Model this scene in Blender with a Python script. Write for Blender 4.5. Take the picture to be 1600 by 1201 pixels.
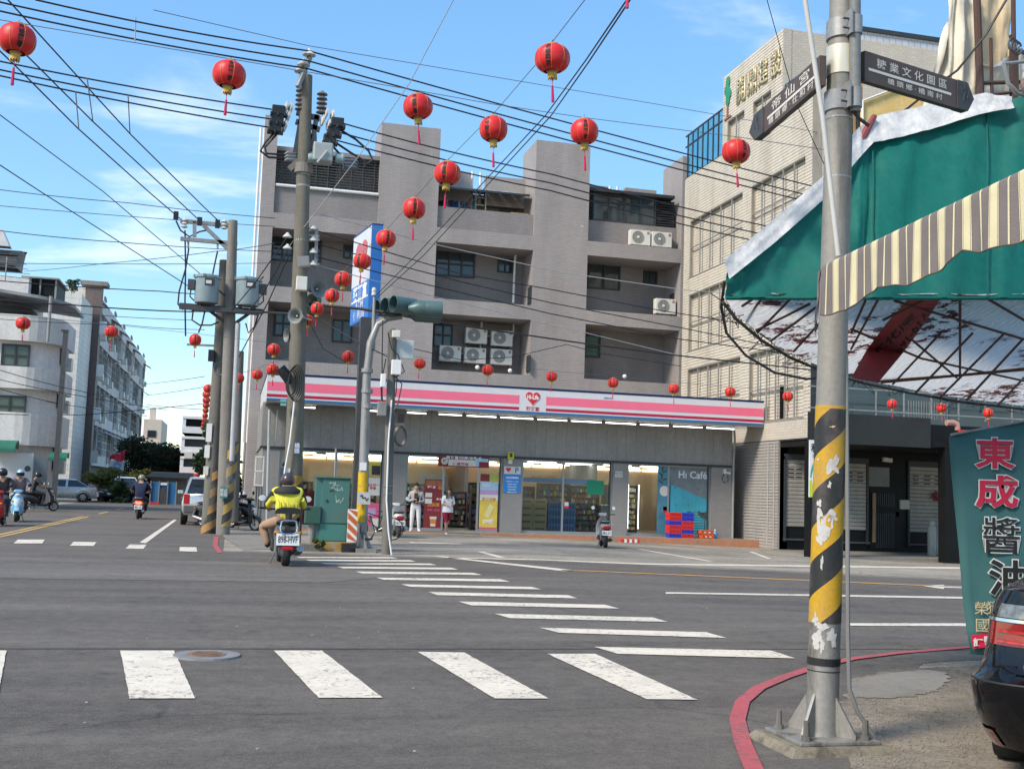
import bpy, bmesh, math, random
from mathutils import Vector, Matrix
R = math.radians
random.seed(7)
for o in list(bpy.data.objects): bpy.data.objects.remove(o)
SC = bpy.context.scene
COL = SC.collection

YAW, PITCH, ROLL, FPX = .2406, .0966, .03417, 1754.7
CAMZ = 1.5
fwd = Vector((math.sin(YAW)*math.cos(PITCH), math.cos(YAW)*math.cos(PITCH), math.sin(PITCH)))
rgt0 = Vector((math.cos(YAW), -math.sin(YAW), 0)); up0 = rgt0.cross(fwd)
rgt = math.cos(ROLL)*rgt0 + math.sin(ROLL)*up0
upv = -math.sin(ROLL)*rgt0 + math.cos(ROLL)*up0
cd = bpy.data.cameras.new('camera'); cam = bpy.data.objects.new('camera', cd); COL.objects.link(cam)
cd.sensor_width = 36; cd.lens = 36*FPX/1600; cd.clip_start = .05; cd.clip_end = 3000
mw = Matrix((rgt, upv, -fwd)).transposed().to_4x4(); mw.translation = Vector((0, 0, CAMZ))
cam.matrix_world = mw
SC.camera = cam

SUN_EL, SUN_AZ = R(41), math.atan2(-.88, -.45)     
W = bpy.data.worlds.new('World'); SC.world = W; W.use_nodes = True
nt = W.node_tree; nt.nodes.clear()
def wn(t, **k):
    n = nt.nodes.new(t)
    for a, b in k.items(): setattr(n, a, b)
    return n
out = wn('ShaderNodeOutputWorld'); bg = wn('ShaderNodeBackground'); bg.inputs[1].default_value = .15
sky = wn('ShaderNodeTexSky', sky_type='NISHITA', sun_disc=False, sun_elevation=SUN_EL, sun_rotation=SUN_AZ,
         altitude=0, air_density=1.0, dust_density=.3, ozone_density=2.6)
tc = wn('ShaderNodeTexCoord'); sep = wn('ShaderNodeSeparateXYZ'); nt.links.new(tc.outputs['Generated'], sep.inputs[0])
zz = wn('ShaderNodeMath', operation='ADD'); zz.inputs[1].default_value = .12; nt.links.new(sep.outputs[2], zz.inputs[0])
dx = wn('ShaderNodeMath', operation='DIVIDE'); dy = wn('ShaderNodeMath', operation='DIVIDE')
for d, i in ((dx, 0), (dy, 1)):
    nt.links.new(sep.outputs[i], d.inputs[0]); nt.links.new(zz.outputs[0], d.inputs[1])
cmb = wn('ShaderNodeCombineXYZ'); nt.links.new(dx.outputs[0], cmb.inputs[0]); nt.links.new(dy.outputs[0], cmb.inputs[1])
mp = wn('ShaderNodeMapping'); mp.inputs['Scale'].default_value = (1.0, 1.55, 1); mp.inputs['Rotation'].default_value = (0, 0, .45); mp.inputs['Location'].default_value = (10.2, 5.7, 0)
nt.links.new(cmb.outputs[0], mp.inputs[0])
ns = wn('ShaderNodeTexNoise'); ns.inputs['Scale'].default_value = 1.15; ns.inputs['Detail'].default_value = 9; ns.inputs['Roughness'].default_value = .56; ns.inputs['Distortion'].default_value = .35
nt.links.new(mp.outputs[0], ns.inputs['Vector'])
cr = wn('ShaderNodeMapRange'); cr.interpolation_type = 'SMOOTHSTEP'
cr.inputs[1].default_value = .515; cr.inputs[2].default_value = .76; cr.inputs[3].default_value = 0; cr.inputs[4].default_value = .7
nt.links.new(ns.outputs[0], cr.inputs[0])
hs = wn('ShaderNodeHueSaturation'); hs.inputs['Hue'].default_value = .492; hs.inputs['Saturation'].default_value = 1.12; hs.inputs['Value'].default_value = 1.0
nt.links.new(sky.outputs[0], hs.inputs['Color'])
mx = wn('ShaderNodeMixRGB'); mx.inputs[2].default_value = (3.4, 3.4, 3.4, 1)
lo_ = wn('ShaderNodeMapRange'); lo_.interpolation_type = 'SMOOTHSTEP'; lo_.inputs[1].default_value = .03; lo_.inputs[2].default_value = .3; lo_.inputs[3].default_value = .25; lo_.inputs[4].default_value = 1; nt.links.new(sep.outputs[2], lo_.inputs[0])
cm_ = wn('ShaderNodeMath', operation='MULTIPLY'); nt.links.new(cr.outputs[0], cm_.inputs[0]); nt.links.new(lo_.outputs[0], cm_.inputs[1]); nt.links.new(cm_.outputs[0], mx.inputs[0]); sb_ = wn('ShaderNodeSeparateColor'); nt.links.new(hs.outputs[0], sb_.inputs[0])
k1 = wn('ShaderNodeMath', operation='MULTIPLY_ADD'); k1.inputs[1].default_value = .22; k1.inputs[2].default_value = 1; nt.links.new(sb_.outputs[2], k1.inputs[0])
dv_ = wn('ShaderNodeVectorMath', operation='DIVIDE'); nt.links.new(hs.outputs[0], dv_.inputs[0]); nt.links.new(k1.outputs[0], dv_.inputs[1]); nt.links.new(dv_.outputs[0], mx.inputs[1])
nt.links.new(mx.outputs[0], bg.inputs[0]); nt.links.new(bg.outputs[0], out.inputs[0])
sd = bpy.data.lights.new('sun', 'SUN'); sd.energy = 1.5; sd.angle = R(14); sd.color = (1, .9, .77)
sun = bpy.data.objects.new('sun', sd); COL.objects.link(sun)
sdir = Vector((math.sin(SUN_AZ)*math.cos(SUN_EL), math.cos(SUN_AZ)*math.cos(SUN_EL), math.sin(SUN_EL)))
sun.rotation_euler = sdir.to_track_quat('Z', 'Y').to_euler(); sun.location = (0, 0, 60)
SC.render.engine = 'CYCLES'
SC.view_settings.view_transform = 'Standard'; SC.view_settings.look = 'None'
SC.view_settings.gamma = 1; SC.view_settings.use_curve_mapping = False
SC.view_settings.exposure = 1.72

def ray(px, py):
    return rgt*((px-800)/FPX) + upv*(-(py-600.5)/FPX) + fwd
def at_y(px, py, Y): d = ray(px, py); return Vector((0, 0, CAMZ)) + d*(Y/d.y)
def at_x(px, py, X): d = ray(px, py); return Vector((0, 0, CAMZ)) + d*(X/d.x)
def at_d(px, py, D): return Vector((0, 0, CAMZ)) + ray(px, py)*D
def gz(x): return -.02*min(max(0, x-7), 40)
def on_g(px, py, dz=0):
    z = 0
    for _ in range(6):
        d = ray(px, py); p = Vector((0, 0, CAMZ)) + d*((z+dz-CAMZ)/d.z); z = gz(p.x)
    return p

MATS = {}
def mk(name, col, rough=.7, metal=0, var=.12, sc=2., bump=0., bsc=60., spec=.4, coat=0, emit=0, gen=False):
    if name in MATS: return MATS[name]
    m = bpy.data.materials.new(name); m.use_nodes = True; n = m.node_tree; p = n.nodes['Principled BSDF']
    p.inputs['Roughness'].default_value = rough; p.inputs['Metallic'].default_value = metal
    p.inputs['Specular IOR Level'].default_value = spec; p.inputs['Coat Weight'].default_value = coat
    p.inputs['Base Color'].default_value = (*col, 1)
    if emit:
        p.inputs['Emission Color'].default_value = (*col, 1); p.inputs['Emission Strength'].default_value = emit
    tcn = n.nodes.new('ShaderNodeTexCoord'); vec = tcn.outputs['Object']
    if var:
        a = n.nodes.new('ShaderNodeTexNoise'); a.inputs['Scale'].default_value = sc; a.inputs['Detail'].default_value = 7; a.inputs['Roughness'].default_value = .62
        n.links.new(vec, a.inputs['Vector'])
        r = n.nodes.new('ShaderNodeMapRange'); r.inputs[1].default_value = .3; r.inputs[2].default_value = .7; r.inputs[3].default_value = 1-var; r.inputs[4].default_value = 1+var
        n.links.new(a.outputs[0], r.inputs[0])
        h = n.nodes.new('ShaderNodeHueSaturation'); h.inputs['Color'].default_value = (*col, 1)
        n.links.new(r.outputs[0], h.inputs['Value']); n.links.new(h.outputs[0], p.inputs['Base Color'])
        r2 = n.nodes.new('ShaderNodeMapRange'); r2.inputs[1].default_value = .3; r2.inputs[2].default_value = .7
        r2.inputs[3].default_value = max(0, rough-.08); r2.inputs[4].default_value = min(1, rough+.08)
        n.links.new(a.outputs[0], r2.inputs[0]); n.links.new(r2.outputs[0], p.inputs['Roughness'])
    if bump:
        b = n.nodes.new('ShaderNodeTexNoise'); b.inputs['Scale'].default_value = bsc; b.inputs['Detail'].default_value = 4
        n.links.new(vec, b.inputs['Vector'])
        bn = n.nodes.new('ShaderNodeBump'); bn.inputs['Strength'].default_value = bump; bn.inputs['Distance'].default_value = .02
        n.links.new(b.outputs[0], bn.inputs['Height']); n.links.new(bn.outputs[0], p.inputs['Normal'])
    MATS[name] = m
    return m
def nodes_of(m): return m.node_tree, m.node_tree.nodes['Principled BSDF']
def add(n, t, **k):
    x = n.nodes.new(t)
    for a, b in k.items():
        if a.startswith('i_'): x.inputs[a[2:].replace('_', ' ')].default_value = b
        else: setattr(x, a, b)
    return x
def noise(n, vec, s, det=5, rough=.6):
    a = add(n, 'ShaderNodeTexNoise', i_Scale=s, i_Detail=det, i_Roughness=rough); n.links.new(vec, a.inputs['Vector']); return a.outputs[0]
def mrange(n, src, a, b, c, d, sm=0):
    r = add(n, 'ShaderNodeMapRange')
    if sm: r.interpolation_type = 'SMOOTHSTEP'
    for i, v in enumerate((a, b, c, d)): r.inputs[i+1].default_value = v
    n.links.new(src, r.inputs[0]); return r.outputs[0]
def mixc(n, fac, a, b, mode='MIX'):
    x = add(n, 'ShaderNodeMixRGB', blend_type=mode)
    for s, i in ((fac, 0), (a, 1), (b, 2)):
        if isinstance(s, (int, float)): x.inputs[i].default_value = s
        elif isinstance(s, tuple): x.inputs[i].default_value = (*s, 1) if len(s) == 3 else s
        else: n.links.new(s, x.inputs[i])
    return x.outputs[0]
def mathn(n, op, a, b=None):
    x = add(n, 'ShaderNodeMath', operation=op)
    for s, i in ((a, 0), (b, 1)):
        if s is None: continue
        if isinstance(s, (int, float)): x.inputs[i].default_value = s
        else: n.links.new(s, x.inputs[i])
    return x.outputs[0]
def bumpn(n, p, height, strength, dist=.02):
    b = add(n, 'ShaderNodeBump', i_Strength=strength, i_Distance=dist); n.links.new(height, b.inputs['Height']); n.links.new(b.outputs[0], p.inputs['Normal'])
def geo(n): return add(n, 'ShaderNodeNewGeometry').outputs['Position']

def asphalt(name, col, patch=.2, crack=.5):
    m = mk(name, col, .85, var=0); n, p = nodes_of(m); v = geo(n)
    fine = noise(n, v, 90, 3, .8); mid = noise(n, v, 6, 6, .65); big = noise(n, v, .35, 5, .6)
    stretch = add(n, 'ShaderNodeMapping'); stretch.inputs['Scale'].default_value = (.12, 1.1, 1); n.links.new(v, stretch.inputs[0])
    streak = noise(n, stretch.outputs[0], 1.0, 6, .65)
    val = mathn(n, 'ADD', mrange(n, fine, .3, .7, .45, 1.55), mrange(n, mid, .3, .7, -.22, .22)); val = mathn(n, 'ADD', val, mrange(n, noise(n, v, 28, 3, .75), .35, .65, -.2, .2))
    val = mathn(n, 'ADD', val, mrange(n, big, .3, .7, -patch, patch))
    val = mathn(n, 'ADD', val, mrange(n, streak, .35, .65, -.2, .2)); val = mathn(n, 'SUBTRACT', val, mrange(n, noise(n, v, 1.3, 7, .7), .58, .7, 0, .3, True))
    vo = add(n, 'ShaderNodeTexVoronoi', feature='DISTANCE_TO_EDGE', i_Scale=.22); 
    wv = mixc(n, .35, v, add_noise_color(n, v, 1.6), 'ADD'); n.links.new(wv, vo.inputs['Vector'])
    ck = mrange(n, vo.outputs['Distance'], .0, .009, 1, 0)
    gate = mrange(n, noise(n, v, .5, 2), .44, .54, 0, crack)
    val = mathn(n, 'SUBTRACT', val, mathn(n, 'MULTIPLY', ck, gate))
    stones = mrange(n, noise(n, v, 160, 1, .5), .68, .74, 0, .9)
    val = mathn(n, 'ADD', val, stones)
    h = add(n, 'ShaderNodeHueSaturation'); h.inputs['Color'].default_value = (*col, 1); n.links.new(val, h.inputs['Value']); n.links.new(h.outputs[0], p.inputs['Base Color'])
    bumpn(n, p, fine, .5, .008)
    return m
def add_noise_color(n, v, s):
    a = add(n, 'ShaderNodeTexNoise', i_Scale=s, i_Detail=4.0); n.links.new(v, a.inputs['Vector']); return a.outputs['Color']
def tilewall(name, col, mortar, bw, bh, gap=.01, bump=.4, var=.12, stain=.12, rough=.6):
    m = mk(name, col, rough, var=0); n, p = nodes_of(m); v = geo(n)
    s = add(n, 'ShaderNodeSeparateXYZ'); n.links.new(v, s.inputs[0])
    c = add(n, 'ShaderNodeCombineXYZ'); n.links.new(mathn(n, 'ADD', s.outputs[0], s.outputs[1]), c.inputs[0]); n.links.new(s.outputs[2], c.inputs[1])
    b = add(n, 'ShaderNodeTexBrick', i_Scale=1.0, i_Mortar_Size=gap, i_Mortar_Smooth=.1, i_Brick_Width=bw, i_Row_Height=bh)
    b.inputs['Color1'].default_value = (*[k*(1-var) for k in col], 1); b.inputs['Color2'].default_value = (*[k*(1+var) for k in col], 1); b.inputs['Mortar'].default_value = (*mortar, 1)
    n.links.new(c.outputs[0], b.inputs['Vector'])
    st = add(n, 'ShaderNodeMapping'); st.inputs['Scale'].default_value = (1, 1, .18); n.links.new(v, st.inputs[0])
    k = mrange(n, noise(n, st.outputs[0], .9, 6, .65), .3, .7, 1-stain, 1+stain)
    h = add(n, 'ShaderNodeHueSaturation'); n.links.new(b.outputs[0], h.inputs['Color']); n.links.new(k, h.inputs['Value'])
    eff = mrange(n, noise(n, v, .55, 3), .69, .72, 0, 1); eff = mathn(n, 'MULTIPLY', eff, mrange(n, noise(n, v, 7, 5), .5, .62, 0, .55))
    fin = mixc(n, eff, h.outputs[0], (.55, .55, .53))
    n.links.new(fin, p.inputs['Base Color'])
    bumpn(n, p, mathn(n, 'SUBTRACT', 1.0, b.outputs['Fac']), bump, .01)
    return m
def weathered(name, col, rough=.7, dirt=(.12, .1, .08), amt=.5, sc=1.5, streak=.2, metal=0, bump=.15, spec=.4):
    """Painted or bare surface with streaky dirt of its own."""
    m = mk(name, col, rough, metal, var=0, spec=spec); n, p = nodes_of(m); v = geo(n)
    st = add(n, 'ShaderNodeMapping'); st.inputs['Scale'].default_value = (1, 1, streak); n.links.new(v, st.inputs[0])
    d = mrange(n, noise(n, st.outputs[0], sc, 9, .72), .44, .66, 0, amt, True)
    f = mrange(n, noise(n, v, sc*9, 4, .7), .3, .7, .88, 1.12)
    h = add(n, 'ShaderNodeHueSaturation'); h.inputs['Color'].default_value = (*col, 1); n.links.new(f, h.inputs['Value'])
    n.links.new(mixc(n, d, h.outputs[0], dirt), p.inputs['Base Color'])
    n.links.new(mrange(n, d, 0, 1, rough, min(1, rough+.25)), p.inputs['Roughness'])
    if bump: bumpn(n, p, noise(n, v, sc*25, 5, .65), bump, .01)
    return m
def roadpaint(name, col, under, wear=.5):
    m = mk(name, col, .75, var=0); n, p = nodes_of(m); v = geo(n)
    big = mrange(n, noise(n, v, 1.1, 5, .6), .35, .7, .0, .1); chip = mathn(n, 'ADD', noise(n, v, 16, 9, .75), big)
    d = mrange(n, chip, .6-.05*wear, .66-.05*wear, 0, .85, True)
    vo = add(n, 'ShaderNodeTexVoronoi', feature='DISTANCE_TO_EDGE', i_Scale=3.5); n.links.new(mixc(n, .3, v, add_noise_color(n, v, 5), 'ADD'), vo.inputs['Vector'])
    ck = mathn(n, 'MULTIPLY', mrange(n, vo.outputs['Distance'], 0, .012, .7, 0), mrange(n, noise(n, v, 2.2, 3), .48, .58, 0, 1))
    d = mathn(n, 'MAXIMUM', d, ck); h = add(n, 'ShaderNodeHueSaturation'); h.inputs['Color'].default_value = (*col, 1); n.links.new(mrange(n, noise(n, v, 3, 7, .7), .35, .65, .88, 1.06), h.inputs['Value'])
    n.links.new(mixc(n, d, h.outputs[0], under), p.inputs['Base Color']); return m
def glass(name, tint=(.75, .85, .85), refl=1.0):
    if name in MATS: return MATS[name]
    m = bpy.data.materials.new(name); m.use_nodes = True; n = m.node_tree; n.nodes.clear()
    o = add(n, 'ShaderNodeOutputMaterial'); t = add(n, 'ShaderNodeBsdfTransparent'); t.inputs[0].default_value = (*tint, 1)
    g = add(n, 'ShaderNodeBsdfGlossy'); g.inputs['Roughness'].default_value = .03; f = add(n, 'ShaderNodeFresnel', i_IOR=1.5)
    mxs = add(n, 'ShaderNodeMixShader'); n.links.new(mathn(n, 'MULTIPLY', f.outputs[0], refl), mxs.inputs[0])
    n.links.new(t.outputs[0], mxs.inputs[1]); n.links.new(g.outputs[0], mxs.inputs[2]); n.links.new(mxs.outputs[0], o.inputs[0])
    MATS[name] = m; return m
def translucent(m, k):
    n = m.node_tree; p = n.nodes['Principled BSDF']; o = n.nodes['Material Output']; t = add(n, 'ShaderNodeBsdfTranslucent'); x = add(n, 'ShaderNodeMixShader', i_Fac=k)
    b = p.inputs['Base Color']
    if b.links: n.links.new(b.links[0].from_socket, t.inputs[0])
    else: t.inputs[0].default_value = b.default_value
    n.links.new(p.outputs[0], x.inputs[1]); n.links.new(t.outputs[0], x.inputs[2]); n.links.new(x.outputs[0], o.inputs[0]); return m
def lampmat(name, col, s):
    if name in MATS: return MATS[name]
    return mk(name, col, .5, var=0, emit=s)

ORG = {}
class MB:
    def __init__(s): s.v = []; s.f = []; s.m = []
    def face(s, pts, mi=0):
        i = len(s.v); s.v += [tuple(p) for p in pts]; s.f.append(tuple(range(i, i+len(pts)))); s.m.append(mi)
        return s
    def box(s, x0, x1, y0, y1, z0, z1, mi=0):
        x0, x1 = min(x0, x1), max(x0, x1); y0, y1 = min(y0, y1), max(y0, y1); z0, z1 = min(z0, z1), max(z0, z1)
        i = len(s.v)
        s.v += [(x, y, z) for z in (z0, z1) for y in (y0, y1) for x in (x0, x1)]
        for q in ((0, 2, 3, 1), (4, 5, 7, 6), (0, 1, 5, 4), (2, 6, 7, 3), (0, 4, 6, 2), (1, 3, 7, 5)):
            s.f.append(tuple(i+k for k in q)); s.m.append(mi)
        return s
    def obox(s, c, size, rot=None, mi=0):
        i = len(s.v); c = Vector(c); h = Vector(size)/2
        M3 = rot if rot is not None else Matrix.Identity(3)
        s.v += [tuple(c + M3 @ Vector((sx*h.x, sy*h.y, sz*h.z))) for sz in (-1, 1) for sy in (-1, 1) for sx in (-1, 1)]
        for q in ((0, 2, 3, 1), (4, 5, 7, 6), (0, 1, 5, 4), (2, 6, 7, 3), (0, 4, 6, 2), (1, 3, 7, 5)):
            s.f.append(tuple(i+k for k in q)); s.m.append(mi)
        return s
    def bar(s, a, b, w, h, mi=0, up=(0, 0, 1)):
        a, b = Vector(a), Vector(b); d = (b-a); L = d.length; d.normalize(); u = Vector(up)
        if abs(d.dot(u)) > .95: u = Vector((0, 1, 0))
        x = d.cross(u).normalized(); z = x.cross(d)
        return s.obox((a+b)/2, (w, L, h), Matrix((x, d, z)).transposed(), mi)
    def ring(s, c, x, y, r, n):
        i = len(s.v)
        for k in range(n):
            t = 2*math.pi*k/n; s.v.append(tuple(c + x*(r*math.cos(t)) + y*(r*math.sin(t))))
        return i
    def tube(s, pts, r, n=6, mi=0, cap=True):
        pts = [Vector(p) for p in pts]; rs = r if isinstance(r, (list, tuple)) else [r]*len(pts)
        d = (pts[1]-pts[0]).normalized(); u = Vector((0, 0, 1)) if abs(d.z) < .9 else Vector((1, 0, 0))
        x = d.cross(u).normalized(); idx = []
        for k, p in enumerate(pts):
            if 0 < k < len(pts)-1: t = ((pts[k]-pts[k-1]).normalized() + (pts[k+1]-pts[k]).normalized())
            elif k == 0: t = pts[1]-pts[0]
            else: t = pts[k]-pts[k-1]
            if t.length < 1e-9: t = d
            t.normalize(); x = (x - t*x.dot(t)); x.normalize(); y = t.cross(x)
            idx.append(s.ring(p, x, y, rs[k], n))
        for a, b in zip(idx, idx[1:]):
            for k in range(n): s.f.append((a+k, a+(k+1) % n, b+(k+1) % n, b+k)); s.m.append(mi)
        if cap:
            s.f.append(tuple(idx[0]+k for k in reversed(range(n)))); s.m.append(mi)
            s.f.append(tuple(idx[-1]+k for k in range(n))); s.m.append(mi)
        return s
    def cyl(s, a, b, r, r1=None, n=14, mi=0, cap=True): return s.tube([a, b], [r, r if r1 is None else r1], n, mi, cap)
    def lathe(s, prof, n=20, c=(0, 0, 0), ax=(0, 0, 1), mi=0):
        c = Vector(c); ax = Vector(ax).normalized(); u = Vector((1, 0, 0)) if abs(ax.x) < .9 else Vector((0, 1, 0))
        x = ax.cross(u).normalized(); y = ax.cross(x); idx = [s.ring(c+ax*z, x, y, max(r, 1e-4), n) for r, z in prof]
        for q, (a, b) in enumerate(zip(idx, idx[1:])):
            w = mi[q] if isinstance(mi, (list, tuple)) else mi
            for k in range(n): s.f.append((a+k, a+(k+1) % n, b+(k+1) % n, b+k)); s.m.append(w)
        return s
    def prism(s, poly, axis, a0, a1, mi=0):
        """poly: 2D outline in the two other axes (in order x,y,z without `axis`)."""
        def P(p, a):
            if axis == 'x': return (a, p[0], p[1])
            if axis == 'y': return (p[0], a, p[1])
            return (p[0], p[1], a)
        i = len(s.v); n = len(poly); s.v += [P(p, a0) for p in poly] + [P(p, a1) for p in poly]
        s.f.append(tuple(i+k for k in reversed(range(n)))); s.m.append(mi); s.f.append(tuple(i+n+k for k in range(n))); s.m.append(mi)
        for k in range(n): s.f.append((i+k, i+(k+1) % n, i+n+(k+1) % n, i+n+k)); s.m.append(mi)
        return s
    def loft(s, rings, mi=0, cap=True, closed=True):
        n = len(rings[0]); idx = []
        for r in rings: idx.append(len(s.v)); s.v += [tuple(p) for p in r]
        for a, b in zip(idx, idx[1:]):
            for k in range(n if closed else n-1): s.f.append((a+k, a+(k+1) % n, b+(k+1) % n, b+k)); s.m.append(mi)
        if cap and closed:
            s.f.append(tuple(idx[0]+k for k in reversed(range(n)))); s.m.append(mi); s.f.append(tuple(idx[-1]+k for k in range(n))); s.m.append(mi)
        return s
    def ball(s, c, r, n=12, m=8, mi=0):
        r = r if isinstance(r, (tuple, list)) else (r, r, r); c = Vector(c); rings = []
        for j in range(m+1):
            t = math.pi*j/m; rr = max(math.sin(t), 1e-3)
            rings.append([c + Vector((r[0]*rr*math.cos(2*math.pi*k/n), r[1]*rr*math.sin(2*math.pi*k/n), -r[2]*math.cos(t))) for k in range(n)])
        return s.loft(rings, mi)
    def mesh(s, name, mats, org=None, sm=0, ang=.7):
        me = bpy.data.meshes.new(name); vs = s.v
        if org is not None: vs = [(a-org[0], b-org[1], c-org[2]) for a, b, c in vs]
        me.from_pydata(vs, [], s.f); 
        for m in (mats if isinstance(mats, (list, tuple)) else [mats]): me.materials.append(m)
        me.polygons.foreach_set('material_index', s.m)
        bm = bmesh.new(); bm.from_mesh(me); bmesh.ops.remove_doubles(bm, verts=bm.verts, dist=1e-5); bmesh.ops.recalc_face_normals(bm, faces=bm.faces); bm.to_mesh(me); bm.free()
        if sm:
            me.polygons.foreach_set('use_smooth', [True]*len(me.polygons)); me.set_sharp_from_angle(angle=ang)
        return me
    def B(s, name, mats, parent=None, sm=0, kind=None, label=None, lo=0, ang=.7, bevel=0):
        """Vertices are world points (made relative to the parent thing) unless local."""
        org = None
        if parent is not None and not lo: org = ORG.get(parent.name)
        o = bpy.data.objects.new(name, s.mesh(name, mats, org, sm, ang)); COL.objects.link(o)
        if parent is not None: o.parent = parent
        if parent is not None and not lo and org is not None: ORG[o.name] = org
        if parent is not None and lo: ORG[o.name] = (0, 0, 0)
        if kind: o['kind'] = kind
        if label: o['label'] = label
        if bevel:
            b = o.modifiers.new('bevel', 'BEVEL'); b.width = bevel; b.segments = 2; b.limit_method = 'ANGLE'
        return o
def thing(name, label, cat, loc=(0, 0, 0), rz=0, group=None):
    o = bpy.data.objects.new(name, None); COL.objects.link(o); o.empty_display_size = .1
    o.location = loc; o.rotation_euler = (0, 0, rz); o['label'] = label; o['category'] = cat
    if group: o['group'] = group
    ORG[o.name] = tuple(loc) if rz == 0 else (0, 0, 0)
    return o
def tag(o, label, cat, group=None):
    o['label'] = label; o['category'] = cat
    if group: o['group'] = group
    return o
def place(name, mesh, parent, loc=(0, 0, 0), rot=(0, 0, 0), scale=None, label=None):
    o = bpy.data.objects.new(name, mesh); COL.objects.link(o); o.parent = parent; o.location = loc; o.rotation_euler = rot
    if scale: o.scale = scale
    if label: o['label'] = label
    return o
def kids(o): return [c for c in bpy.data.objects if c.parent == o]
def dup(root, loc, rz=None, label=None, group=None, tree=None):
    r = root.copy(); COL.objects.link(r); r.location = loc
    if rz is not None: r.rotation_euler = (0, 0, rz)
    if label: r['label'] = label
    if group: r['group'] = group
    for c, subs in (tree or [(c, kids(c)) for c in kids(root)]):
        k = c.copy(); COL.objects.link(k); k.parent = r
        for g in subs: d = g.copy(); COL.objects.link(d); d.parent = k
    return r
def struct(o): o['kind'] = 'structure'; return o
TXT = {}
def text_mesh(body, mat, bold=0., depth=.0, space=1.0, line=1.0):
    key = (body, mat.name, bold, depth, space, line)
    if key in TXT: return TXT[key]
    c = bpy.data.curves.new('lettering', 'FONT'); c.body = body; c.size = 1; c.align_x = 'CENTER'; c.align_y = 'CENTER'
    c.resolution_u = 2; c.offset = bold; c.extrude = depth; c.space_character = space; c.space_line = line
    o = bpy.data.objects.new('t', c); COL.objects.link(o); bpy.context.view_layer.update()
    me = bpy.data.meshes.new_from_object(o.evaluated_get(bpy.context.evaluated_depsgraph_get())); me.name = 'lettering'
    bpy.data.objects.remove(o); me.materials.clear(); me.materials.append(mat)
    xs = [v.co.x for v in me.vertices] or [0]; ys = [v.co.y for v in me.vertices] or [0]
    off = Vector(((min(xs)+max(xs))/2, (min(ys)+max(ys))/2, 0)); me.transform(Matrix.Translation(-off))
    me['w'] = max(xs)-min(xs); me['h'] = max(ys)-min(ys)
    TXT[key] = me; return me
def write(body, mat, parent, p, h=None, w=None, facing='-y', bold=0., depth=.002, org=True, space=1., name='lettering', line=1., tilt=0, maxw=None):
    """Letters of overall height h (or width w) centred at world point p."""
    me = text_mesh(body, mat, bold, depth/ max(h or .1, .01) if False else 0.0, space, line)
    s = h/me['h'] if h else w/me['w']
    sx = s
    if h and w: sx = w/me['w']
    rot = {'-y': (math.pi/2, 0, 0), '-x': (math.pi/2, 0, -math.pi/2), '+x': (math.pi/2, 0, math.pi/2), '+y': (math.pi/2, 0, math.pi)}[facing] if isinstance(facing, str) else facing
    pos = Vector(p)
    if org and parent is not None: pos = pos - Vector(ORG.get(parent.name, (0, 0, 0)))
    o = place(name, me, parent, pos, rot, (sx, s, 1))
    return o
def sheet(name, poly, mat, dz, parent=None):
    """Flat ground sheet following the slope of the ground."""
    cuts = [[Vector((p[0], p[1], 0)) for p in poly]]
    for c in (7, 47):
        nxt = []
        for pl in cuts:
            for sgn in (1, -1):
                q = []
                for a, b in zip(pl, pl[1:]+pl[:1]):
                    da, db = sgn*(a.x-c), sgn*(b.x-c)
                    if da >= 0: q.append(a)
                    if da*db < 0: q.append(a+(b-a)*(da/(da-db)))
                if len(q) > 2: nxt.append(q)
        cuts = nxt
    mb = MB()
    for pl in cuts: mb.face([(p.x, p.y, gz(p.x)+dz) for p in pl])
    return mb.B(name, mat, parent)
def wall_cells(a0, a1, z0, z1, holes):
    """Rectangles that fill [a0,a1]x[z0,z1] round the holes (u0,u1,w0,w1)."""
    us = sorted({a0, a1, *[min(max(h[k], a0), a1) for h in holes for k in (0, 1)]}); out = []
    for u0, u1 in zip(us, us[1:]):
        if u1-u0 < 1e-4: continue
        z = z0; hs = sorted([h for h in holes if h[0] < (u0+u1)/2 < h[1]], key=lambda h: h[2])
        for h in hs:
            if h[2] > z: out.append((u0, u1, z, min(h[2], z1)))
            z = max(z, h[3])
        if z < z1: out.append((u0, u1, z, z1))
    return out
# ================================================================== materials shared by many things
M_asph = asphalt('road_asphalt', (.118, .102, .085), .14, .15)
M_asph2 = asphalt('old_asphalt', (.11, .095, .079), .16, .3)
M_lot = asphalt('forecourt_concrete', (.27, .238, .19), .3, .4)
M_gravel = asphalt('worn_concrete', (.2, .168, .128), .6, .6)
M_slabc = weathered('smooth_concrete', (.23, .21, .178), .8, (.12, .11, .09), .5, 1.2, 1, bump=.2)
M_white = roadpaint('road_white', (.7, .62, .5), (.2, .175, .15), .3)
M_yel = roadpaint('road_yellow', (.6, .38, .12), (.13, .12, .11))
M_orange = roadpaint('orange_kerb_paint', (.45, .2, .11), (.2, .17, .14))
M_red = roadpaint('road_red', (.45, .09, .1), (.16, .1, .09), .8)
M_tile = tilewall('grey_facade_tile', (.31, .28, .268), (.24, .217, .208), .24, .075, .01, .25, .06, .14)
M_tile_dk = tilewall('grey_tile_shaded', (.235, .213, .206), (.18, .163, .158), .24, .075, .01, .3, .07, .14)  # darker copy of the facade tile, recess shade put into its colour
M_conc = weathered('pole_concrete', (.22, .205, .182), .85, (.13, .12, .1), .6, 2, .25, bump=.35)
M_concd = weathered('dark_concrete', (.15, .14, .122), .85, (.08, .075, .065), .6, 2, .25, bump=.35)
M_galv = weathered('galvanised_steel', (.29, .29, .283), .5, (.17, .15, .125), .6, 3, .3, metal=.35, bump=.1)
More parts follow.
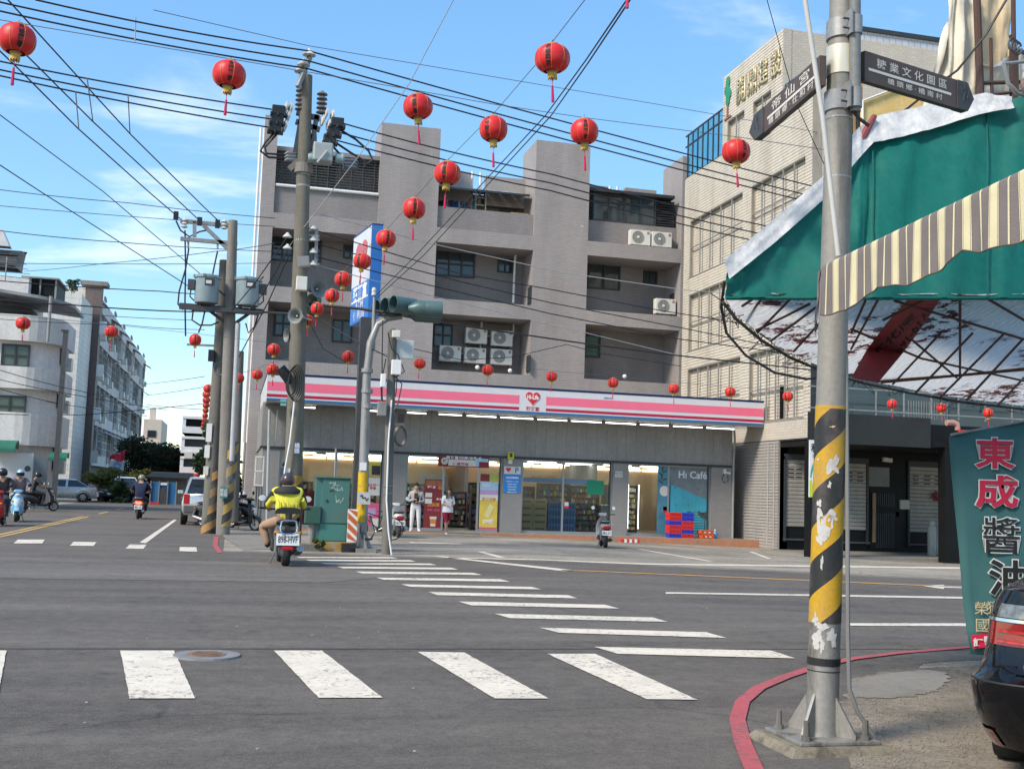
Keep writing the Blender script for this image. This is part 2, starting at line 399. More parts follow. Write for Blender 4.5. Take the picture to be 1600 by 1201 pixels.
M_steel = mk('dark_steel', (.07, .072, .075), .5, .3, .2, 4)
M_black = mk('black_plastic', (.018, .018, .019), .45, var=.2)
M_rubber = mk('tyre_rubber', (.02, .02, .021), .8, var=.2)
M_wire = mk('black_cable', (.02, .02, .024), .6, var=.1)
M_wireg = mk('grey_cable', (.35, .36, .36), .6, var=.1)
M_dark = mk('dark_frame', (.03, .036, .04), .45, var=.15)
M_wht = mk('white_paint', (.72, .72, .7), .5, var=.06)
M_cream = mk('cream_plastic', (.62, .6, .54), .5, var=.08)
M_winglass = mk('window_glass', (.035, .05, .055), .06, var=.3, sc=.6, spec=.7)
M_chrome = mk('chrome', (.7, .7, .72), .15, 1, var=0)
M_glass = glass('shop_glass', (.86, .92, .92), .55)
M_rust = weathered('rusted_steel', (.075, .045, .04), .8, (.13, .06, .03), .5, 4, 1, bump=.2)
M_ink = mk('black_ink', (.015, .015, .015), .6, var=0)
M_inkred = mk('red_ink', (.5, .03, .04), .6, var=0)
M_inkw = mk('white_ink', (.8, .8, .78), .6, var=0)
M_inkblue = mk('blue_ink', (.03, .08, .32), .6, var=0)
M_inkgold = mk('gold_ink', (.62, .42, .08), .6, var=0)

# ================================================================== ground, road, paint
g = MB()
xs = [-600, 7, 47, 900]
for a, b in zip(xs, xs[1:]):
    g.face([(a, -200, gz(a)-.004), (b, -200, gz(b)-.004), (b, 1500, gz(b)-.004), (a, 1500, gz(a)-.004)])
struct(g.B('ground', M_lot))
road = bpy.data.objects.new('road', None); COL.objects.link(road); struct(road); ORG['road'] = (0, 0, 0)
sheet('tar_seam', [(-90, 10.735), (4.5, 10.735), (12, 10.74), (90, 10.74), (90, 10.765), (12, 10.765), (4.5, 10.76), (-90, 10.76)], mk('tar', (.03, .028, .026), .8), .004, road)
def GP(*pts): return [(p.x, p.y) for p in (on_g(*q) for q in pts)]
sheet('carriageway', [(-90, 10.75), (90, 10.75), (90, 20.2), (24, 23.4), (6, 24.9), (-.1, 26.2), (-.2, 140), (-9.4, 140), (-9.4, 27), (-90, 27)], M_asph, .0, road)
sheet('carriageway', [(-90, -30), (4.5, -30), (4.5, 6.2), (5.2, 8.2), (6.6, 9.8), (9, 10.6), (90, 10.6), (90, 10.75), (-90, 10.75)], M_asph2, .0, road)
sheet('road_patch', [(-40, 17.8), (1.5, 18.1), (3.2, 20.0), (1.0, 22.6), (-40, 23.0)], asphalt('patched_asphalt', (.135, .118, .1), .14, .15), .004, road)
def rough_edge(poly, step=.1, j=.0035):
    out_ = []; rnd = random.Random(int(abs(poly[0][0])*977+abs(poly[0][1])*331))
    for a, b in zip(poly, poly[1:]+poly[:1]):
        L = math.dist(a, b); n = max(1, min(60, int(L/step)))
        for k in range(n): f = k/n; q = (0 if k == 0 else rnd.uniform(-j, j)); nx, ny = (b[1]-a[1])/L, -(b[0]-a[0])/L; out_.append((a[0]+(b[0]-a[0])*f+nx*q, a[1]+(b[1]-a[1])*f+ny*q))
    return out_
def rect_on(px, dz=.008, mat=M_white, name='crosswalk_stripe'): return sheet(name, rough_edge(GP(*px)), mat, dz, road)
for q in [((188, 1017), (272, 1017), (305, 1092), (202, 1092)), ((428, 1017), (503, 1017), (598, 1091), (498, 1091)), ((653, 1019), (725, 1020), (857, 1092), (773, 1092)),
          ((855, 1022), (930, 1022), (1090, 1094), (1010, 1093)), ((-60, 1016), (10, 1017), (-4, 1091), (-100, 1091))]: rect_on(q)
for q in [((928, 1011), (1205, 1017), (1243, 1029), (965, 1022)), ((843, 981), (1104, 988), (1135, 997), (873, 989)), ((773, 959), (1020, 965), (1044, 972), (796, 966)),
          ((716, 940), (945, 945), (968, 951), (736, 946)), ((669, 925), (888, 930), (902, 935), (684, 930)), ((627, 913), (830, 917), (846, 921), (640, 917)),
          ((588, 902.5), (782, 905), (797, 909), (600, 906)), ((556, 893), (740, 895), (753, 898.5), (566, 896)), ((527, 885.5), (705, 887), (716, 890), (536, 888)),
          ((500, 879.5), (672, 880.5), (682, 883), (508, 881.5)), ((478, 874.5), (640, 875), (650, 877.5), (485, 876.5)), ((462, 870), (612, 870.5), (622, 872.5), (468, 871.7))]: rect_on(q)
for q in [((28, 843), (70, 843), (66, 849), (21, 849)), ((115, 846.5), (151, 847), (146, 853), (109, 852.5)), ((203, 850.5), (229, 851), (224, 857.5), (196, 857)), ((281, 854.5), (307, 855), (308, 862), (280, 861))]: rect_on(q)
rect_on(((218, 847.5), (228, 848.5), (276, 812.5), (272, 811.5)), name='lane_line')
Y0 = at_y
for dxl in (0, .22):
    sheet('centre_line', [(-5.75+dxl, 30), (-5.63+dxl, 30), (-5.63+dxl, 48), (-5.75+dxl, 48)], M_yel, .008, road)
for k in range(3):
    sheet('centre_dash', [(-5.6, 52+8*k), (-5.48, 52+8*k), (-5.48, 56+8*k), (-5.6, 56+8*k)], M_yel, .008, road)
rect_on(((676, 869), (690, 869), (900, 891), (882, 892.5)), name='lane_line')
sheet('edge_line', [(6.5, 21.7), (6.5, 21.92), (40, 19.62), (40, 19.4)], roadpaint('lane_amber', (.62, .33, .1), (.13, .12, .11)), .008, road)
rect_on(((1040, 925.5), (1510, 932.5), (1510, 935.5), (1040, 928)), name='lane_line')
rect_on(((1325, 974), (1530, 974), (1530, 978.5), (1325, 978)), name='lane_line')
rect_on(((700, 871), (1000, 880), (1500, 886), (1500, 888.5), (1000, 882), (700, 872)), name='edge_line')
rect_on(((1440, 915), (1475, 913.5), (1475, 915.5), (1525, 917), (1525, 919.5), (1475, 918), (1475, 920.5)), name='arrow_marking')
# red no-parking lines
cl = [(1196, 1230), (1177, 1201), (1160, 1160), (1152, 1125), (1160, 1097), (1185, 1076), (1225, 1059), (1270, 1044), (1330, 1030), (1400, 1021), (1510, 1012), (1620, 1006)]
pts = [on_g(*p) for p in cl]; L_, R_ = [], []
for i, p in enumerate(pts):
    t = (pts[min(i+1, len(pts)-1)]-pts[max(i-1, 0)]); t.z = 0; t.normalize(); nrm = Vector((-t.y, t.x, 0))*.055
    L_.append(p+nrm); R_.append(p-nrm)
mb = MB()
for i in range(len(pts)-1): mb.face([(q.x, q.y, gz(q.x)+.012) for q in (L_[i], L_[i+1], R_[i+1], R_[i])])
mb.B('red_line', M_red, road)
rect_on(((334, 838), (342, 838), (340, 852), (348, 863), (340, 864), (332, 852)), mat=M_red, name='red_line')
struct(sheet('corner_pavement', rough_edge(GP((1330, 1062), (1400, 1045), (1540, 1040), (1640, 1045), (1700, 1250), (1380, 1250), (1330, 1195), (1310, 1120)), .08, .03), M_gravel, .006))
struct(sheet('screed_patch', rough_edge(GP((1328, 1070), (1360, 1058), (1400, 1051), (1450, 1048), (1478, 1052), (1484, 1064), (1466, 1080), (1420, 1090), (1380, 1092), (1330, 1090)), .05, .03), M_slabc, .011))
struct(sheet('near_pavement', [(4.7, -20), (30, -20), (30, 10.3), (9, 10.3), (7, 9.6), (5.5, 8.2), (4.8, 6.2)], M_gravel, .002))
lot = struct(sheet('forecourt', [(.3, 26.3), (6, 25.2), (24, 23.7), (60, 21), (60, 60), (.3, 60)], M_lot, .003))
for q in [((996, 858), (1003, 858), (1115, 877), (1106, 877)), ((1170, 862), (1177, 862), (1206, 873), (1199, 873)), ((640, 847), (720, 849), (720, 850.5), (640, 848.5)), ((745, 862), (756, 862), (790, 871), (778, 871))]:
    sheet('bay_line', GP(*q), M_white, .009, lot)
# raised orange-edged step of the shop
st = struct(MB().box(1.0, 19.4, 39.9, 60, -.25, .045).B('shop_step', M_slabc))
for x0, x1 in ((1.4, 7.6), (8.8, 19.9)): MB().box(x0, x1, 39.78, 39.9, -.3, .05).B('kerb_edge', M_orange, st)
pv = struct(sheet('side_pavement', [(.35, 26.6), (1.3, 27.5), (1.3, 33), (.8, 41), (.8, 70), (-.15, 70), (-.15, 33)], M_slabc, .01))
struct(MB().box(1.25, 1.45, 27.2, 39.5, -.05, .22).B('low_kerb_wall', M_concd))
c = on_g(323, 1024.5); t = thing('manhole_cover', 'round manhole with pale cement collar and rusty lid by the crosswalk', 'manhole', (c.x, c.y, 0))
MB().lathe([(.17, .016), (.285, .016), (.29, 0)], 28, (0, 0, 0)).B('collar', mk('cement_collar', (.2, .2, .2), .9, var=.2, sc=8), t, lo=1)
lid = MB().lathe([(.001, .02), (.165, .02), (.175, .0)], 24)
for k in range(-3, 4): lid.box(-.13+abs(k)*.015, .13-abs(k)*.015, k*.04-.01, k*.04+.01, .018, .026)
lid.B('lid', weathered('rusty_lid', (.22, .13, .08), .8, (.09, .08, .07), .7, 7, 1), t, lo=1)
N0 = set(bpy.data.objects)
# ================================================================== grey tiled apartment building
FY = 41.0
def gx(px, py, Y=FY): p = at_y(px, py, Y); return p.x, p.z
gb = thing('apartment_building', 'grey tiled apartment building with recessed balconies above the pink striped shop', 'building', (.45, FY, 0))
BX = [(.45, .92), (4.72, 6.95), (10.72, 12.9), (16.78, 17.08)]
def gpart(name, mb, mat=M_tile, **k): return mb.B(name, mat, gb, **k)
H1, H2 = 13.85, 15.15
for i, (a, b) in enumerate(BX):
    gpart('column', MB().box(a, b, FY, 43.1, 4.9, H2 if i else 14.95))
for (a, b) in ((.92, 4.72), (6.95, 10.72), (12.9, 16.78)):
    for z0, z1 in ((8.1, 8.66), (10.8, 11.36)): gpart('floor_beam', MB().box(a, b, FY+.002, 42.7, z0, z1))
    gpart('floor_beam', MB().box(a, b, FY+.002, 42.7, 4.9, 5.98))
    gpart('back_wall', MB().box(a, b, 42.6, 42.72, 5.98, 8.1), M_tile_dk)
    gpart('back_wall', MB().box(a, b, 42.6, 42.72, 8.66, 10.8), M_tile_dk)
gpart('rear_block', MB().box(.47, 17.06, 43.12, 58, 4.9, 9))
gpart('side_wall', MB().box(.46, .9, FY+.01, 56, 0, 4.9))
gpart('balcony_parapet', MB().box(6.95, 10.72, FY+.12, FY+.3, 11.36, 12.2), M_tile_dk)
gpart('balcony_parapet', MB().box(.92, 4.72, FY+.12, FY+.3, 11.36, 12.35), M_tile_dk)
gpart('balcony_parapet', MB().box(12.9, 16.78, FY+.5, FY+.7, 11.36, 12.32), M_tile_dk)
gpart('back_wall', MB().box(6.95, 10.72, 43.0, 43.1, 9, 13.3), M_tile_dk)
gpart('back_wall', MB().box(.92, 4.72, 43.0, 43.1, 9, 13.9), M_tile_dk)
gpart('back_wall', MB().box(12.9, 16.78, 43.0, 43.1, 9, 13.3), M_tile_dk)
for a, b, z0, z1 in ((6.95, 8.5, 13.3, H1+.2), (9.1, 10.72, 13.3, H1+.15), (12.9, 14.2, 13.3, H1+.2), (14.95, 16.3, 13.3, H1+.25), (3.2, 4.72, 13.2, H1+.3), (.92, 1.9, 13.2, H1+.1)):
    gpart('roof_wall', MB().box(a, b, 42.6, 42.85, z0-.5, z1))
gpart('roof_slab', MB().box(.92, 16.78, 42.86, 43.0, 13.32, 13.42), M_conc)
for x in (8.62, 8.95, 14.4, 14.72): gpart('roof_pipe', MB().cyl((x, 42.95, 12.9), (x, 42.95, 14.2), .05), M_wht)
aw = gpart('terrace_awning', MB().box(6.98, 10.6, 41.35, 41.42, 12.98, 13.06).box(6.98, 10.6, 42.85, 42.95, 13.42, 13.5), M_dark)
for k in range(8):
    x = 7.0+k*.51; MB().bar((x, 41.4, 13.02), (x, 42.9, 13.46), .06, .06).B('rafter', M_dark, aw)
for k in range(7):
    x = 7.03+k*.51
    MB().face([(x, 41.42, 13.07), (x+.46, 41.42, 13.07), (x+.46, 42.85, 13.5), (x, 42.85, 13.5)]).B('roof_pane', mk('awning_pane', (.5, .6, .62), .2, var=.1), aw)
gpart('terrace_door', MB().box(9.75, 10.5, 42.9, 42.99, 11.4, 12.75), M_dark)
lad = thing('ladder', 'white aluminium ladder leaning on the top balcony beside hanging clothes', 'ladder', (8.85, 42.6, 11.36))
for x in (8.72, 9.12): MB().box(x-.025, x+.025, 42.55, 42.6, 11.4, 13.3).B('rail', M_wht, lad)
for k in range(6): MB().box(8.745, 9.095, 42.56, 42.59, 11.6+k*.29, 11.64+k*.29).B('rung', M_wht, lad)
rod = tag(MB().cyl((7.0, 42.3, 12.83), (8.9, 42.3, 12.83), .015, n=6).B('clothes_rod', M_galv), 'thin metal rod holding the washing on the top balcony', 'clothes rod')
ccol = [(.35, .36, .4), (.5, .5, .52), (.08, .1, .2), (.05, .12, .35), (.04, .16, .4), (.55, .56, .6), (.06, .2, .42), (.1, .3, .5), (.5, .12, .05), (.35, .5, .6), (.08, .25, .42)]
cn = ['grey', 'pale grey', 'near black', 'navy blue', 'royal blue', 'whitish', 'deep blue', 'teal blue', 'orange red', 'sky blue', 'dark teal']
cadj = ['first garment on the left', 'second garment on the left', 'third garment', 'fourth garment', 'fifth garment', 'middle garment', 'garment right of the middle', 'garment beside the orange one', 'only orange one', 'garment right of the orange one', 'last garment nearest the ladder']
for k in range(11):
    x = 7.42+k*.118; ph = random.uniform(0, 6); rows = []
    for z in (12.8, 12.6, 12.3, 12.0-.02*(k % 3)):
        w = .03 if z > 12.7 else .05
        rows.append([(x+(-w+2*w*u/4), 42.3+.05*math.sin(ph+u*1.7+z*3), z) for u in range(5)] + [(x+(w-2*w*u/4), 42.33+.05*math.sin(ph+(4-u)*1.7+z*3), z) for u in range(5)])
    tag(MB().loft(rows).B('hanging_garment', mk('cloth_%s' % cn[k].replace(' ', '_'), ccol[k], .9, var=.15)), '%s garment on the balcony washing rod, %s' % (cn[k], cadj[k]), 'clothing', 'clothes drying on the top balcony')
for k, l in ((0, 'left'), (1, 'right')):
    cx0 = 9.9+k*.36
    t = tag(MB().box(cx0, cx0+.33, 41.45, 41.75, 12.0, 12.32).B('cardboard_box', mk('cardboard', (.33, .22, .12), .85, var=.15)), 'brown cardboard box on the top balcony parapet, %s of the two' % l, 'box', 'boxes on the balcony')
def framed_window(x0, x1, z0, z1, y, nx, rows=(), parent=gb, fr=.06, mat=M_winglass, frm=M_dark, name='window'):
    """Window whose frame is real bars round panes set back."""
    f = MB()
    for x in [x0+(x1-x0)*k/nx for k in range(nx+1)]: f.box(x-fr/2, x+fr/2, y-.06, y+.02, z0, z1)
    for z in [z0, z1]+[z0+(z1-z0)*r for r in rows]: f.box(x0-fr/2, x1+fr/2, y-.055, y+.015, z-fr/2, z+fr/2)
    w = f.B(name, frm, parent)
    for k in range(nx):
        a, b = x0+(x1-x0)*k/nx, x0+(x1-x0)*(k+1)/nx
        MB().box(a, b, y+.0, y+.012, z0, z1).B('pane', mat, w)
    return w
x0, z1 = gx(932, 292); x1, _ = gx(1022, 298)
framed_window(13.25, 15.85, 12.35, 13.4, FY+.55, 4, (.72,))
lv = MB()
for k in range(11): lv.obox((13.05, FY+.55, 12.42+k*.095), (.34, .1, .02), Matrix.Rotation(.6, 3, 'X')); lv.obox((16.28, FY+.55, 12.42+k*.095), (.78, .1, .02), Matrix.Rotation(.6, 3, 'X'))
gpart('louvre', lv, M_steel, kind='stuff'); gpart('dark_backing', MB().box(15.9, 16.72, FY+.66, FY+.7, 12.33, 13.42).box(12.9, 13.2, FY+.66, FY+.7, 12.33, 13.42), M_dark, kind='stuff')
gpart('eave', MB().box(12.86, 16.55, FY+.2, 42.55, 13.43, 13.55), M_dark)
gpart('side_return_window', MB().box(16.72, 16.775, 41.9, 42.5, 11.6, 13.1), M_dark)
sc = MB()
for k in range(13): sc.box(.95, 4.7, FY+.36, FY+.4, 12.42+k*.105, 12.46+k*.105)
for k in range(9): sc.box(1.1+k*.43, 1.125+k*.43, FY+.33, FY+.36, 12.35, 13.75)
gpart('slatted_screen', sc, M_steel, kind='stuff')
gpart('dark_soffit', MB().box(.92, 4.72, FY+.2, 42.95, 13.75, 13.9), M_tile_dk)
gpart('steel_ledge', MB().cyl((.95, FY+.06, 12.4), (4.7, FY+.06, 12.4), .06, n=8), M_wht)
def rec_window(px0, py0, px1, py1, nx, rows=(), Y=42.6, mat=M_winglass):
    a = at_y(px0, py0, Y); b = at_y(px1, py1, Y)
    return framed_window(a.x, b.x, b.z, a.z, Y-.01, nx, rows, mat=mat)
M_green = mk('green_glass', (.05, .13, .11), .1, var=.2)
rec_window(683, 388, 740, 434, 3, (.45,)); rec_window(779, 405, 799, 426, 2)
rec_window(679, 505, 705, 542, 2, (.5,)); rec_window(915, 523, 936, 558, 1, (.45,), mat=M_green)
rec_window(920, 406, 967, 453, 2); rec_window(1006, 424, 1025, 443, 2)
rec_window(427, 360, 456, 408, 2, (.2, .4, .6, .8)); rec_window(484, 362, 500, 410, 2, (.3, .6)); rec_window(538, 384, 556, 404, 2); rec_window(431, 486, 454, 525, 2, (.5,)); rec_window(521, 500, 548, 535, 2)
for px, py0, py1, X in ((828, 448, 475, 10.70), (826, 555, 581, 10.70)):
    a = at_x(px, py0, X); b = at_x(px, py1, X); gpart('service_door', MB().box(X-.02, X+.015, a.y-.25, a.y+.25, b.z, a.z), M_dark)
gpart('service_door', MB().box(16.74, 16.775, 41.6, 42.0, 8.7, 9.7), M_dark); gpart('service_door', MB().box(16.74, 16.775, 41.6, 42.0, 11.4, 12.2), M_dark)
p = [at_y(809, 391, 42.0), at_y(805, 402, 42.2), at_y(803, 440, 42.2), at_y(802, 473, 42.2)]
gpart('drain_pipe', MB().tube(p, .045, 8), M_wht, sm=1)
for (u, v0, v1, k) in ((753, 495, 518, 1), (803, 498, 524, 2), (751, 538, 551, 0)): gpart('refrigerant_pipe', MB().tube([at_y(u, v0, 42.4), at_y(u-1, v1, 42.4)]+([at_y(u-5, v1+4, 42.4)] if k == 2 else []), .04, 6), M_wht)
for (u0, v0, u1, v1) in ((716, 553, 728, 551), (755, 526, 769, 524)): gpart('refrigerant_pipe', MB().tube([at_y(u0, v0, 42.4), at_y(u1, v1, 42.4)], .035, 6), M_wht)
for u, v in ((746, 574), (797, 579), (976, 588)): gpart('globe_lamp', MB().ball(at_y(u, v, 41.1), .085), M_wht, sm=1)
for dxp, r in ((-.06, .05), (.06, .035)): gpart('down_pipe', MB().cyl((.38+dxp, FY+.5, 3), (.38+dxp, FY+.5, 14.6), r, n=8), M_wht)
def ac_unit(loc, label):
    t = thing('air_conditioner', label, 'air conditioner', loc, 0, 'outdoor air conditioner units on the grey building')
    MB().box(-.42, .42, -.15, .15, 0, .6).B('casing', M_cream, t, lo=1, bevel=.015)
    rg = MB()
    for r in (.06, .12, .18, .235): rg.lathe([(r-.008, 0), (r-.008, .012), (r+.008, .012), (r+.008, 0)], 20, (-.1, -.153, .31), (0, -1, 0))
    for k in range(8): a = k*math.pi/4; rg.bar((-.1, -.158, .31), (-.1+.23*math.cos(a), -.158, .31+.23*math.sin(a)), .012, .008)
    MB().lathe([(.001, 0), (.25, 0), (.25, .006), (.24, .006)], 24, (-.1, -.151, .31), (0, -1, 0)).B('fan_recess', mk('fan_dark', (.2, .2, .19), .6, var=.2), t, lo=1)
    rg.B('fan_grille', mk('fan_grille', (.4, .4, .38), .6), t, lo=1)
    MB().lathe([(.001, .02), (.055, .02), (.06, 0)], 16, (-.1, -.16, .31), (0, -1, 0)).B('fan_hub', M_cream, t, lo=1)
    MB().box(.27, .37, -.158, -.15, .45, .55).B('maker_badge', mk('badge', (.3, .2, .16), .5), t, lo=1)
    for x in (-.3, .3): MB().box(x-.03, x+.03, -.12, .12, -.06, 0).B('foot', M_steel, t, lo=1)
    return t
acs = [((743, 537), 42.1, 'white air conditioner at the upper left of the five in the second-floor recess'), ((783, 541), 42.1, 'white air conditioner at the upper right of the five in the second-floor recess'),
       ((702, 565), 42.1, 'air conditioner with white hub and red badge under the recess window, lowest left of five'), ((741, 568), 42.1, 'cream air conditioner at the lower middle of the five in the recess'),
       ((782, 570), 42.1, 'cream air conditioner at the lower right of the five in the recess'), ((998.5, 384), 41.3, 'air conditioner on the ledge under the glazed top storey, left of the pair'),
       ((1032, 387), 41.3, 'air conditioner on the ledge under the glazed top storey, right of the pair'), ((1038, 491), 41.4, 'lone air conditioner on the right-hand ledge below the small window')]
a0 = None
for (u, v), Y, lab in acs:
    p = at_y(u, v, Y)
    if a0 is None: a0 = ac_unit(p, lab); AT = [(c, []) for c in kids(a0)]
    else: dup(a0, p, 0, lab, tree=AT)
p = gx(640, 250)

# the block stands back behind the one-storey shop: finished model scaled about the camera
KB = 49/41; dzb = 1.5*(1-KB)
for o in [o for o in bpy.data.objects if o not in N0 and o.parent is None]:
    o.scale = (KB,)*3; o.location = (o.location.x*KB, o.location.y*KB, o.location.z*KB+dzb)
# ================================================================== convenience shop on the ground floor
SY = 40.95
st0 = (1.0, SY, 0)
shop = thing('convenience_store', 'convenience shop with grey metal cladding and lit windows under pink striped sign', 'shop', st0)
M_clad = weathered('grey_cladding', (.25, .243, .228), .5, (.16, .155, .145), .35, .8, .3, bump=.03)
M_pill = tilewall('grey_pillar_tile', (.25, .238, .228), (.215, .205, .196), .2, .07, .008, .2, .04, .08)
M_alum = mk('window_aluminium', (.3, .32, .33), .4, .5, .1)
XE = 19.1
def S(px, py, Y=SY): p = at_y(px, py, Y); return p.x, p.z
pw = .402; n = 45; pm = MB().box(0, pw-.006, 0, .06, 0, 1.58).mesh('cladding_panel', M_clad)
for k in range(n): place('cladding_panel', pm, shop, (k*pw, 0, 2.88))
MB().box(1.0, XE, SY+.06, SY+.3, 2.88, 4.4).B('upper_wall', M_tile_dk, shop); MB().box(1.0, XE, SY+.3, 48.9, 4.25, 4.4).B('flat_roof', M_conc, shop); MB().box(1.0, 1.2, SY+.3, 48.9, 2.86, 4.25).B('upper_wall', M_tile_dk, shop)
MB().box(.9, XE+.1, SY-.04, SY+.02, 2.8, 2.885).B('cladding_flashing', M_dark, shop)
spm = MB().box(0, .06, 0, .402-.012, 0, 1.58).mesh('cladding_panel', M_clad)
for k in range(20): place('cladding_panel', spm, shop, (-.062, .1+k*.402, 2.88))
ops = [(434, 599), (634, 785), (815.5, 957.5), (981, 1111)]
ox = [(S(a, 770)[0], S(b, 770)[0]) for a, b in ops]
px_ = [(1.0, ox[0][0]), (ox[0][1], ox[1][0]), (ox[1][1], ox[2][0]), (ox[2][1], ox[3][0]), (ox[3][1], XE)]
for a, b in px_: MB().box(a, b, SY, SY+.35, -.2, 2.86).B('pillar', M_pill, shop)
for (a, b), muls, door in zip(ox, ([524, 462], [693, 748], [881], [1046]), (0, 1, 0, 0)):
    f = MB(); xsm = [S(m, 770)[0] for m in muls]
    for x in [a+.03, b-.03]+xsm: f.box(x-.035, x+.035, SY+.12, SY+.2, .03, 2.84)
    f.box(a, b, SY+.118, SY+.202, 2.74, 2.84)
    edges = [a]+sorted(xsm)+[b]
    for i, (u, v) in enumerate(zip(edges, edges[1:])):
        if not (door and i == 1): f.box(u, v, SY+.119, SY+.201, .03, .14)
    w = f.B('shop_window', M_alum, shop)
    for i, (u, v) in enumerate(zip(edges, edges[1:])):
        if not (door and i == 1): MB().box(u+.035, v-.035, SY+.15, SY+.162, .14, 2.74).B('pane', M_glass, w)
  
    MB().box(b-.12, b-.065, SY+.1, SY+.12, .03, 2.84).B('frame_edge', M_dark, w)
MB().box(1.0, 1.2, 41.35, 48.9, -.1, 2.86).B('side_wall', M_pill, shop)
M_in = mk('beige_interior', (.42, .31, .2), .8, var=.05); M_floor = mk('shop_floor', (.36, .33, .3), .35, var=.1)
MB().box(1.25, XE-.1, SY+.36, 52, .047, .06).B('shop_floor', M_floor, shop)
MB().box(1.25, XE-.1, 48.0, 48.2, .06, 3.0).B('back_wall', M_in, shop)
MB().box(1.25, XE-.1, SY+.36, 48, 2.83, 2.88).B('ceiling', mk('shop_ceiling', (.55, .53, .5), .8, var=.05), shop)
MB().box(XE-.1, XE, SY+.36, 48, .06, 2.83).B('end_wall', M_in, shop)
MB().box(9.3, 9.45, 45.5, 48, .06, 3.0).B('partition', mk('grey_partition', (.25, .25, .25), .7), shop)
MB().box(7.65, 8.9, 47.0, 47.1, .06, 2.2).B('rear_door', mk('store_room_door', (.32, .33, .33), .5), shop)
tubem = MB().box(-.6, .6, -.04, .04, 0, .035).mesh('ceiling_lamp', lampmat('tube_lamp', (1, .96, .88), 4.5))
for r, y in enumerate((42.1, 44.2, 46.8)):
    for k in range(11):
        if (k+r) % 7 == 6: continue
        place('ceiling_lamp', tubem, shop, (1.2+k*1.62+.3*(r % 2), y-SY, 2.77))
covem = MB().box(-.6, .6, 0, .06, 0, .1).mesh('cove_lamp', lampmat('warm_lamp', (1, .68, .38), 1.3))
for k in range(14): place('cove_lamp', covem, shop, (.9+k*1.28, 47.9-SY, 2.68))
gm = [mk('goods_%d' % i, c, .5, var=.1) for i, c in enumerate([(.42, .05, .04), (.45, .26, .06), (.07, .2, .08), (.55, .5, .4), (.07, .12, .3), (.32, .1, .18), (.5, .42, .1), (.1, .08, .07), (.24, .15, .08)])]
def shelf(x0, x1, y, z1, label, dens=.13, depth=.45, back=True, cols=None, nl=6):
    t = thing('goods_shelf', label, 'shelf', ((x0+x1)/2, y, .06), 0, 'stocked shelves inside the shop')
    if back: MB().box(x0, x1, y+depth/2-.02, y+depth/2, .06, z1).B('back_panel', M_steel, t)
    for x in (x0, x1-.03): MB().box(x, x+.03, y-depth/2, y+depth/2-.02, .06, z1).B('side_panel', M_steel, t)
    gmb = MB()
    for l in range(nl):
        z = .16+l*(z1-.2)/nl
        MB().box(x0+.031, x1-.031, y-depth/2, y+depth/2-.021, z-.03, z).B('board', M_steel, t)
        x = x0+.05
        while x < x1-.12:
            w = random.uniform(.07, dens); h = random.uniform(.45, .85)*(z1-.2)/nl; m = random.choice(cols or range(len(gm)))
            gmb.box(x, x+w*.92, y-depth/2+.02+random.uniform(0, .04), y+depth/2-.06, z, z+h, m); x += w*1.02
    gmb.B('goods', gm, t, kind='stuff')
    return t
DK = [7, 7, 0, 8, 2, 4, 5, 3, 7]
shelf(6.3, 7.62, 43.4, 1.75, 'dark stocked shelf behind the man in white trousers', .1, cols=DK)
shelf(8.95, 9.28, 42.6, 1.75, 'narrow stocked shelf just inside the open shop door', .1, cols=DK)
shelf(7.95, 9.25, 44.9, 1.5, 'stocked shelf deep inside the shop behind the open door', .1, cols=DK)
shelf(11.72, 12.95, 42.9, 1.95, 'tall snack shelf behind the third window, left of its mullion', .075, cols=DK+[1, 6], nl=8)
shelf(13.0, 14.2, 42.9, 1.9, 'tall snack shelf behind the third window, right of its mullion', .075, cols=DK+[1, 6], nl=8)
shelf(11.0, 11.68, 43.4, 1.8, 'shelf at the left edge of the third window with a blue header', .1, cols=[0, 4, 7, 8])
shelf(9.5, 10.9, 46.0, 1.9, 'long shelf hidden behind the parking notice pillar', .1, cols=DK)
shelf(15.7, 16.6, 45.0, 2.0, 'bright drinks cooler shelf behind the fourth window', .08, nl=8, cols=[3, 6, 3, 1, 5, 7])
shelf(1.5, 3.1, 45.0, 1.7, 'stocked shelf behind the utility pole at the left window', .1, cols=DK)
shelf(3.3, 5.5, 44.2, 1.65, 'stocked shelf behind the left window beside the green cabinet', .1, cols=DK)
t = thing('counter', 'grey counter partition inside the shop at the right of the third window', 'counter', (14.6, 43, .06)); MB().box(14.25, 15.2, 42.6, 43.4, .06, 1.15).B('body', mk('grey_partition', (.25, .25, .25), .7), t); MB().box(14.2, 15.25, 42.55, 43.45, 1.15, 1.19).B('top', M_cream, t)
MB().box(11.0, 14.2, 43.3, 43.36, 1.98, 2.16).B('header_board', mk('header_blue', (.05, .2, .5), .5, var=.2), shop)
MB().box(14.3, 14.36, 43.5, 48, .06, 2.8).B('partition', mk('grey_partition', (.25, .25, .25)), shop)
MB().box(15.05, 15.35, 44.9, 44.94, .9, 2.0).B('wall_cabinet', M_steel, shop)
for k in range(3): MB().box(15.68+k*.46, 15.7+k*.46, 44.7, 44.73, .2, 2.05).B('cooler_light', lampmat('cooler_tube', (.95, .98, 1), 1.6), shop)
M_carton = mk('carton_brown', (.36, .25, .12), .8, var=.12); M_bcrate = mk('crate_blue', (.05, .12, .25), .5, var=.15)
cart = MB().box(-.27, .27, -.2, .2, 0, .25).mesh('carton', M_carton); lid_ = MB().box(-.2, .2, -.206, -.2, .1, .17).mesh('print_band', mk('carton_print', (.12, .09, .06), .8))
lx = [S(823, 790)[0]+.2, S(843, 790)[0]+.24]; names = ['left', 'right']; lev = ['bottom', 'second', 'third', 'top']
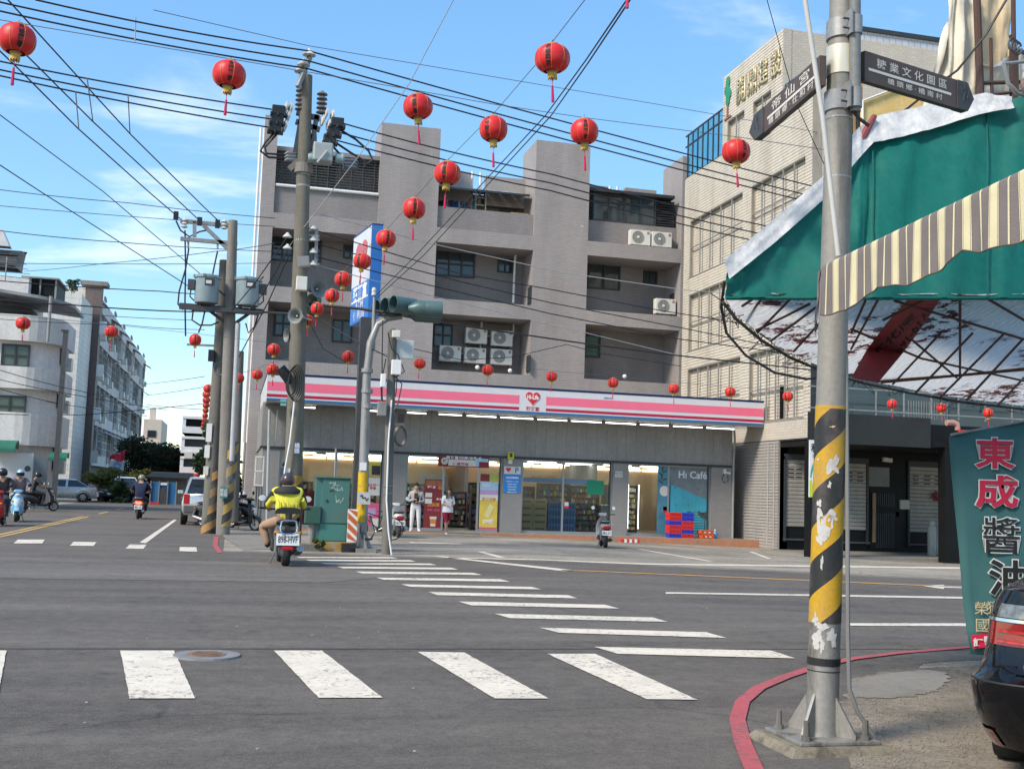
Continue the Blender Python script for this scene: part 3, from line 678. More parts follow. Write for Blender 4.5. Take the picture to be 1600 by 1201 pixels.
for i in range(2):
    for l in range(5):
        t = thing('carton', 'brown carton in the %s carton stack behind the third window, %s' % (names[i], ['on the floor', 'second from the floor', 'in the middle', 'second from the top', 'at the top'][l]), 'box', (lx[0]+i*.56, 42.0, .06+l*.255), 0, 'brown cartons stacked in the shop')
        place('panel', cart, t); place('print_band', lid_, t)
bc = MB().box(-.27, .27, -.2, .2, 0, .29)
bcm = bc.mesh('body', M_bcrate); slot = MB()
for k in range(4): slot.box(-.22+k*.115, -.14+k*.115, -.206, -.2, .06, .24)
slotm = slot.mesh('slots', mk('crate_slot', (.02, .05, .12), .6))
for i in range(2):
    for l in range(4):
        t = thing('plastic_crate', 'dark blue crate behind the third window, %s stack of the two, %s' % (names[i], ['on the floor', 'second up', 'third up', 'on top'][l]), 'crate', (lx[0]+1.15+i*.57, 42.0, .06+l*.295), 0, 'blue crates stacked in the shop')
        place('body', bcm, t); place('slots', slotm, t)
def poster(name, px, Y, mat, label, cat='poster', thick=.008):
    a = at_y(px[0], px[1], Y); b = at_y(px[2], px[3], Y); t = thing(name, label, cat, ((a.x+b.x)/2, Y, b.z))
    MB().box(a.x, b.x, Y-thick, Y, b.z, a.z).B('board', mat, t); return t, a, b
PY = SY+.14
M_maroon = mk('maroon_print', (.2, .025, .03), .6, var=.1)
def blocks(t, a, b, rows, Y):
    """Bands and blocks of flat print: (u0,u1,v0,v1,material), u right, v down, 0..1."""
    for i, (u0, u1, v0, v1, m) in enumerate(rows):
        MB().box(a.x+(b.x-a.x)*u0, a.x+(b.x-a.x)*u1, Y-.0125-.0006*i, Y-.0085, a.z+(b.z-a.z)*v1, a.z+(b.z-a.z)*v0).B('print_block', m, t)
c_or = mk('print_orange', (.6, .22, .04), .6, var=.05); c_ye = mk('print_yellow', (.65, .48, .08), .6, var=.15, sc=5); c_gr = mk('print_green', (.03, .2, .12), .6, var=.1); c_lb = mk('print_lightblue', (.35, .5, .62), .6, var=.1); c_pk = mk('print_pink', (.6, .1, .2), .6, var=.1); c_pp = mk('print_mauve', (.45, .3, .5), .6)
t, a, b = poster('coffee_poster', (664, 748, 691, 825), PY, M_maroon, 'maroon food poster with orange lettering and a paper cup beside the shop door')
blocks(t, a, b, [(.05, .95, .02, .14, mk('print_rust', (.3, .1, .05), .6, var=.3, sc=9)), (.05, .4, .28, .37, M_cream), (.05, .4, .4, .5, M_cream)], PY)
write('早餐組', M_inkw, t, (a.x+.25, PY-.0095, a.z-.28), h=.1, bold=.02); write('48', c_or, t, (b.x-.14, PY-.0095, a.z-.3), h=.14, bold=.03)
write('買1送1', M_inkw, t, (b.x-.15, PY-.0095, a.z-.72), h=.08, bold=.02)
write('回饋價', c_or, t, ((a.x+b.x)/2, PY-.0095, a.z-.93), h=.15, bold=.03); write('中杯 45元', c_pk, t, ((a.x+b.x)/2, PY-.0095, a.z-1.12), h=.11, bold=.03)
cup = MB().lathe([(.1, 0), (.14, .36), (.15, .38)], 14, ((a.x+b.x)/2, PY-.009, b.z+.05)); 
mbc = MB().face([((a.x+b.x)/2-.13, PY-.0095, b.z+.42), ((a.x+b.x)/2+.13, PY-.0095, b.z+.42), ((a.x+b.x)/2+.09, PY-.0095, b.z+.06), ((a.x+b.x)/2-.09, PY-.0095, b.z+.06)]); mbc.B('cup_print', M_cream, t)
mbc = MB().face([((a.x+b.x)/2-.12, PY-.0105, b.z+.33), ((a.x+b.x)/2+.12, PY-.0105, b.z+.33), ((a.x+b.x)/2+.1, PY-.0105, b.z+.16), ((a.x+b.x)/2-.1, PY-.0105, b.z+.16)]); mbc.B('cup_band', c_or, t)
t, a, b = poster('door_banner', (685, 707.5, 764, 731), SY-.02, M_maroon, 'maroon banner with white lettering hung over the shop doorway', 'banner')
blocks(t, a, b, [(.2, .8, .45, .92, M_cream), (.73, .98, .3, .9, c_lb), (.8, .98, .55, .95, M_maroon)], SY-.02)
write('萊爾富/超商/全新卡', M_inkw, t, ((a.x+b.x)/2, SY-.034, a.z-.14), h=.13, w=1.35, bold=.02); write('優惠現省', M_inkred, t, (a.x+.85, SY-.036, a.z-.37), h=.12, w=.6, bold=.02)
MB().lathe([(.001, 0), (.13, 0), (.13, .006)], 20, (a.x+.24, SY-.03, (a.z+b.z)/2-.04), (0, -1, 0)).B('round_seal', M_cream, t); write('補', M_inkred, t, (a.x+.24, SY-.039, (a.z+b.z)/2-.04), h=.14, bold=.02)
t, a, b = poster('sticker_panel', (751, 740, 776, 830), PY, c_ye, 'tall yellow lemon drink poster with notices above on the door pane')
blocks(t, a, b, [(0, .5, 0, .13, M_maroon), (.5, 1, 0, .13, mk('print_olive', (.4, .42, .08), .6)), (0, 1, .13, .36, c_lb), (.0, 1, .28, .36, c_pp), (0, 1, .36, .46, M_cream), (0, 1, .93, 1, c_pk)], PY)
write('夏日消暑', c_or, t, ((a.x+b.x)/2, PY-.0165, a.z-.93), h=.13, bold=.02); write('NO!', M_inkw, t, ((a.x+b.x)/2-.1, PY-.0165, a.z-.4), h=.12); write('$39起', M_inkw, t, ((a.x+b.x)/2, PY-.0165, b.z+.37), h=.17, bold=.03)
bt = MB().loft([[(a.x+.36+dx+k[0]*.08, PY-.012, b.z+.42+dz+k[1]*.08) for k in ((-1, -1), (1, -.6), (1, .4), (-1, .1))] for dx, dz in ((0, 0), (-.001, .001))])
MB().obox(((a.x+b.x)/2+.03, PY-.013, b.z+.75), (.2, .006, .48), Matrix.Rotation(.45, 3, 'Y')).B('bottle_print', mk('bottle_print', (.68, .62, .3), .5), t); MB().obox(((a.x+b.x)/2-.1, PY-.0135, b.z+1.02), (.1, .006, .14), Matrix.Rotation(.45, 3, 'Y')).B('bottle_cap_print', mk('capg', (.5, .5, .12), .5), t)
t, a, b = poster('parking_sign', (788, 728, 812.5, 770), SY-.01, mk('sign_blue', (.02, .2, .55), .4, var=.03), 'white and blue parking notice with red heart on the pillar', 'sign')
blocks(t, a, b, [(0, 1, 0, .29, M_cream)], SY-.01)
write('P', M_inkblue, t, (b.x-.15, SY-.024, a.z-.14), h=.2, bold=.02); write('來店消費專用', M_inkw, t, ((a.x+b.x)/2, SY-.02, a.z-.42), h=.08, bold=.02)
for k in range(5): write(['停車限時三十分鐘', '逾時將予拖吊', '外車請勿停放', '請依序停車', '謝謝您的合作'][k], M_inkw, t, ((a.x+b.x)/2-.0, SY-.02, a.z-.56-k*.1), h=.055)
def heart(cx, cz, w, y, d=.01):
    pts = []
    for k in range(28):
        t_ = 2*math.pi*k/28; x = 16*math.sin(t_)**3; z = 13*math.cos(t_)-5*math.cos(2*t_)-2*math.cos(3*t_)-math.cos(4*t_); pts.append((cx+x*w/32, cz+z*w/32))
    return MB().prism(pts, 'y', y-d, y)
M_hred = mk('heart_red', (.6, .02, .04), .4, var=.05)
heart(a.x+.16, a.z-.12, .2, SY-.019).B('heart_logo', M_hred, t); write('萊爾富', M_inkred, t, (a.x+.16, SY-.02, a.z-.25), h=.05)
t = thing('door_lamp_box', 'small yellow alarm lamp box on the pillar above the parking notice', 'alarm box', at_y(797, 718, SY)); p = at_y(797, 712, SY)
MB().box(p.x-.12, p.x+.12, SY-.16, SY, p.z-.14, p.z+.14).B('housing', mk('alarm_yellow', (.45, .45, .03), .4, var=.1), t, bevel=.02); MB().box(p.x-.08, p.x+.08, SY-.08, SY, p.z-.3, p.z-.14).B('base', M_cream, t)
MB().box(p.x-.05, p.x+.05, SY-.165, SY-.16, p.z-.05, p.z+.1).B('lens', M_dark, t)
a = at_y(967, 741, SY); t = thing('door_number_plate', 'small white shop notice plate on the pillar left of the last window', 'plate', a)
MB().box(a.x-.15, a.x+.15, SY-.01, SY, a.z-.1, a.z+.12).B('plate', M_cream, t); write('橋頭門市\n24小時', M_ink, t, (a.x, SY-.012, a.z+.01), h=.16)
t, a, b = poster('window_notice', (917, 750, 943, 773), PY, mk('notice_green', (.01, .22, .12), .5, var=.05), 'plain green notice board in the third window', 'notice')
for u, v, l in ((885, 788, 'third window mullion'), (1039, 795, 'fourth window mullion')):
    t, a, b = poster('warning_sticker', (u-3, v-4, u+3, v+6), PY, M_cream, 'tiny white and red warning sticker beside the %s' % l, 'sticker'); blocks(t, a, b, [(0, 1, .6, 1, M_hred)], PY)
M_sea = mk('mural_blue', (.05, .33, .42), .5, var=.2, sc=1.2); t, a, b = poster('coffee_mural', (1047, 727, 1111, 836), PY, M_sea, 'large turquoise plank coffee mural lettered Hi Café filling the last window', 'mural')
m2 = MB().face([(a.x, PY-.0095, a.z), (b.x, PY-.0095, a.z), (b.x, PY-.0095, a.z-1.33), (a.x+.9, PY-.0095, a.z-1.05), (a.x+.25, PY-.0095, a.z-.78), (a.x, PY-.0095, a.z-.72)]); m2.B('grey_cloth_print', mk('mural_grey', (.16, .19, .2), .5, var=.25, sc=3), t)
for k in range(5): MB().box(a.x+.25+k*.28, a.x+.256+k*.28, PY-.0092, PY-.0084, b.z+.02, a.z-.7-.1*k).B('plank_gap_print', mk('mural_gap', (.03, .2, .26), .5), t)
MB().lathe([(.13, 0), (.2, .0), (.22, .004)], 22, (b.x-.36, PY-.012, b.z+.92), (0, -1, .25)).B('bowl_print', M_steel, t)
MB().obox((b.x-.36, PY-.012, b.z+.82), (.4, .006, .1), Matrix.Identity(3)).B('bowl_print', M_dark, t)
for k in range(14): MB().lathe([(.001, 0), (.025, 0)], 6, (a.x+random.uniform(.1, 1.4), PY-.013, b.z+random.uniform(.3, 2)), (0, -1, 0)).B('bean_print', M_dark, t)
write('Hı Café', mk('mural_letter', (.62, .66, .66), .5), t, ((a.x+b.x)/2+.07, PY-.0125, a.z-.33), h=.29, bold=.02)
t, a, b = poster('tea_mural', (1028, 724, 1046, 836), PY, mk('mural_teal', (.07, .22, .3), .5, var=.3, sc=2), 'narrow dark leaf and cup mural strip left of the coffee mural', 'mural')
MB().lathe([(.001, 0), (.2, 0)], 18, ((a.x+b.x)/2+.02, PY-.0095, a.z-1.05), (0, -1, 0)).B('cup_print', M_cream, t)
for k in range(6): MB().obox((a.x+.2+.1*math.sin(k*2), PY-.0098, a.z-.2-.1*k), (.06, .002, .2), Matrix.Rotation(k*1.1, 3, 'Y')).B('leaf_print', mk('leafdk', (.05, .09, .06), .6), t)
write('HI LIFE COFFEE', mk('window_letter', (.12, .09, .08), .5), shop, (at_y(850, 745, PY).x, PY-.006, at_y(850, 745, PY).z), h=.1)
t, a, b = poster('red_banner_poster', (571, 746, 594, 774), PY, M_cream, 'cream poster with red characters in the left window beside the yellow pole', 'poster'); write('買五送一\n特價', M_inkred, t, ((a.x+b.x)/2, PY-.01, (a.z+b.z)/2), w=.45, bold=.03)
t, a, b = poster('pink_poster', (572, 785, 596, 826), PY, c_pk, 'pink patterned poster low in the left window behind the bicycle', 'poster'); blocks(t, a, b, [(.1, .6, .2, .5, c_pp), (.4, .9, .6, .9, M_cream)], PY)
t, a, b = poster('portrait_poster', (575, 722, 596, 742), PY, c_ye, 'orange poster with a dark silhouette high in the left window', 'poster'); blocks(t, a, b, [(.3, .9, .25, 1, M_dark)], PY)
t, a, b = poster('wide_cap_poster', (433, 700, 462, 752), PY, mk('poster_tan', (.5, .42, .3), .6, var=.2, sc=3), 'tan poster with a dark dome shape in the window left of the utility pole', 'poster')
blocks(t, a, b, [(0, 1, .55, .58, M_cream), (0, 1, .58, 1, mk('poster_grey', (.2, .22, .24), .6, var=.2, sc=4))], PY)
MB().lathe([(.001, 0), (.26, 0)], 18, ((a.x+b.x)/2+.1, PY-.0105, a.z-.66), (0, -1, 0)).B('dome_print', M_dark, t)
t = thing('red_display', 'red promotional display table behind the left window', 'display', (2.5, 42.2, .06))
MB().box(2.2, 3.5, 42.0, 42.5, .06, 1.0).B('cloth', mk('display_red', (.38, .02, .035), .7, var=.15), t); MB().box(2.3, 3.3, 42.45, 42.5, 1.0, 1.35).B('back_card', M_maroon, t)
X0, X1, SF = 1.0, 19.69, 39.5; Z0, Z1 = 4.42, 5.34
M_sg = mk('sign_white', (.6, .6, .61), .35, var=.04); M_pink = mk('sign_pink', (.8, .15, .24), .35, var=.03); M_crim = mk('sign_crimson', (.42, .01, .05), .35, var=.03); M_sblue = mk('sign_blue_trim', (.03, .13, .32), .35, var=.05); M_navy = mk('sign_navy', (.01, .02, .09), .4, var=.05)
sg = thing('shop_sign', 'long white canopy sign with pink and crimson stripes and a red heart', 'sign', (X0, SF, Z0))
MB().box(X0, X1, SF, SF+.28, Z0, Z1).B('sign_face', M_sg, sg)
MB().box(X0, X0+.28, SF+.28, 48.95, Z0-.0, Z1-.002).B('side_face', M_sg, sg)
def sp(u): return at_y(u, 630, SF).x
lx0, lx1 = sp(811.5), sp(853)
def strip(name, f0, f1, m, gap=True, d=.004):
    za, zb = Z1-(Z1-Z0)*f1, Z1-(Z1-Z0)*f0
    for u, v in (((X0, lx0), (lx1, X1)) if gap else ((X0, X1),)): MB().box(u+.003, v-.003, SF-d, SF, za, zb).B(name, m, sg)
strip('pink_stripe', .3, .64, M_pink); strip('crimson_stripe', .765, .875, M_crim); strip('blue_trim', .925, 1.0, M_sblue, False, .006); strip('navy_trim', 0, .05, M_navy, False, .008)
MB().box(X0-.03, X1+.02, SF-.02, SF+.3, Z1, Z1+.03).B('top_cap', M_navy, sg); MB().box(X0-.03, X0+.3, SF+.3, 48.95, Z1, Z1+.03).B('top_cap', M_navy, sg)
for k in range(8): MB().box(X0-.004, X0, SF+.3+k*1.05, SF+1.33+k*1.05, Z0+.02, Z1-.02).B('side_panel', M_sg, sg)
hc = ((lx0+lx1)/2, Z0+.58)
heart(hc[0], hc[1], .54, SF-.001, .02).B('heart_logo', M_hred, sg)
write('Hi-Life', M_inkw, sg, (hc[0], SF-.024, hc[1]+.02), h=.17, w=.43, bold=.03); write('萊爾富', M_inkred, sg, (hc[0], SF-.008, Z0+.175), h=.15, w=.5, bold=.035)
write('橋頭仕隆店', M_inkblue, sg, (at_y(951, 622, SF).x, SF-.006, at_y(951, 622, SF).z), h=.07, bold=.01)
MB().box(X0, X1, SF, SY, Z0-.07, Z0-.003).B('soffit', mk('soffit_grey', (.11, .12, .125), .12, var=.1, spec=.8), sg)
seg = [(463, 574), (596, 873), (890, 1051)]
tm = MB().box(0, 1, -.02, .02, 0, .04).mesh('tube_lamp', lampmat('sign_tube', (1, .98, .95), 1.5)); cm = MB().box(0, 1, -.05, .05, 0, .03).mesh('lamp_batten', M_wht)
x = sp(470)
bounds = [sp(u) for u in (472, 496, 555, 596, 636, 670, 686, 726, 730, 780, 783, 838, 841, 891, 894, 945, 948, 999, 1002, 1050, 1054, 1103, 1106, 1153)]
for u, v in zip(bounds[::2], bounds[1::2]):
    a = place('lamp_batten', cm, sg, (u-X0, .25, -.1), scale=(v-u, 1, 1)); place('tube_lamp', tm, sg, (u-X0+.05, .2, -.2), scale=(v-u-.1, 1, .9))
p = at_y(1132, 738, SY); t = thing('security_camera', 'small white security camera with a loose cable on the right pillar', 'camera', p)
MB().box(p.x-.07, p.x+.03, SY-.1, SY, p.z-.05, p.z+.14).B('junction_box', M_cream, t); MB().cyl((p.x+.05, SY-.05, p.z), (p.x+.16, SY-.2, p.z-.03), .04).B('camera_body', M_cream, t)
MB().tube([(p.x-.03, SY-.03, p.z-.05), (p.x-.12, SY-.03, p.z-.25), (p.x-.02, SY-.03, p.z-.4), (p.x+.16, SY-.03, p.z-.3), (p.x+.12, SY-.03, p.z-.12)], .012, 5).B('cable', M_black, t)
p = at_y(1152, 692, SY); MB().tube([(XE+.05, SY, 4.3), (XE+.06, SY-.05, 3.9), (XE+.02, SY-.05, 3.0), (XE+.02, SY-.05, .05)], .045, 8).B('drain_pipe', mk('pipe_grey', (.3, .31, .3), .5), shop)
M_cred = mk('crate_red', (.6, .03, .03), .45, var=.1); M_cblu = mk('crate_bright_blue', (.03, .05, .45), .45, var=.1); M_cor = mk('crate_orange', (.6, .1, .03), .45, var=.1)
def crate_mesh(m):
    b = MB(); w, d, h = .24, .2, .155
    b.box(-w, w, -d, d, 0, .02); b.box(-w, w, -d, d, h-.03, h)
    for k in range(9): b.box(-w+k*(2*w-.03)/8, -w+.03+k*(2*w-.03)/8, -d-.004, -d+.012, .0, h)
    for s_ in (-1, 1): b.box(s_*w-.012, s_*w+.012, -d, d, .02, h-.03)
    b.box(-w, w, d-.012, d, .02, h-.03); return b.mesh('crate_body', m)
cr_, cb_ = crate_mesh(M_cred), crate_mesh(M_cblu); x0 = at_y(1052, 840, 40.3).x
lay = [('blue', 'red'), ('red', 'red'), ('blue', 'blue'), ('blue', 'red'), ('red', 'blue'), ('red', 'blue'), ('red', 'red')]
lay = [('blue', 'red'), ('red', 'blue'), ('red', 'red'), ('blue', 'red'), ('red', 'blue'), ('red', 'blue')]
for l, row in enumerate(lay):
    for i, c in enumerate(row):
        t = thing('plastic_crate', '%s plastic crate in the %s column outside the coffee window, %s' % (c, ('wide left', 'right')[i], ['on the ground', 'second from the ground', 'third from the ground', 'fourth from the ground', 'second from the top', 'at the top'][l]), 'crate', (x0+i*.5, 40.3, .05+l*.158), 0, 'red and blue crates outside the shop')
        place('body', cr_ if c == 'red' else cb_, t)
x1 = at_y(1093, 838, 40.3).x
t = thing('drying_rack', 'black wire rack leaning behind the orange crate by the coffee window', 'rack', (x1, 40.55, .05))
for k in range(9): MB().box(x1-.42, x1+.3, 40.5, 40.52, .2+k*.1, .225+k*.1).B('rung', M_steel, t)
for dx_ in (-.42, .29): MB().box(x1+dx_, x1+dx_+.03, 40.5, 40.53, .05, 1.05).B('post', M_steel, t)
for i, (dx_, z, l) in enumerate(((.2, .05, 'lower'), (.16, .21, 'upper'))):
    t = thing('plastic_crate', 'orange crate with white handles outside the coffee window, %s of two' % l, 'crate', (x1+dx_, 40.15, z), 0, 'orange crates outside the shop'); place('body', crate_mesh(M_cor), t)
    for h in (-.08, .1): MB().box(h-.05, h+.04, -.212, -.205, .05, .09).B('handle_tag', M_cream, t, lo=1)
t = thing('water_jug', 'small blue plastic jug beside the orange crates', 'jug', (x1+.6, 40.2, .05)); MB().lathe([(.001, 0), (.09, .0), (.09, .2), (.04, .26), (.035, .32), (.001, .32)], 12).B('jug_body', mk('jug_blue', (.08, .25, .45), .3), t, lo=1, sm=1); MB().lathe([(.04, .3), (.04, .35), (.001, .35)], 10).B('cap', M_cream, t, lo=1)
p0, p1 = at_y(970, 845, 39.2), at_y(998, 848, 39.2); t = thing('wheel_stop', 'low red and white wheel stop bar in front of the shop step', 'wheel stop', ((p0.x+p1.x)/2, 39.2, gz(p0.x)))
for k in range(7): MB().box(p0.x+(p1.x-p0.x)*k/7, p0.x+(p1.x-p0.x)*(k+1)/7, 39.1, 39.3, gz(p0.x), gz(p0.x)+.12).B('segment', M_cred if k % 2 == 0 else M_wht, t)
# ================================================================== cream tiled building on the right
CX = 19.75
cb = thing('office_building', 'cream tiled building with gridded windows, tree logo and raised roof lettering', 'building', (CX, 36, -.25))
M_ctile = tilewall('cream_tile', (.5, .45, .37), (.4, .36, .3), .23, .1, .01, .25, .06, .12)
M_clad2 = weathered('cream_course', (.56, .51, .425), .65, (.2, .18, .14), .3, .7, .2, bump=.1)
M_groove = mk('tile_groove', (.34, .3, .24), .8)
M_lou = weathered('grey_course', (.33, .31, .29), .55, (.12, .11, .1), .3, .7, .3, bump=.1)
YN, YF = 36.0, 47.9
def cx(px, py): p = at_x(px, py, CX); return p.y, p.z
def courses(name, cells, m, pitch=.125, x=CX, out=.016, kind='stuff', parent=cb):
    """Real tile courses: each a wedge proud of the wall, with a groove below."""
    b = MB()
    for (u0, u1, z0, z1) in cells:
        k0, k1 = math.ceil(z0/pitch-1e-6), math.floor(z1/pitch+1e-6)
        for k in range(k0-1, k1+1):
            a, c = max(z0, k*pitch+.02), min(z1, (k+1)*pitch)
            if c-a < .02: continue
            b.face([(x-out, u0, a), (x-out, u1, a), (x-out*.75, u1, c), (x-out*.75, u0, c)])
            b.face([(x, u0, a), (x, u1, a), (x-out, u1, a), (x-out, u0, a)]); b.face([(x, u0, c), (x, u1, c), (x-out*.75, u1, c), (x-out*.75, u0, c)])
            for u in (u0, u1): b.face([(x, u, a), (x-out, u, a), (x-out*.75, u, c), (x, u, c)])
    return b.B(name, m, parent, kind=kind)
W_ = {}
W_['A'] = (cx(1161, 299)[0], cx(1079, 346)[0], cx(1077, 434)[1], cx(1079, 346)[1])
W_['B'] = (W_['A'][0], W_['A'][1], cx(1075, 549)[1], cx(1076, 461.6)[1])
W_['C'] = (W_['A'][0], W_['A'][1], 4.6, cx(1075, 577)[1])
r0, r1 = 36.5, cx(1174.5, 291.7)[0]
W_['A2'] = (r0, r1, W_['A'][2], W_['A'][3]); W_['B2'] = (r0, r1, W_['B'][2], W_['B'][3]); W_['C2'] = (r0, r1, 4.6, cx(1169, 553)[1])
main_holes = list(W_.values())
cells = wall_cells(YN, YF, 3.83, 16.3, main_holes)
wl = MB()
for (u0, u1, z0, z1) in cells: wl.box(CX+.001, CX+.35, u0, u1, z0, z1)
wl.B('wall', M_groove, cb); courses('tile_course', cells, M_clad2)
TY0, TY1, TZ = 38.36, 43.81, 19.78
tw = {'T1': (cx(1163.7, 172)[0], cx(1137, 190)[0], 14.9+1.45, cx(1137, 190)[1]), 'T2': (39.3, cx(1177, 160)[0], 16.31, cx(1177, 160)[1])}
tcells = wall_cells(TY0, TY1, 16.3, TZ, list(tw.values()))
wl = MB()
for (u0, u1, z0, z1) in tcells: wl.box(CX+.001, CX+.35, u0, u1, z0, z1)
wl.B('tower_wall', M_groove, cb); courses('tile_course', tcells, M_clad2)
def grid_window(h, nv, rows, name='window', backc=True):
    u0, u1, z0, z1 = h; f = MB(); x = CX+.3
    for k in range(nv+1):
        u = u0+(u1-u0)*k/nv; f.box(x-.3, x-.25, u-.025, u+.025, z0, z1)
    for r in rows: f.box(x-.299, x-.251, u0, u1, z0+(z1-z0)*r-.025, z0+(z1-z0)*r+.025)
    f.box(x-.298, x-.1, u0, u1, z1-.04, z1); f.box(x-.3, CX-.03, u0-.05, u1+.05, z0-.05, z0)
    w = f.B(name, mk('window_bar', (.3, .29, .26), .5, .3, .1), cb)
    b = MB().box(CX+.2, CX+.34, u0, u1, z0, z1); b.B('blind_wall', M_groove, w)
    courses('louvre_course', [(u0, u1, z0, z1)], M_clad2, x=CX+.19, parent=w)
grid_window(W_['A'], 5, (.52,)); grid_window(W_['B'], 5, (.5,)); grid_window(W_['C'], 5, (.5,)); grid_window(W_['A2'], 5, (.55,)); grid_window(W_['B2'], 5, (.5,)); grid_window(W_['C2'], 6, (.45,))
grid_window(tw['T1'], 2, ()); grid_window(tw['T2'], 2, (.62,))
courses('reveal_course', [(0, 0, 0, 0)], M_clad2) if False else None
MB().box(CX+.0, CX+.34, YN-.0, YF, 16.3, 16.34).B('parapet_cap', M_ctile, cb)
MB().box(CX+.35, 29, TY0, TY1, 16.3, TZ-.003).B('tower', M_ctile, cb); MB().box(CX+.002, CX+.35, TY0-.02, TY0, 16.3, TZ).B('tower_corner', M_ctile, cb)
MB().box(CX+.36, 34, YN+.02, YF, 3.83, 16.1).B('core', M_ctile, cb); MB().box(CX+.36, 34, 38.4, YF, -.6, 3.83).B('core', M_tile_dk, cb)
MB().box(CX+.0, CX+.36, YN-.03, YN, 3.83, 7).B('corner_strip', M_dark, cb)
rl = MB()
for k in range(8): y = TY1+.05+k*.57; rl.box(CX+.05, CX+.1, y-.03, y+.03, 16.3, 18.45)
for z in (16.36, 17.9, 18.42): rl.box(CX+.045, CX+.105, TY1, YF+.2, z, z+.06)
t = rl.B('terrace_railing', M_dark, cb); MB().box(CX+.07, CX+.08, TY1, YF, 16.42, 18.4).B('railing_pane', glass('rail_glass', (.62, .86, .88), .5), t); MB().box(CX+1.2, CX+1.3, TY1, YF, 16.3, 16.9).B('inner_wall', M_steel, cb)
rl = MB()
for k in range(9): rl.box(CX+.06, CX+.11, 36.2+k*.26, 36.24+k*.26, 16.3, 17.5)
for k in range(7): rl.box(CX+.065, CX+.105, 36.1, 38.3, 16.4+k*.18, 16.44+k*.18)
rl.B('front_railing', mk('rail_blue', (.06, .1, .16), .5), cb)
M_let = mk('brass_letter', (.5, .42, .25), .35, .3, .1)
for ch, (u, v), hh in (('開', (1171, 131), 44), ('鼎', (1179+11, 119), 40), ('建', (1199, 107), 38), ('設', (1211, 94), 36)): pass
lets = [('開', 1158, 140, 1.15), ('鼎', 1175, 127, 1.15), ('建', 1192, 112, 1.15), ('設', 1212, 98, 1.15)]
for ch, u, v, hh in lets:
    p = at_x(u, v, CX-.06); me = text_mesh(ch, M_let, .012); o = write(ch, M_let, cb, p, h=hh*.95, w=.8, facing='-x', bold=.012)
    o.name = 'roof_letter'; o.data.name = 'roof_letter'; so = o.modifiers.new('solid', 'SOLIDIFY'); so.thickness = .06; so.offset = 0
p = at_x(1137, 150, CX-.05); lg = MB()
for k, (dy_, dz_, w_) in enumerate(((0, .62, .5), (.1, .3, .62), (-.08, .05, .66), (0, -.2, .5))):
    lg.ball((p.x, p.y+dy_, p.z+dz_), (.04, w_/2*.8, .26), 10, 6)
lg.B('logo_crown', mk('logo_green', (.02, .22, .12), .5, var=.2), cb)
MB().box(p.x-.02, p.x+.02, p.y-.05, p.y+.05, p.z-.95, p.z-.2).box(p.x-.021, p.x+.021, p.y-.35, p.y+.3, p.z-1.02, p.z-.95).B('logo_trunk', mk('logo_brown', (.3, .1, .05), .6), cb)
lc = [(38.3, 47.9, -.4, 3.83)]
MB().box(CX+.001, CX+.35, 38.3, 47.9, -.6, 3.8).B('louvre_wall', M_groove, cb); courses('louvre_course', lc, M_lou, pitch=.115, out=.045)
for u in (38.55, 39.05, 43.5): MB().box(CX-.075, CX-.05, u, u+.05, -.3, 3.7).B('louvre_post', mk('post_pale', (.4, .38, .34), .5), cb)
MB().box(CX, CX+.36, 36.0, 38.3, 3.78, 3.83).B('overhang_soffit', M_steel, cb)
MB().box(CX-.03, CX-.001, 36, 47.9, 3.83, 4.5).B('base_band', M_ctile, cb)
bf = thing('black_shopfront', 'black panelled shopfront with grey roller shutters below a railed balcony', 'shopfront', (20, 38.3, -.25))
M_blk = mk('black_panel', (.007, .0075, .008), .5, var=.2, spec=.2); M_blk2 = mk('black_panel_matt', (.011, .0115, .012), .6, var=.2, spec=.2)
M_shut = weathered('roller_shutter', (.33, .31, .28), .55, (.15, .14, .12), .4, 1, .3, bump=.05)
YS = 38.3
MB().box(19.78, 34, YS, YS+.09, -.5, 5.9).B('front_wall', M_blk, bf)
def bx_(u, v, Y=YS): return at_y(u, v, Y)
def shutter(u0, u1, v0, v1):
    a, b = bx_(u0, v0), bx_(u1, v1); n = 17; h = (a.z-b.z)/n
    f = MB().box(a.x-.08, a.x-.01, YS-.1, YS-.001, b.z-.55, a.z+.1).box(b.x+.01, b.x+.08, YS-.1, YS-.001, b.z-.55, a.z+.1).box(a.x-.08, b.x+.08, YS-.11, YS-.001, a.z, a.z+.2)
    t = f.B('shutter_frame', M_dark, bf)
    sl = MB().prism([(YS-.03, 0), (YS-.05, .02), (YS-.05, h-.03), (YS-.03, h-.008), (YS-.02, h-.008), (YS-.02, 0)], 'x', a.x, b.x)
    me = sl.mesh('slat', M_shut, (0, 0, 0)); og = ORG[bf.name]
    for k in range(n): place('slat', me, t, (-og[0], -og[1], b.z+k*h-og[2]))
    vt = MB()
    for r in (12.5, 13.5, 14.5):
        for q in range(3):
            xx = a.x+(b.x-a.x)*(.18+.32*q); vt.box(xx-.13, xx+.13, YS-.056, YS-.051, b.z+r*h-.02, b.z+r*h+.03)
    vt.B('vent_slots', M_black, t, kind='stuff')
    MB().box(a.x-.1, b.x+.1, YS-.18, YS-.001, b.z-.5, b.z-.44).B('sill', M_steel, bf)
shutter(1228, 1266, 717, 823); shutter(1300, 1352, 722, 828); shutter(1420, 1474, 728, 832)
a, b = bx_(1357, 760), bx_(1406, 858); dr = MB().box(a.x, b.x, YS-.06, YS-.001, b.z, a.z+.9); d = dr.B('entrance_door', M_blk2, bf)
gr = MB()
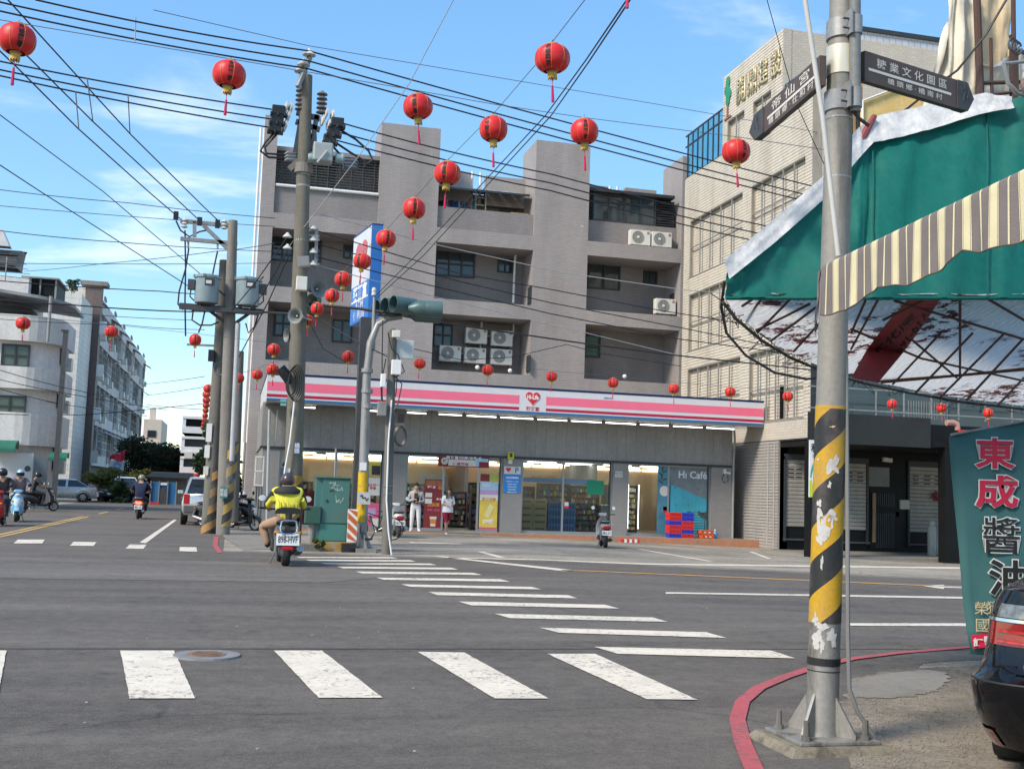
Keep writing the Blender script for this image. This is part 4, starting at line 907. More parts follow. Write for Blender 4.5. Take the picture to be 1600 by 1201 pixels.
for k in range(10): gr.box(a.x+.3+k*.08, a.x+.32+k*.08, YS-.085, YS-.06, b.z+.05, b.z+1.35); gr.box(a.x+.3+k*.08, a.x+.32+k*.08, YS-.085, YS-.06, b.z+1.6, b.z+2.1)
gr.B('door_grille', M_steel, d, kind='stuff'); MB().box(a.x+.1, a.x+.22, YS-.16, YS-.1, b.z+.25, b.z+2.1).B('door_handle', mk('wood_handle', (.25, .15, .08), .5, var=.2), d)
MB().box(a.x-.02, a.x+.85, YS-.07, YS-.061, a.z+.02, a.z+.75).B('transom', mk('transom', (.07, .08, .08), .2), d)
p = bx_(1411, 788); MB().box(p.x-.2, p.x+.2, YS-.15, YS-.001, p.z-.18, p.z+.18).B('letter_box', mk('letter_box', (.4, .38, .33), .5), bf, bevel=.02)
for u, v in ((1382, 718), (1389, 719)): p = bx_(u, v); MB().box(p.x-.1, p.x+.08, YS-.12, YS-.001, p.z-.08, p.z+.08).B('camera_box', M_cream, bf)
p = bx_(1401, 803); MB().box(p.x-.07, p.x+.07, YS-.06, YS-.001, p.z-.09, p.z+.09).B('intercom', M_wht, bf)
CY = 33.4; a, b = at_y(1262, 641, CY), at_y(1452, 676, CY)
MB().prism([(a.x, CY), (34, CY), (34, 38.3), (19.8, 38.3), (19.8, 36.0)], 'z', 3.55, 3.75).B('balcony_deck', M_blk2, bf); MB().box(a.x, b.x, CY-.08, CY, 3.5, 4.5).B('fascia', mk('fascia_panel', (.015, .0155, .016), .3, var=.12), bf)
MB().box(b.x, 34, CY+1.2, CY+1.28, 3.5, 4.4).B('fascia', M_blk2, bf); MB().box(CX+.37, 34, 35.9, 35.98, 4.2, 8.5).B('upper_glazing', M_winglass, bf)
for k in range(9):
    x = a.x+.4+k*1.05; MB().box(x-.02, x+.02, CY-.04, CY, 4.5, 5.35).B('rail_post', M_galv, bf)
for z in (4.62, 5.33): MB().box(a.x, 30, CY-.05, CY-.01, z, z+.045).B('handrail', M_galv, bf)
vb = MB()
for k in range(16): vb.box(b.x-.6+k*.1, b.x-.58+k*.1, CY+.3, CY+.32, 4.5, 5.1)
vb.B('balusters', M_galv, bf, kind='stuff')
gz0 = -.25
for u in (1264.5, 1487): pp = at_y(u, 800, CY+.15); MB().box(pp.x-.05 if u < 1300 else pp.x-.35, pp.x+.22 if u < 1300 else pp.x+.3, CY, CY+.4, -.6, 3.55).B('pillar', M_blk, bf)
MB().box(CX-.3, 34, 34, YS, -.6, -.22).B('entrance_floor', M_slabc, bf)
a, b = at_y(1264, 687, CY-.3), at_y(1284, 777, CY-.3)
t = thing('vertical_signboard', 'white signboard with green arc and black characters on the black pillar', 'sign', (a.x, CY-.3, b.z)); w_ = .62
MB().box(a.x, a.x+w_, CY-.36, CY-.3, b.z, a.z).B('board', M_wht, t)
MB().lathe([(.5, 0), (.68, 0)], 30, (a.x+.65, CY-.364, b.z+.85), (0, -1, 0)) 
arc = MB(); c0 = Vector((a.x+.66, CY-.364, b.z+.62))
for k in range(16):
    t0, t1 = math.pi*(.5+.5*k/16), math.pi*(.5+.5*(k+1)/16)
    arc.face([(c0.x+r*1.0*math.cos(q), c0.y, c0.z+r*1.4*math.sin(q)) for r, q in ((.45, t0), (.64, t0), (.64, t1), (.45, t1))])
arc.B('green_arc', mk('arc_green', (.03, .35, .3), .4), t); MB().box(a.x, a.x+w_, CY-.3625, CY-.3605, b.z, b.z+.55).B('yellow_green_block', mk('lime', (.45, .6, .05), .4), t)
write('和泉', M_ink, t, (a.x+.34, CY-.366, a.z-.25), h=.3, bold=.02); write('牙醫診所', M_ink, t, (a.x+.34, CY-.366, a.z-.52), h=.12)
oval = MB().lathe([(.001, 0), (.27, 0)], 26, (0, 0, 0), (0, -1, 0)); o = oval.B('white_oval', M_wht, t, lo=1); o.location = (.34, -.069, .62); o.scale = (1, 1, 1.45)
for k, ch in enumerate('診療時間'): write(ch, M_ink, t, (a.x+.44, CY-.374, b.z+1.25-k*.28), h=.16, bold=.01)
for i, (u, l, col) in enumerate(((1456, 'greenish grey', (.33, .34, .3)), (1467.5, 'pale grey', (.42, .43, .42)))):
    p = at_y(u, 868 if i == 0 else 858, 36.4+1.0*i); p.z = -.28; m = weathered('cyl_%d' % i, col, .45, (.18, .14, .1), .5, 3, .4)
    t = thing('gas_cylinder', '%s gas cylinder standing by the right-hand shutter' % l, 'gas cylinder', p, 0, 'gas cylinders at the black shopfront')
    MB().lathe([(.001, 0), (.15, 0), (.155, .05), (.155, 1.0), (.13, 1.12), (.05, 1.18)], 18).B('tank', m, t, lo=1, sm=1); MB().lathe([(.1, 1.12), (.1, 1.3), (.092, 1.3), (.092, 1.12)], 16).B('collar', m, t, lo=1); MB().cyl((0, 0, 1.15), (0, 0, 1.32), .025).B('valve', M_galv, t, lo=1)
p = at_y(1466, 775, 38.1); t = thing('wall_flower_bunch', 'dark red artificial flower bunch hanging beside the right shutter', 'decoration', p)
fb = MB()
for k in range(26): fb.ball((p.x+random.uniform(-.22, .2), 38.1+random.uniform(-.12, .12), p.z+random.uniform(-.16, .16)), random.uniform(.03, .06), 5, 4)
fb.B('blooms', mk('dull_red', (.25, .02, .03), .7, var=.3), t); MB().tube([(p.x, 38.1, p.z), (p.x+.05, 38.1, p.z-.4), (p.x-.02, 38.1, p.z-.9)], .02).B('stem', M_wireg, t)
p = at_y(1493, 662, CY-.3); t = thing('vent_pipe', 'bent pinkish exhaust pipe at the black balcony edge', 'pipe', p)
MB().tube([(p.x-.35, CY-.3, p.z+.02), (p.x-.1, CY-.3, p.z+.04), (p.x+.05, CY-.3, p.z), (p.x+.08, CY-.3, p.z-.2)], .1, 10).B('pipe', mk('pinkish_pipe', (.45, .25, .2), .5, var=.25, sc=5), t, sm=1)
a, b = at_y(1497, 671, CY-.4), at_y(1535, 700, CY-.4); t = thing('red_sign', 'small red sign with a white triangle behind the teal banner', 'sign', (a.x, CY-.4, b.z)); MB().box(a.x, b.x, CY-.45, CY-.4, b.z, a.z).B('board', M_cred, t); MB().prism([(a.x+.1, a.z-.1), (a.x+.35, a.z-.1), (a.x+.15, a.z-.4)], 'y', CY-.455, CY-.45).B('white_triangle', M_wht, t)
t2 = thing('tiled_tower', 'pale square-tiled tower with dark coping behind the brown direction sign', 'building', (24, 41, 0))
a = at_y(1352, 50, 41); b = at_y(1462, 68, 41); c = at_x(1275, 105, a.x-.6); M_sq = tilewall('white_square_tile', (.46, .48, .52), (.3, .31, .33), .3, .3, .02, .3, .05, .05)
MB().box(a.x-.6, 45, 41, 43.7, 14, a.z).B('wall', M_sq, t2); MB().box(a.x-.7, 45.1, 40.9, 43.8, a.z, a.z+.18).B('coping', M_dark, t2)
# ================================================================== left side of the street
M_lw = weathered('white_render', (.62, .6, .57), .8, (.4, .38, .35), .5, .6, .2, bump=.1); M_lw2 = tilewall('white_band_tile', (.64, .62, .57), (.46, .44, .41), 1.2, .42, .02, .2, .03, .1)
M_brown = tilewall('brown_tile', (.15, .11, .1), (.09, .07, .065), .2, .1, .01, .2, .15, .1)
lb = thing('corner_house', 'white rendered corner house with rounded balconies and dark windows', 'building', (-8.3, 58, 0))
def plan(off=0, x0=-22, xr=-8.75, yb=62.5, yf=58.0, rad=1.8):
    xr += off; yf -= off; pts = [(x0, yf)]
    for k in range(9):
        t = -math.pi/2+math.pi/2*k/8; pts.append((xr-rad+rad*math.cos(t), yf+rad+rad*math.sin(t)))
    return pts+[(xr, yb), (x0, yb)]
def lpart(name, off, z0, z1, m=M_lw, **k): return MB().prism(plan(off, **k), 'z', z0, z1).B(name, m, lb)
lpart('ground_storey', 0, -.1, 3.0); lpart('band', .35, 3.0, 4.55); lpart('middle_storey', 0, 4.55, 5.7); lpart('band', .35, 5.7, 6.75); lpart('upper_storey', 0, 6.75, 8.0); 
lpart('balcony_parapet', .35, 8.0, 9.25)
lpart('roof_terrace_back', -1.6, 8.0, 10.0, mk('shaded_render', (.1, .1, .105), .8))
rf = MB(); pl = plan(.7)
rf.loft([[(x, y, 9.9+.9*(-x-8)/9) for x, y in pl], [(x, y, 10.05+.9*(-x-8)/9) for x, y in pl]]); rf.B('metal_roof', weathered('metal_roof', (.25, .26, .27), .5, (.12, .1, .09), .5, 1, .5), lb)
for px in (78,): p = at_y(px, 500, 57.6); MB().cyl((p.x, 57.4, 8), (p.x, 57.4, 10.2), .08).B('roof_post', M_galv, lb)
for (u0, v0, u1, v1) in ((5, 538, 44, 573), (-8, 618, 38, 652)):
    a, b = at_y(u0, v0, 57.97), at_y(u1, v1, 57.97); framed_window(a.x, b.x, b.z, a.z, 57.96, 2, (.5,), parent=lb, mat=mk('green_grey_glass', (.08, .11, .09), .12, var=.2), fr=.09)
a, b = at_y(-20, 705, 57.98), at_y(47, 792, 57.98); MB().box(a.x, b.x, 57.9, 57.985, 0, a.z).B('garage_shutter', mk('white_shutter', (.55, .56, .57), .5, var=.05), lb); 
for k in range(8): MB().box(a.x, b.x, 57.89, 57.905, .1+k*.28, .115+k*.28).B('shutter_rib', M_lw, lb)
MB().box(-8.76, -8.73, 60.9, 61.7, 0, 2.4).B('dark_door', M_dark, lb)
a, b = at_y(55, 713, 57.7), at_y(70, 790, 57.7); MB().box(a.x, b.x, 57.6, 57.8, 0, a.z).B('shutter', mk('blue_grey_shutter', (.1, .13, .15), .5, var=.1), lb)
p = at_y(43, 732, 57.9); MB().lathe([(.001, .02), (.13, .02), (.14, 0)], 16, (p.x, 57.88, p.z), (0, -1, 0)).B('wall_vent', M_steel, lb)
for z in (1.6, 4.7, 6.9):
    wm = MB(); 
    MB().box(-8.73, -8.45, 60.0+.01*z, 60.9, z+.3, z+1.35).B('side_window_box', M_steel, lb); MB().box(-8.73, -8.35, 61.3, 62.0, z+.1, z+.75).B('window_ac', M_cream, lb)
for (u, v, z) in ((0, 0, 0),): pass
def awning(u0, u1, v0, v1, Y, label):
    a, b = at_y(u0, v0, Y), at_y(u1, v1, Y); t = thing('green_awning', label, 'awning', (a.x, Y, b.z)); rows = []
    for k in range(7):
        q = k/6*math.pi/2; rows.append([(x, Y-.9*math.sin(q)*1.0, b.z+(a.z-b.z)*math.cos(q)) for x in (a.x, b.x)])
    m = MB()
    for r, s_ in zip(rows, rows[1:]): m.face([r[0], r[1], s_[1], s_[0]])
    for e in (0, 1): m.face([r[e] for r in rows]+[(rows[0][e][0], Y, b.z)])
    m.B('canopy', mk('awning_green', (.015, .13, .085), .6, var=.15), t); MB().box(a.x, b.x, Y-.92, Y-.88, b.z-.16, b.z).B('valance', mk('awning_green', (.015, .13, .085)), t)
awning(-25, 29, 686, 702, 57.6, 'dark green barrel awning over the garage at the left picture edge'); awning(81, 108, 706, 716, 57.6, 'small green awning over the side door of the white corner house')
t = thing('drain_post', 'tall dark square pole in front of the white corner house', 'pole', at_y(97, 792, 56)); a = at_y(103, 515, 56); MB().box(a.x-.11, a.x+.11, 55.95, 56.15, 0, a.z).B('shaft', M_steel, t); MB().box(a.x-.2, a.x+.13, 55.92, 56.1, a.z-.1, a.z).B('cap', M_steel, t)
t = thing('rooftop_shed', 'dark open rooftop shed on the white building behind the corner house', 'shed', (-12, 75, 10)); a, b = at_y(40, 432, 75), at_y(87, 455, 75)
MB().box(a.x, b.x, 75, 79, b.z-.6, a.z-.1).B('shade_wall', M_blk2, t); MB().box(a.x-.2, b.x+.2, 74.7, 79.2, a.z-.1, a.z).B('flat_roof', M_galv, t)
for k in range(3): xx = a.x+(b.x-a.x)*k/2; MB().box(xx-.05, xx+.05, 74.9, 75, b.z-.5, a.z-.1).B('post', M_galv, t)
t = thing('rooftop_canopy', 'dark ribbed barrel canopy on a rooftop at the left picture edge', 'canopy', at_y(0, 410, 66)); a, b = at_y(-30, 383, 66), at_y(36, 417, 66); rows = []
for k in range(9): q = math.pi*k/8; rows.append([(x-.4*abs(math.cos(q)), 67+1.2*math.cos(q), b.z+(a.z-b.z)*math.sin(q)) for x in (a.x, b.x)])
MB().loft(rows, closed=False, cap=False).face([r[1] for r in rows]); m = MB()
for r, s_ in zip(rows, rows[1:]): m.face([r[0], r[1], s_[1], s_[0]])
m.face([r[1] for r in rows]); m.B('shell', mk('dark_canopy', (.05, .055, .055), .5, var=.3, sc=4), t)
for k in range(5): z = b.z+(a.z-b.z)*(k/5); MB().box(a.x, b.x-.1, 65.78-.02*k+.4*k/5, 65.83+.4*k/5, z, z+.06).B('rib', M_steel, t)
MB().prism([(a.x, a.z+.1), (at_y(14, 378, 66).x, a.z+.1), (at_y(2, 360, 66).x, a.z+1.0), (a.x, a.z+1.3)], 'y', 66.2, 67).B('gable', M_lw, t)
t = thing('white_house', 'plain white house wall behind the corner house, topped by a dark rooftop shed', 'building', (-12, 74, 0)); a = at_y(142, 455, 88); MB().box(-26, at_y(121, 560, 90).x, 90, 97, 0, at_y(100, 457, 90).z).B('wall', M_lw2, t)
a = at_y(15, 432, 74); MB().box(-26, at_y(45, 440, 74).x, 74, 80, 0, a.z).B('rear_wall', M_lw, t)
t = thing('rooftop_antenna', 'rusty antenna stack above the corner house roof', 'antenna', at_y(8, 430, 62)); p = at_y(8, 440, 62); MB().cyl(p, p+Vector((0, 0, 1.3)), .03, n=6).B('mast', M_galv, t)
for k in range(4): MB().bar(p+Vector((-.3, 0, .3+k*.25)), p+Vector((1.2-.1*k, .4, .3+k*.25)), .03, .03).B('element', M_galv, t)
AX = -12.0; ap = thing('apartment_row', 'long white four-storey apartment row with cluttered barred windows along the street', 'building', (AX, 98, 0)); AY0, AY1, AZ = 98.5, 156, 17.3
MB().box(-24, AX-1.2, AY0, AY1, 0, AZ-.6).B('core', M_lw, ap); MB().box(-24, AX, AY0-.1, AY0+.5, 0, AZ).B('end_wall', M_lw2, ap)
p = at_y(134, 600, 97.5); MB().box(p.x-.5, p.x+.75, 97.3, 98.6, 0, 17.4).B('corner_pilaster', M_brown, ap); MB().box(p.x-.9, p.x+1.2, 97.1, 98.8, 17.4, 17.75).B('pilaster_cap', M_conc, ap)
MB().box(AX-1.2, AX+.05, AY0+.5, AY1, AZ-1.2, AZ).B('roof_band', M_lw, ap)
fl = 3.55; M_pan = [mk('apt_pane_%d' % i, c, .4, var=.3, sc=1) for i, c in enumerate([(.015, .018, .02), (.05, .055, .055), (.15, .155, .15), (.025, .03, .027)])]  # pane colours darkened to stand in for shade in the recesses
for f_ in range(4):
    z = 2.7+f_*fl
    if f_ < 4: MB().box(AX-1.2, AX, AY0+.5, AY1, z, z+1.0).B('balcony_band', M_lw, ap)
    nb = 14
    for k in range(nb):
        y = AY0+1+k*(AY1-AY0-1)/nb; w_ = (AY1-AY0-1)/nb
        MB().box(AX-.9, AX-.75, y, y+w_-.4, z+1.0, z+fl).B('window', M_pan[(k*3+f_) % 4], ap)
        MB().box(AX-1.1, AX-.02, y+w_-.45, y+w_-.15, z+1.0, z+fl).B('fin', M_lw, ap)
        if random.random() < .75:
            g = MB(); yy = y+.1; ww = w_-.6
            for q in range(7): g.box(AX+.0, AX+.04, yy+ww*q/6-.02, yy+ww*q/6+.02, z+.9, z+fl-.35)
            for q in range(4): g.box(AX, AX+.035, yy, yy+ww, z+.95+q*.65, z+.99+q*.65)
            g.B('window_guard', M_galv if k % 3 else M_wht, ap, kind='stuff')
        if random.random() < .55: MB().box(AX+.04, AX+.5, y+.5, y+1.3, z+.35, z+.95).B('window_ac', M_cream, ap)
        if random.random() < .5: q = MB().face([(AX, y, z+fl-.2), (AX, y+w_*.8, z+fl-.2), (AX+.9, y+w_*.8, z+fl-.7), (AX+.9, y, z+fl-.7)]); q.B('rain_hood', random.choice([M_steel, M_lw, M_galv]), ap)
    MB().box(p.x+.3, p.x+1.3, 97.4, 97.6, z+.1, z+1.1).B('small_sign', M_cream if f_ == 0 else M_wht, ap)
for k in range(6): MB().lathe([(.05, 0), (.3, .12), (.32, .14)], 12, (AX+.1, AY0+6+k*9, AZ+.05), (1, -.3, .2)).B('roof_lamp', M_galv, ap)
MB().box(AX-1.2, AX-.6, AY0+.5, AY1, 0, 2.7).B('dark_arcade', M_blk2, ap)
fb_ = thing('distant_cream_building', 'distant pale cream building beyond the apartment row', 'building', (-13, 170, 0)); a, b = at_y(226, 640, 170), at_y(254, 640, 170)
M_fc = mk('far_cream', (.55, .48, .4), .8, var=.05); MB().box(a.x, b.x, 170, 185, 0, at_y(240, 655, 170).z).B('wall', M_fc, fb_); MB().box(a.x, a.x+2.2, 169, 184, 0, at_y(240, 690, 170).z).B('wing', M_fc, fb_)
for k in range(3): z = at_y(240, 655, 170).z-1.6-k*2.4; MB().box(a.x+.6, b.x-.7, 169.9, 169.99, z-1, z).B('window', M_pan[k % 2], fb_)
MB().box(a.x+.6, a.x+1.4, 172, 173, at_y(240, 655, 170).z, at_y(240, 637, 170).z).B('roof_tank', M_fc, fb_)
fw = thing('distant_white_building', 'distant narrow white building with open dark top floor behind the silver car', 'building', (-3.2, 90, 0)); a, b = at_y(285, 660, 90), at_y(330, 660, 90); zt = at_y(300, 645, 90).z
for k in range(4):
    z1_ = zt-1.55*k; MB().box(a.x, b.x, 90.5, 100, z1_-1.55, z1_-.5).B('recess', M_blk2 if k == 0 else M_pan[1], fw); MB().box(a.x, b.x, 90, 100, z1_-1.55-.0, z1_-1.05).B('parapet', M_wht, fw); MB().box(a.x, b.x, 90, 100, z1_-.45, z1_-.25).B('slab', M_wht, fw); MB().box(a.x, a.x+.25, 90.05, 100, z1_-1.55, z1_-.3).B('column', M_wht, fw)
for k in range(2): MB().box(a.x+.3+k*.75, a.x+.9+k*.75, 89.8, 89.99, zt-3.5, zt-3.0).B('condenser', M_cream, fw)
for k in range(3): MB().lathe([(.001, 0), (.22, 0), (.24, .2), (.001, .3)], 12, (a.x+.3+k*.5, 89.8, zt-4.9), (0, 0, 1)).B('red_lantern', M_cred, fw)
MB().box(a.x, b.x, 90, 100, 0, zt-6.2).B('ground_storey', M_lw, fw)
hb = thing('blue_hoarding', 'blue sheet hoarding with a grey door closing the far end of the street', 'hoarding', (-4.3, 76, 0)); a, b = at_y(236, 752, 76), at_y(276, 752, 76)
for k in range(6): xx = a.x+(b.x-a.x)*k/6; MB().box(xx+.01, xx+(b.x-a.x)/6-.02, 76, 76.06, .05, a.z).B('sheet_panel', mk('hoarding_blue', (.02, .14, .32), .5, var=.12), hb)
for k in (0, 2, 4, 6): xx = a.x+(b.x-a.x)*k/6; MB().box(xx-.03, xx+.03, 75.9, 76, 0, a.z+.05).B('post', M_galv, hb)
MB().box(a.x+.55, a.x+1.0, 75.93, 76, .05, 1.1).B('door', M_steel, hb); MB().box(a.x+.6, a.x+1.0, 75.92, 76, a.z-.2, a.z-.06).B('sign_strip', M_wht, hb)
for k in range(3): MB().box(a.x+.05+k*.2, a.x+.2+k*.2, 75.7, 75.85, 0, .2).B('red_block', M_cred, hb)
bs = thing('brown_shed', 'low brown roofed shed behind the blue hoarding', 'shed', (-4.3, 80, 0)); MB().box(a.x-.3, b.x+.5, 80, 86, 0, 1.7).B('wall', mk('shed_tan', (.2, .17, .13), .8), bs); MB().loft([[(x, y, z) for x, y, z in ((a.x-.6, 79.5, 1.7), (b.x+.7, 79.5, 1.7), (b.x+.7, 86, 2.1), (a.x-.6, 86, 2.1))], [(x, y, z+.1) for x, y, z in ((a.x-.6, 79.5, 1.7), (b.x+.7, 79.5, 1.7), (b.x+.7, 86, 2.1), (a.x-.6, 86, 2.1))]]).B('roof', mk('brown_roof', (.06, .042, .03), .8, var=.2), bs)
M_bark = weathered('bark', (.12, .09, .065), .9, (.05, .04, .03), .5, 5, .3, bump=.5)
def leafmat(name, c): return translucent(mk(name, c, .6, var=.35, sc=.9), .4)
def tree(name, label, cat, base, h, crown, lobes, leaf, n, size, trunk_r, seed, m2=None, group=None):
    rnd = random.Random(seed); t = thing(name, label, cat, base, 0, group); zc = h
    tr = MB(); tr.tube([(0, 0, 0), (rnd.uniform(-.1, .1), .05, h*.3), (rnd.uniform(-.2, .2), 0, h*.6), (0, 0, h*.8)], [trunk_r, trunk_r*.8, trunk_r*.55, trunk_r*.2], 8)
    ls = []
    for _ in range(lobes):
        a = rnd.uniform(0, 6.28); rr = rnd.uniform(.15, .75); zz_ = rnd.uniform(-.7, .8); c = Vector((crown[0]*rr*math.cos(a), crown[1]*rr*math.sin(a), h-crown[2]+crown[2]*zz_)); ls.append((c, rnd.uniform(.28, .5)))
        tr.tube([(0, 0, h*.35+.25*h*rnd.random()), tuple(c*.5+Vector((0, 0, h*.28))), tuple(c)], [trunk_r*.4, trunk_r*.25, .02], 5)
    tr.B('trunk', M_bark, t, lo=1)
    for mi, mat in enumerate([leaf]+([m2] if m2 else [])):
        lf = MB()
        for _ in range(n if mi == 0 else n//3):
            c, rr = rnd.choice(ls); d = Vector((rnd.gauss(0, 1), rnd.gauss(0, 1), rnd.gauss(0, 1))).normalized()*rr*(rnd.random()**.4)
            p = c+Vector((d.x*crown[0], d.y*crown[1], d.z*crown[2]*1.1)); s_ = size*rnd.uniform(.6, 1.3)
            a = Vector((rnd.gauss(0, 1), rnd.gauss(0, 1), rnd.gauss(0, .6))).normalized(); b = a.cross(Vector((rnd.gauss(0, 1), rnd.gauss(0, 1), rnd.gauss(0, 1)))).normalized()
            lf.face([p-a*s_, p+b*s_*.5, p+a*s_, p-b*s_*.5])
        o = lf.B('crown', mat, t, lo=1); o['kind'] = 'stuff'
    return t
L_dk = leafmat('leaf_dark', (.05, .085, .04)); L_br = leafmat('leaf_reddish', (.14, .06, .04)); L_md = leafmat('leaf_mid', (.07, .11, .035)); L_yl = leafmat('leaf_yellowish', (.14, .15, .035))
p = at_y(238, 790, 100); tree('street_tree', 'large dark round tree with reddish leaf tips at the far end of the street', 'tree', (p.x, 100, 0), at_y(238, 686, 100).z, (3.4, 3, 2.3), 16, L_dk, 8000, .17, .28, 3, L_br)
p = at_y(268, 790, 104); tree('street_tree', 'dark tree with reddish leaves just right of the largest far tree', 'tree', (p.x, 104, 0), at_y(268, 698, 104).z, (2.6, 2.6, 2.2), 10, L_dk, 4000, .17, .22, 4, L_br)
p = at_y(158, 790, 82); tree('street_tree', 'small yellow-green tree with a leaning trunk beside the white jeep', 'tree', (p.x, 82, 0), at_y(158, 733, 82).z, (1.3, 1.2, .8), 8, L_yl, 1300, .14, .16, 5)
p = at_y(188, 790, 80); tree('street_tree', 'small bright green layered tree left of the navy rider', 'tree', (p.x, 80, 0), at_y(188, 748, 80).z, (.9, .9, .55), 7, L_md, 800, .12, .07, 6)
p = at_y(185, 785, 78); tree('low_shrub', 'low green shrub at the foot of the small layered tree', 'shrub', (p.x, 78, 0), .5, (.6, .5, .25), 6, L_md, 400, .08, .03, 7)
p = at_y(372, 790, 52); tree('street_tree', 'tall dark green tree beside the side wall of the grey building', 'tree', (p.x-.7, 56, 0), at_y(368, 648, 56).z, (1.15, 2.2, 2.4), 12, leafmat('leaf_deep', (.045, .08, .03)), 3600, .16, .16, 8, L_br)
p = at_y(335, 790, 62); tree('street_tree', 'tree with hanging foliage glimpsed between the striped poles', 'tree', (-1.2, 66, 0), 5.6, (1.3, 1.6, 1.9), 9, L_dk, 1800, .16, .12, 9, L_md)
p = at_y(97, 440, 86); tree('roof_plant', 'small bush growing on the flat roof beside the rooftop shed', 'shrub', (p.x, 91, at_y(100, 457, 90).z), 1.2, (.7, .5, .5), 6, L_dk, 300, .12, .04, 10)
p = at_y(497, 862, 26.9); tree('weed', 'tuft of weeds at the foot of the green cabinet plinth', 'weed', (p.x, 26.75, .0), .3, (.18, .12, .13), 6, L_md, 260, .045, .012, 11)
p = at_y(212, 790, 98); tree('low_shrub', 'pale green hedge behind the navy rider', 'shrub', (p.x, 92, 0), 2.4, (1.6, .8, .9), 8, L_yl, 700, .16, .05, 12)
# ================================================================== foreground steel pole with striped wrap
M_wrapy = weathered('wrap_yellow', (.5, .28, .012), .45, (.25, .2, .12), .35, 5, .6, bump=.05)
M_wrapk = weathered('wrap_black', (.022, .022, .022), .45, (.14, .11, .09), .45, 5, .6, bump=.05)
def spiral_wrap(mb, base, axis_top, r0, r1, z0, z1, n_stripes, n=36, m=30, turn=1.0, mi=(0, 1)):
    """Diagonal bands cut as faces along a cylinder (alternating two materials); the band edges are real edges."""
    L = z1-z0
    for s_ in range(n_stripes):
        pass
def striped(base, lean, r0, r1, z0, z1, pitch, slope, n=32, hand=1):
    """Sleeve split along helical band edges, two meshes (yellow, black)."""
    A, B = MB(), MB(); base = Vector(base)
    def P(th, z):
        k = (z-z0)/(z1-z0); r = r0+(r1-r0)*k; c = base+lean*z
        return (c.x+r*math.cos(th), c.y+r*math.sin(th), base.z+z)
    for i in range(n):
        t0, t1 = 2*math.pi*i/n, 2*math.pi*(i+1)/n
        s0, s1 = hand*slope*t0, hand*slope*t1          
        k = math.floor((z0-max(s0, s1))/(pitch/2))-1
        while True:
            a0, a1 = s0+k*pitch/2, s1+k*pitch/2; b0, b1 = a0+pitch/2, a1+pitch/2
            if min(a0, a1) > z1: break
            c = [min(max(v, z0), z1) for v in (a0, a1, b1, b0)]
            if c[3]-c[0] > 1e-4 or c[2]-c[1] > 1e-4: (A if k % 2 == 0 else B).face([P(t0, c[0]), P(t1, c[1]), P(t1, c[2]), P(t0, c[3])])
            k += 1
    return A, B
pb = on_g(1292, 1163); PB = Vector((3.66, 6.5, 0)); lean = Vector((.024, 0, 0))
M_polst = weathered('pole_steel', (.29, .277, .25), .5, (.085, .065, .045), .9, 3.5, .35, metal=.45, bump=.12)
M_polcn = weathered('pole_upper_steel', (.265, .25, .222), .65, (.13, .11, .085), .7, 3, .12, metal=.25, bump=.15)
fp = thing('signal_pole', 'grey steel pole wrapped in yellow and black stripes on a bolted base plate', 'pole', PB)
def PC(z): return PB+lean*z+Vector((0, 0, z))
MB().tube([PC(.06), PC(.12), PC(.78)], [.112, .1, .098], 28).B('lower_shaft', M_polst, fp, sm=1)
MB().tube([PC(.74), PC(2.12)], [.0985, .096], 28).B('core', M_polst, fp, sm=1)
MB().tube([PC(2.1), PC(6.2)], [.095, .078], 28).B('upper_shaft', M_polcn, fp, sm=1)
A, B = striped(PB, lean, .1005, .0975, .76, 2.115, .44, .44*.72/math.pi*.82, hand=1)
A.B('yellow_stripe', M_wrapy, fp, sm=1); B.B('black_stripe', M_wrapk, fp, sm=1)
MB().tube([PC(2.105), PC(2.125)], [.0985, .0985], 28).B('wrap_edge', M_wrapy, fp)
for z in (4.02, 3.62): MB().tube([PC(z), PC(z+.012)], [.09, .09], 24).B('steel_band', M_galv, fp)
def paper(th, z, w, h, m, seed, r=.1015):
    rnd = random.Random(seed); n = 36; pts = []; qs = [rnd.uniform(.3, 1.2) for _ in range(11)]
    for k in range(n):
        a = 2*math.pi*k/n; f = k/n*11; i0 = int(f); f -= i0; f = f*f*(3-2*f); q = (qs[i0 % 11]*(1-f)+qs[(i0+1) % 11]*f)*rnd.uniform(.86, 1.08); pts.append((th+w*q*math.cos(a)/r/2, z+h*q*math.sin(a)/2))
    m_ = MB(); c = PC(z)
    def P(t, zz_): b = PB+lean*zz_; return (b.x+r*math.cos(t), b.y+r*math.sin(t), zz_)
    for k in range(n): m_.face([P(th, z), P(*pts[k]), P(*pts[(k+1) % n])])
    m_.B('torn_paper', m, fp, sm=1)
M_pap = weathered('torn_paper_white', (.5, .49, .46), .8, (.35, .33, .3), .4, 9, 1, bump=.4); M_pap2 = weathered('torn_paper_brown', (.3, .14, .08), .8, (.5, .45, .4), .6, 14, 1, bump=.3)
TH = -math.pi/2-.51
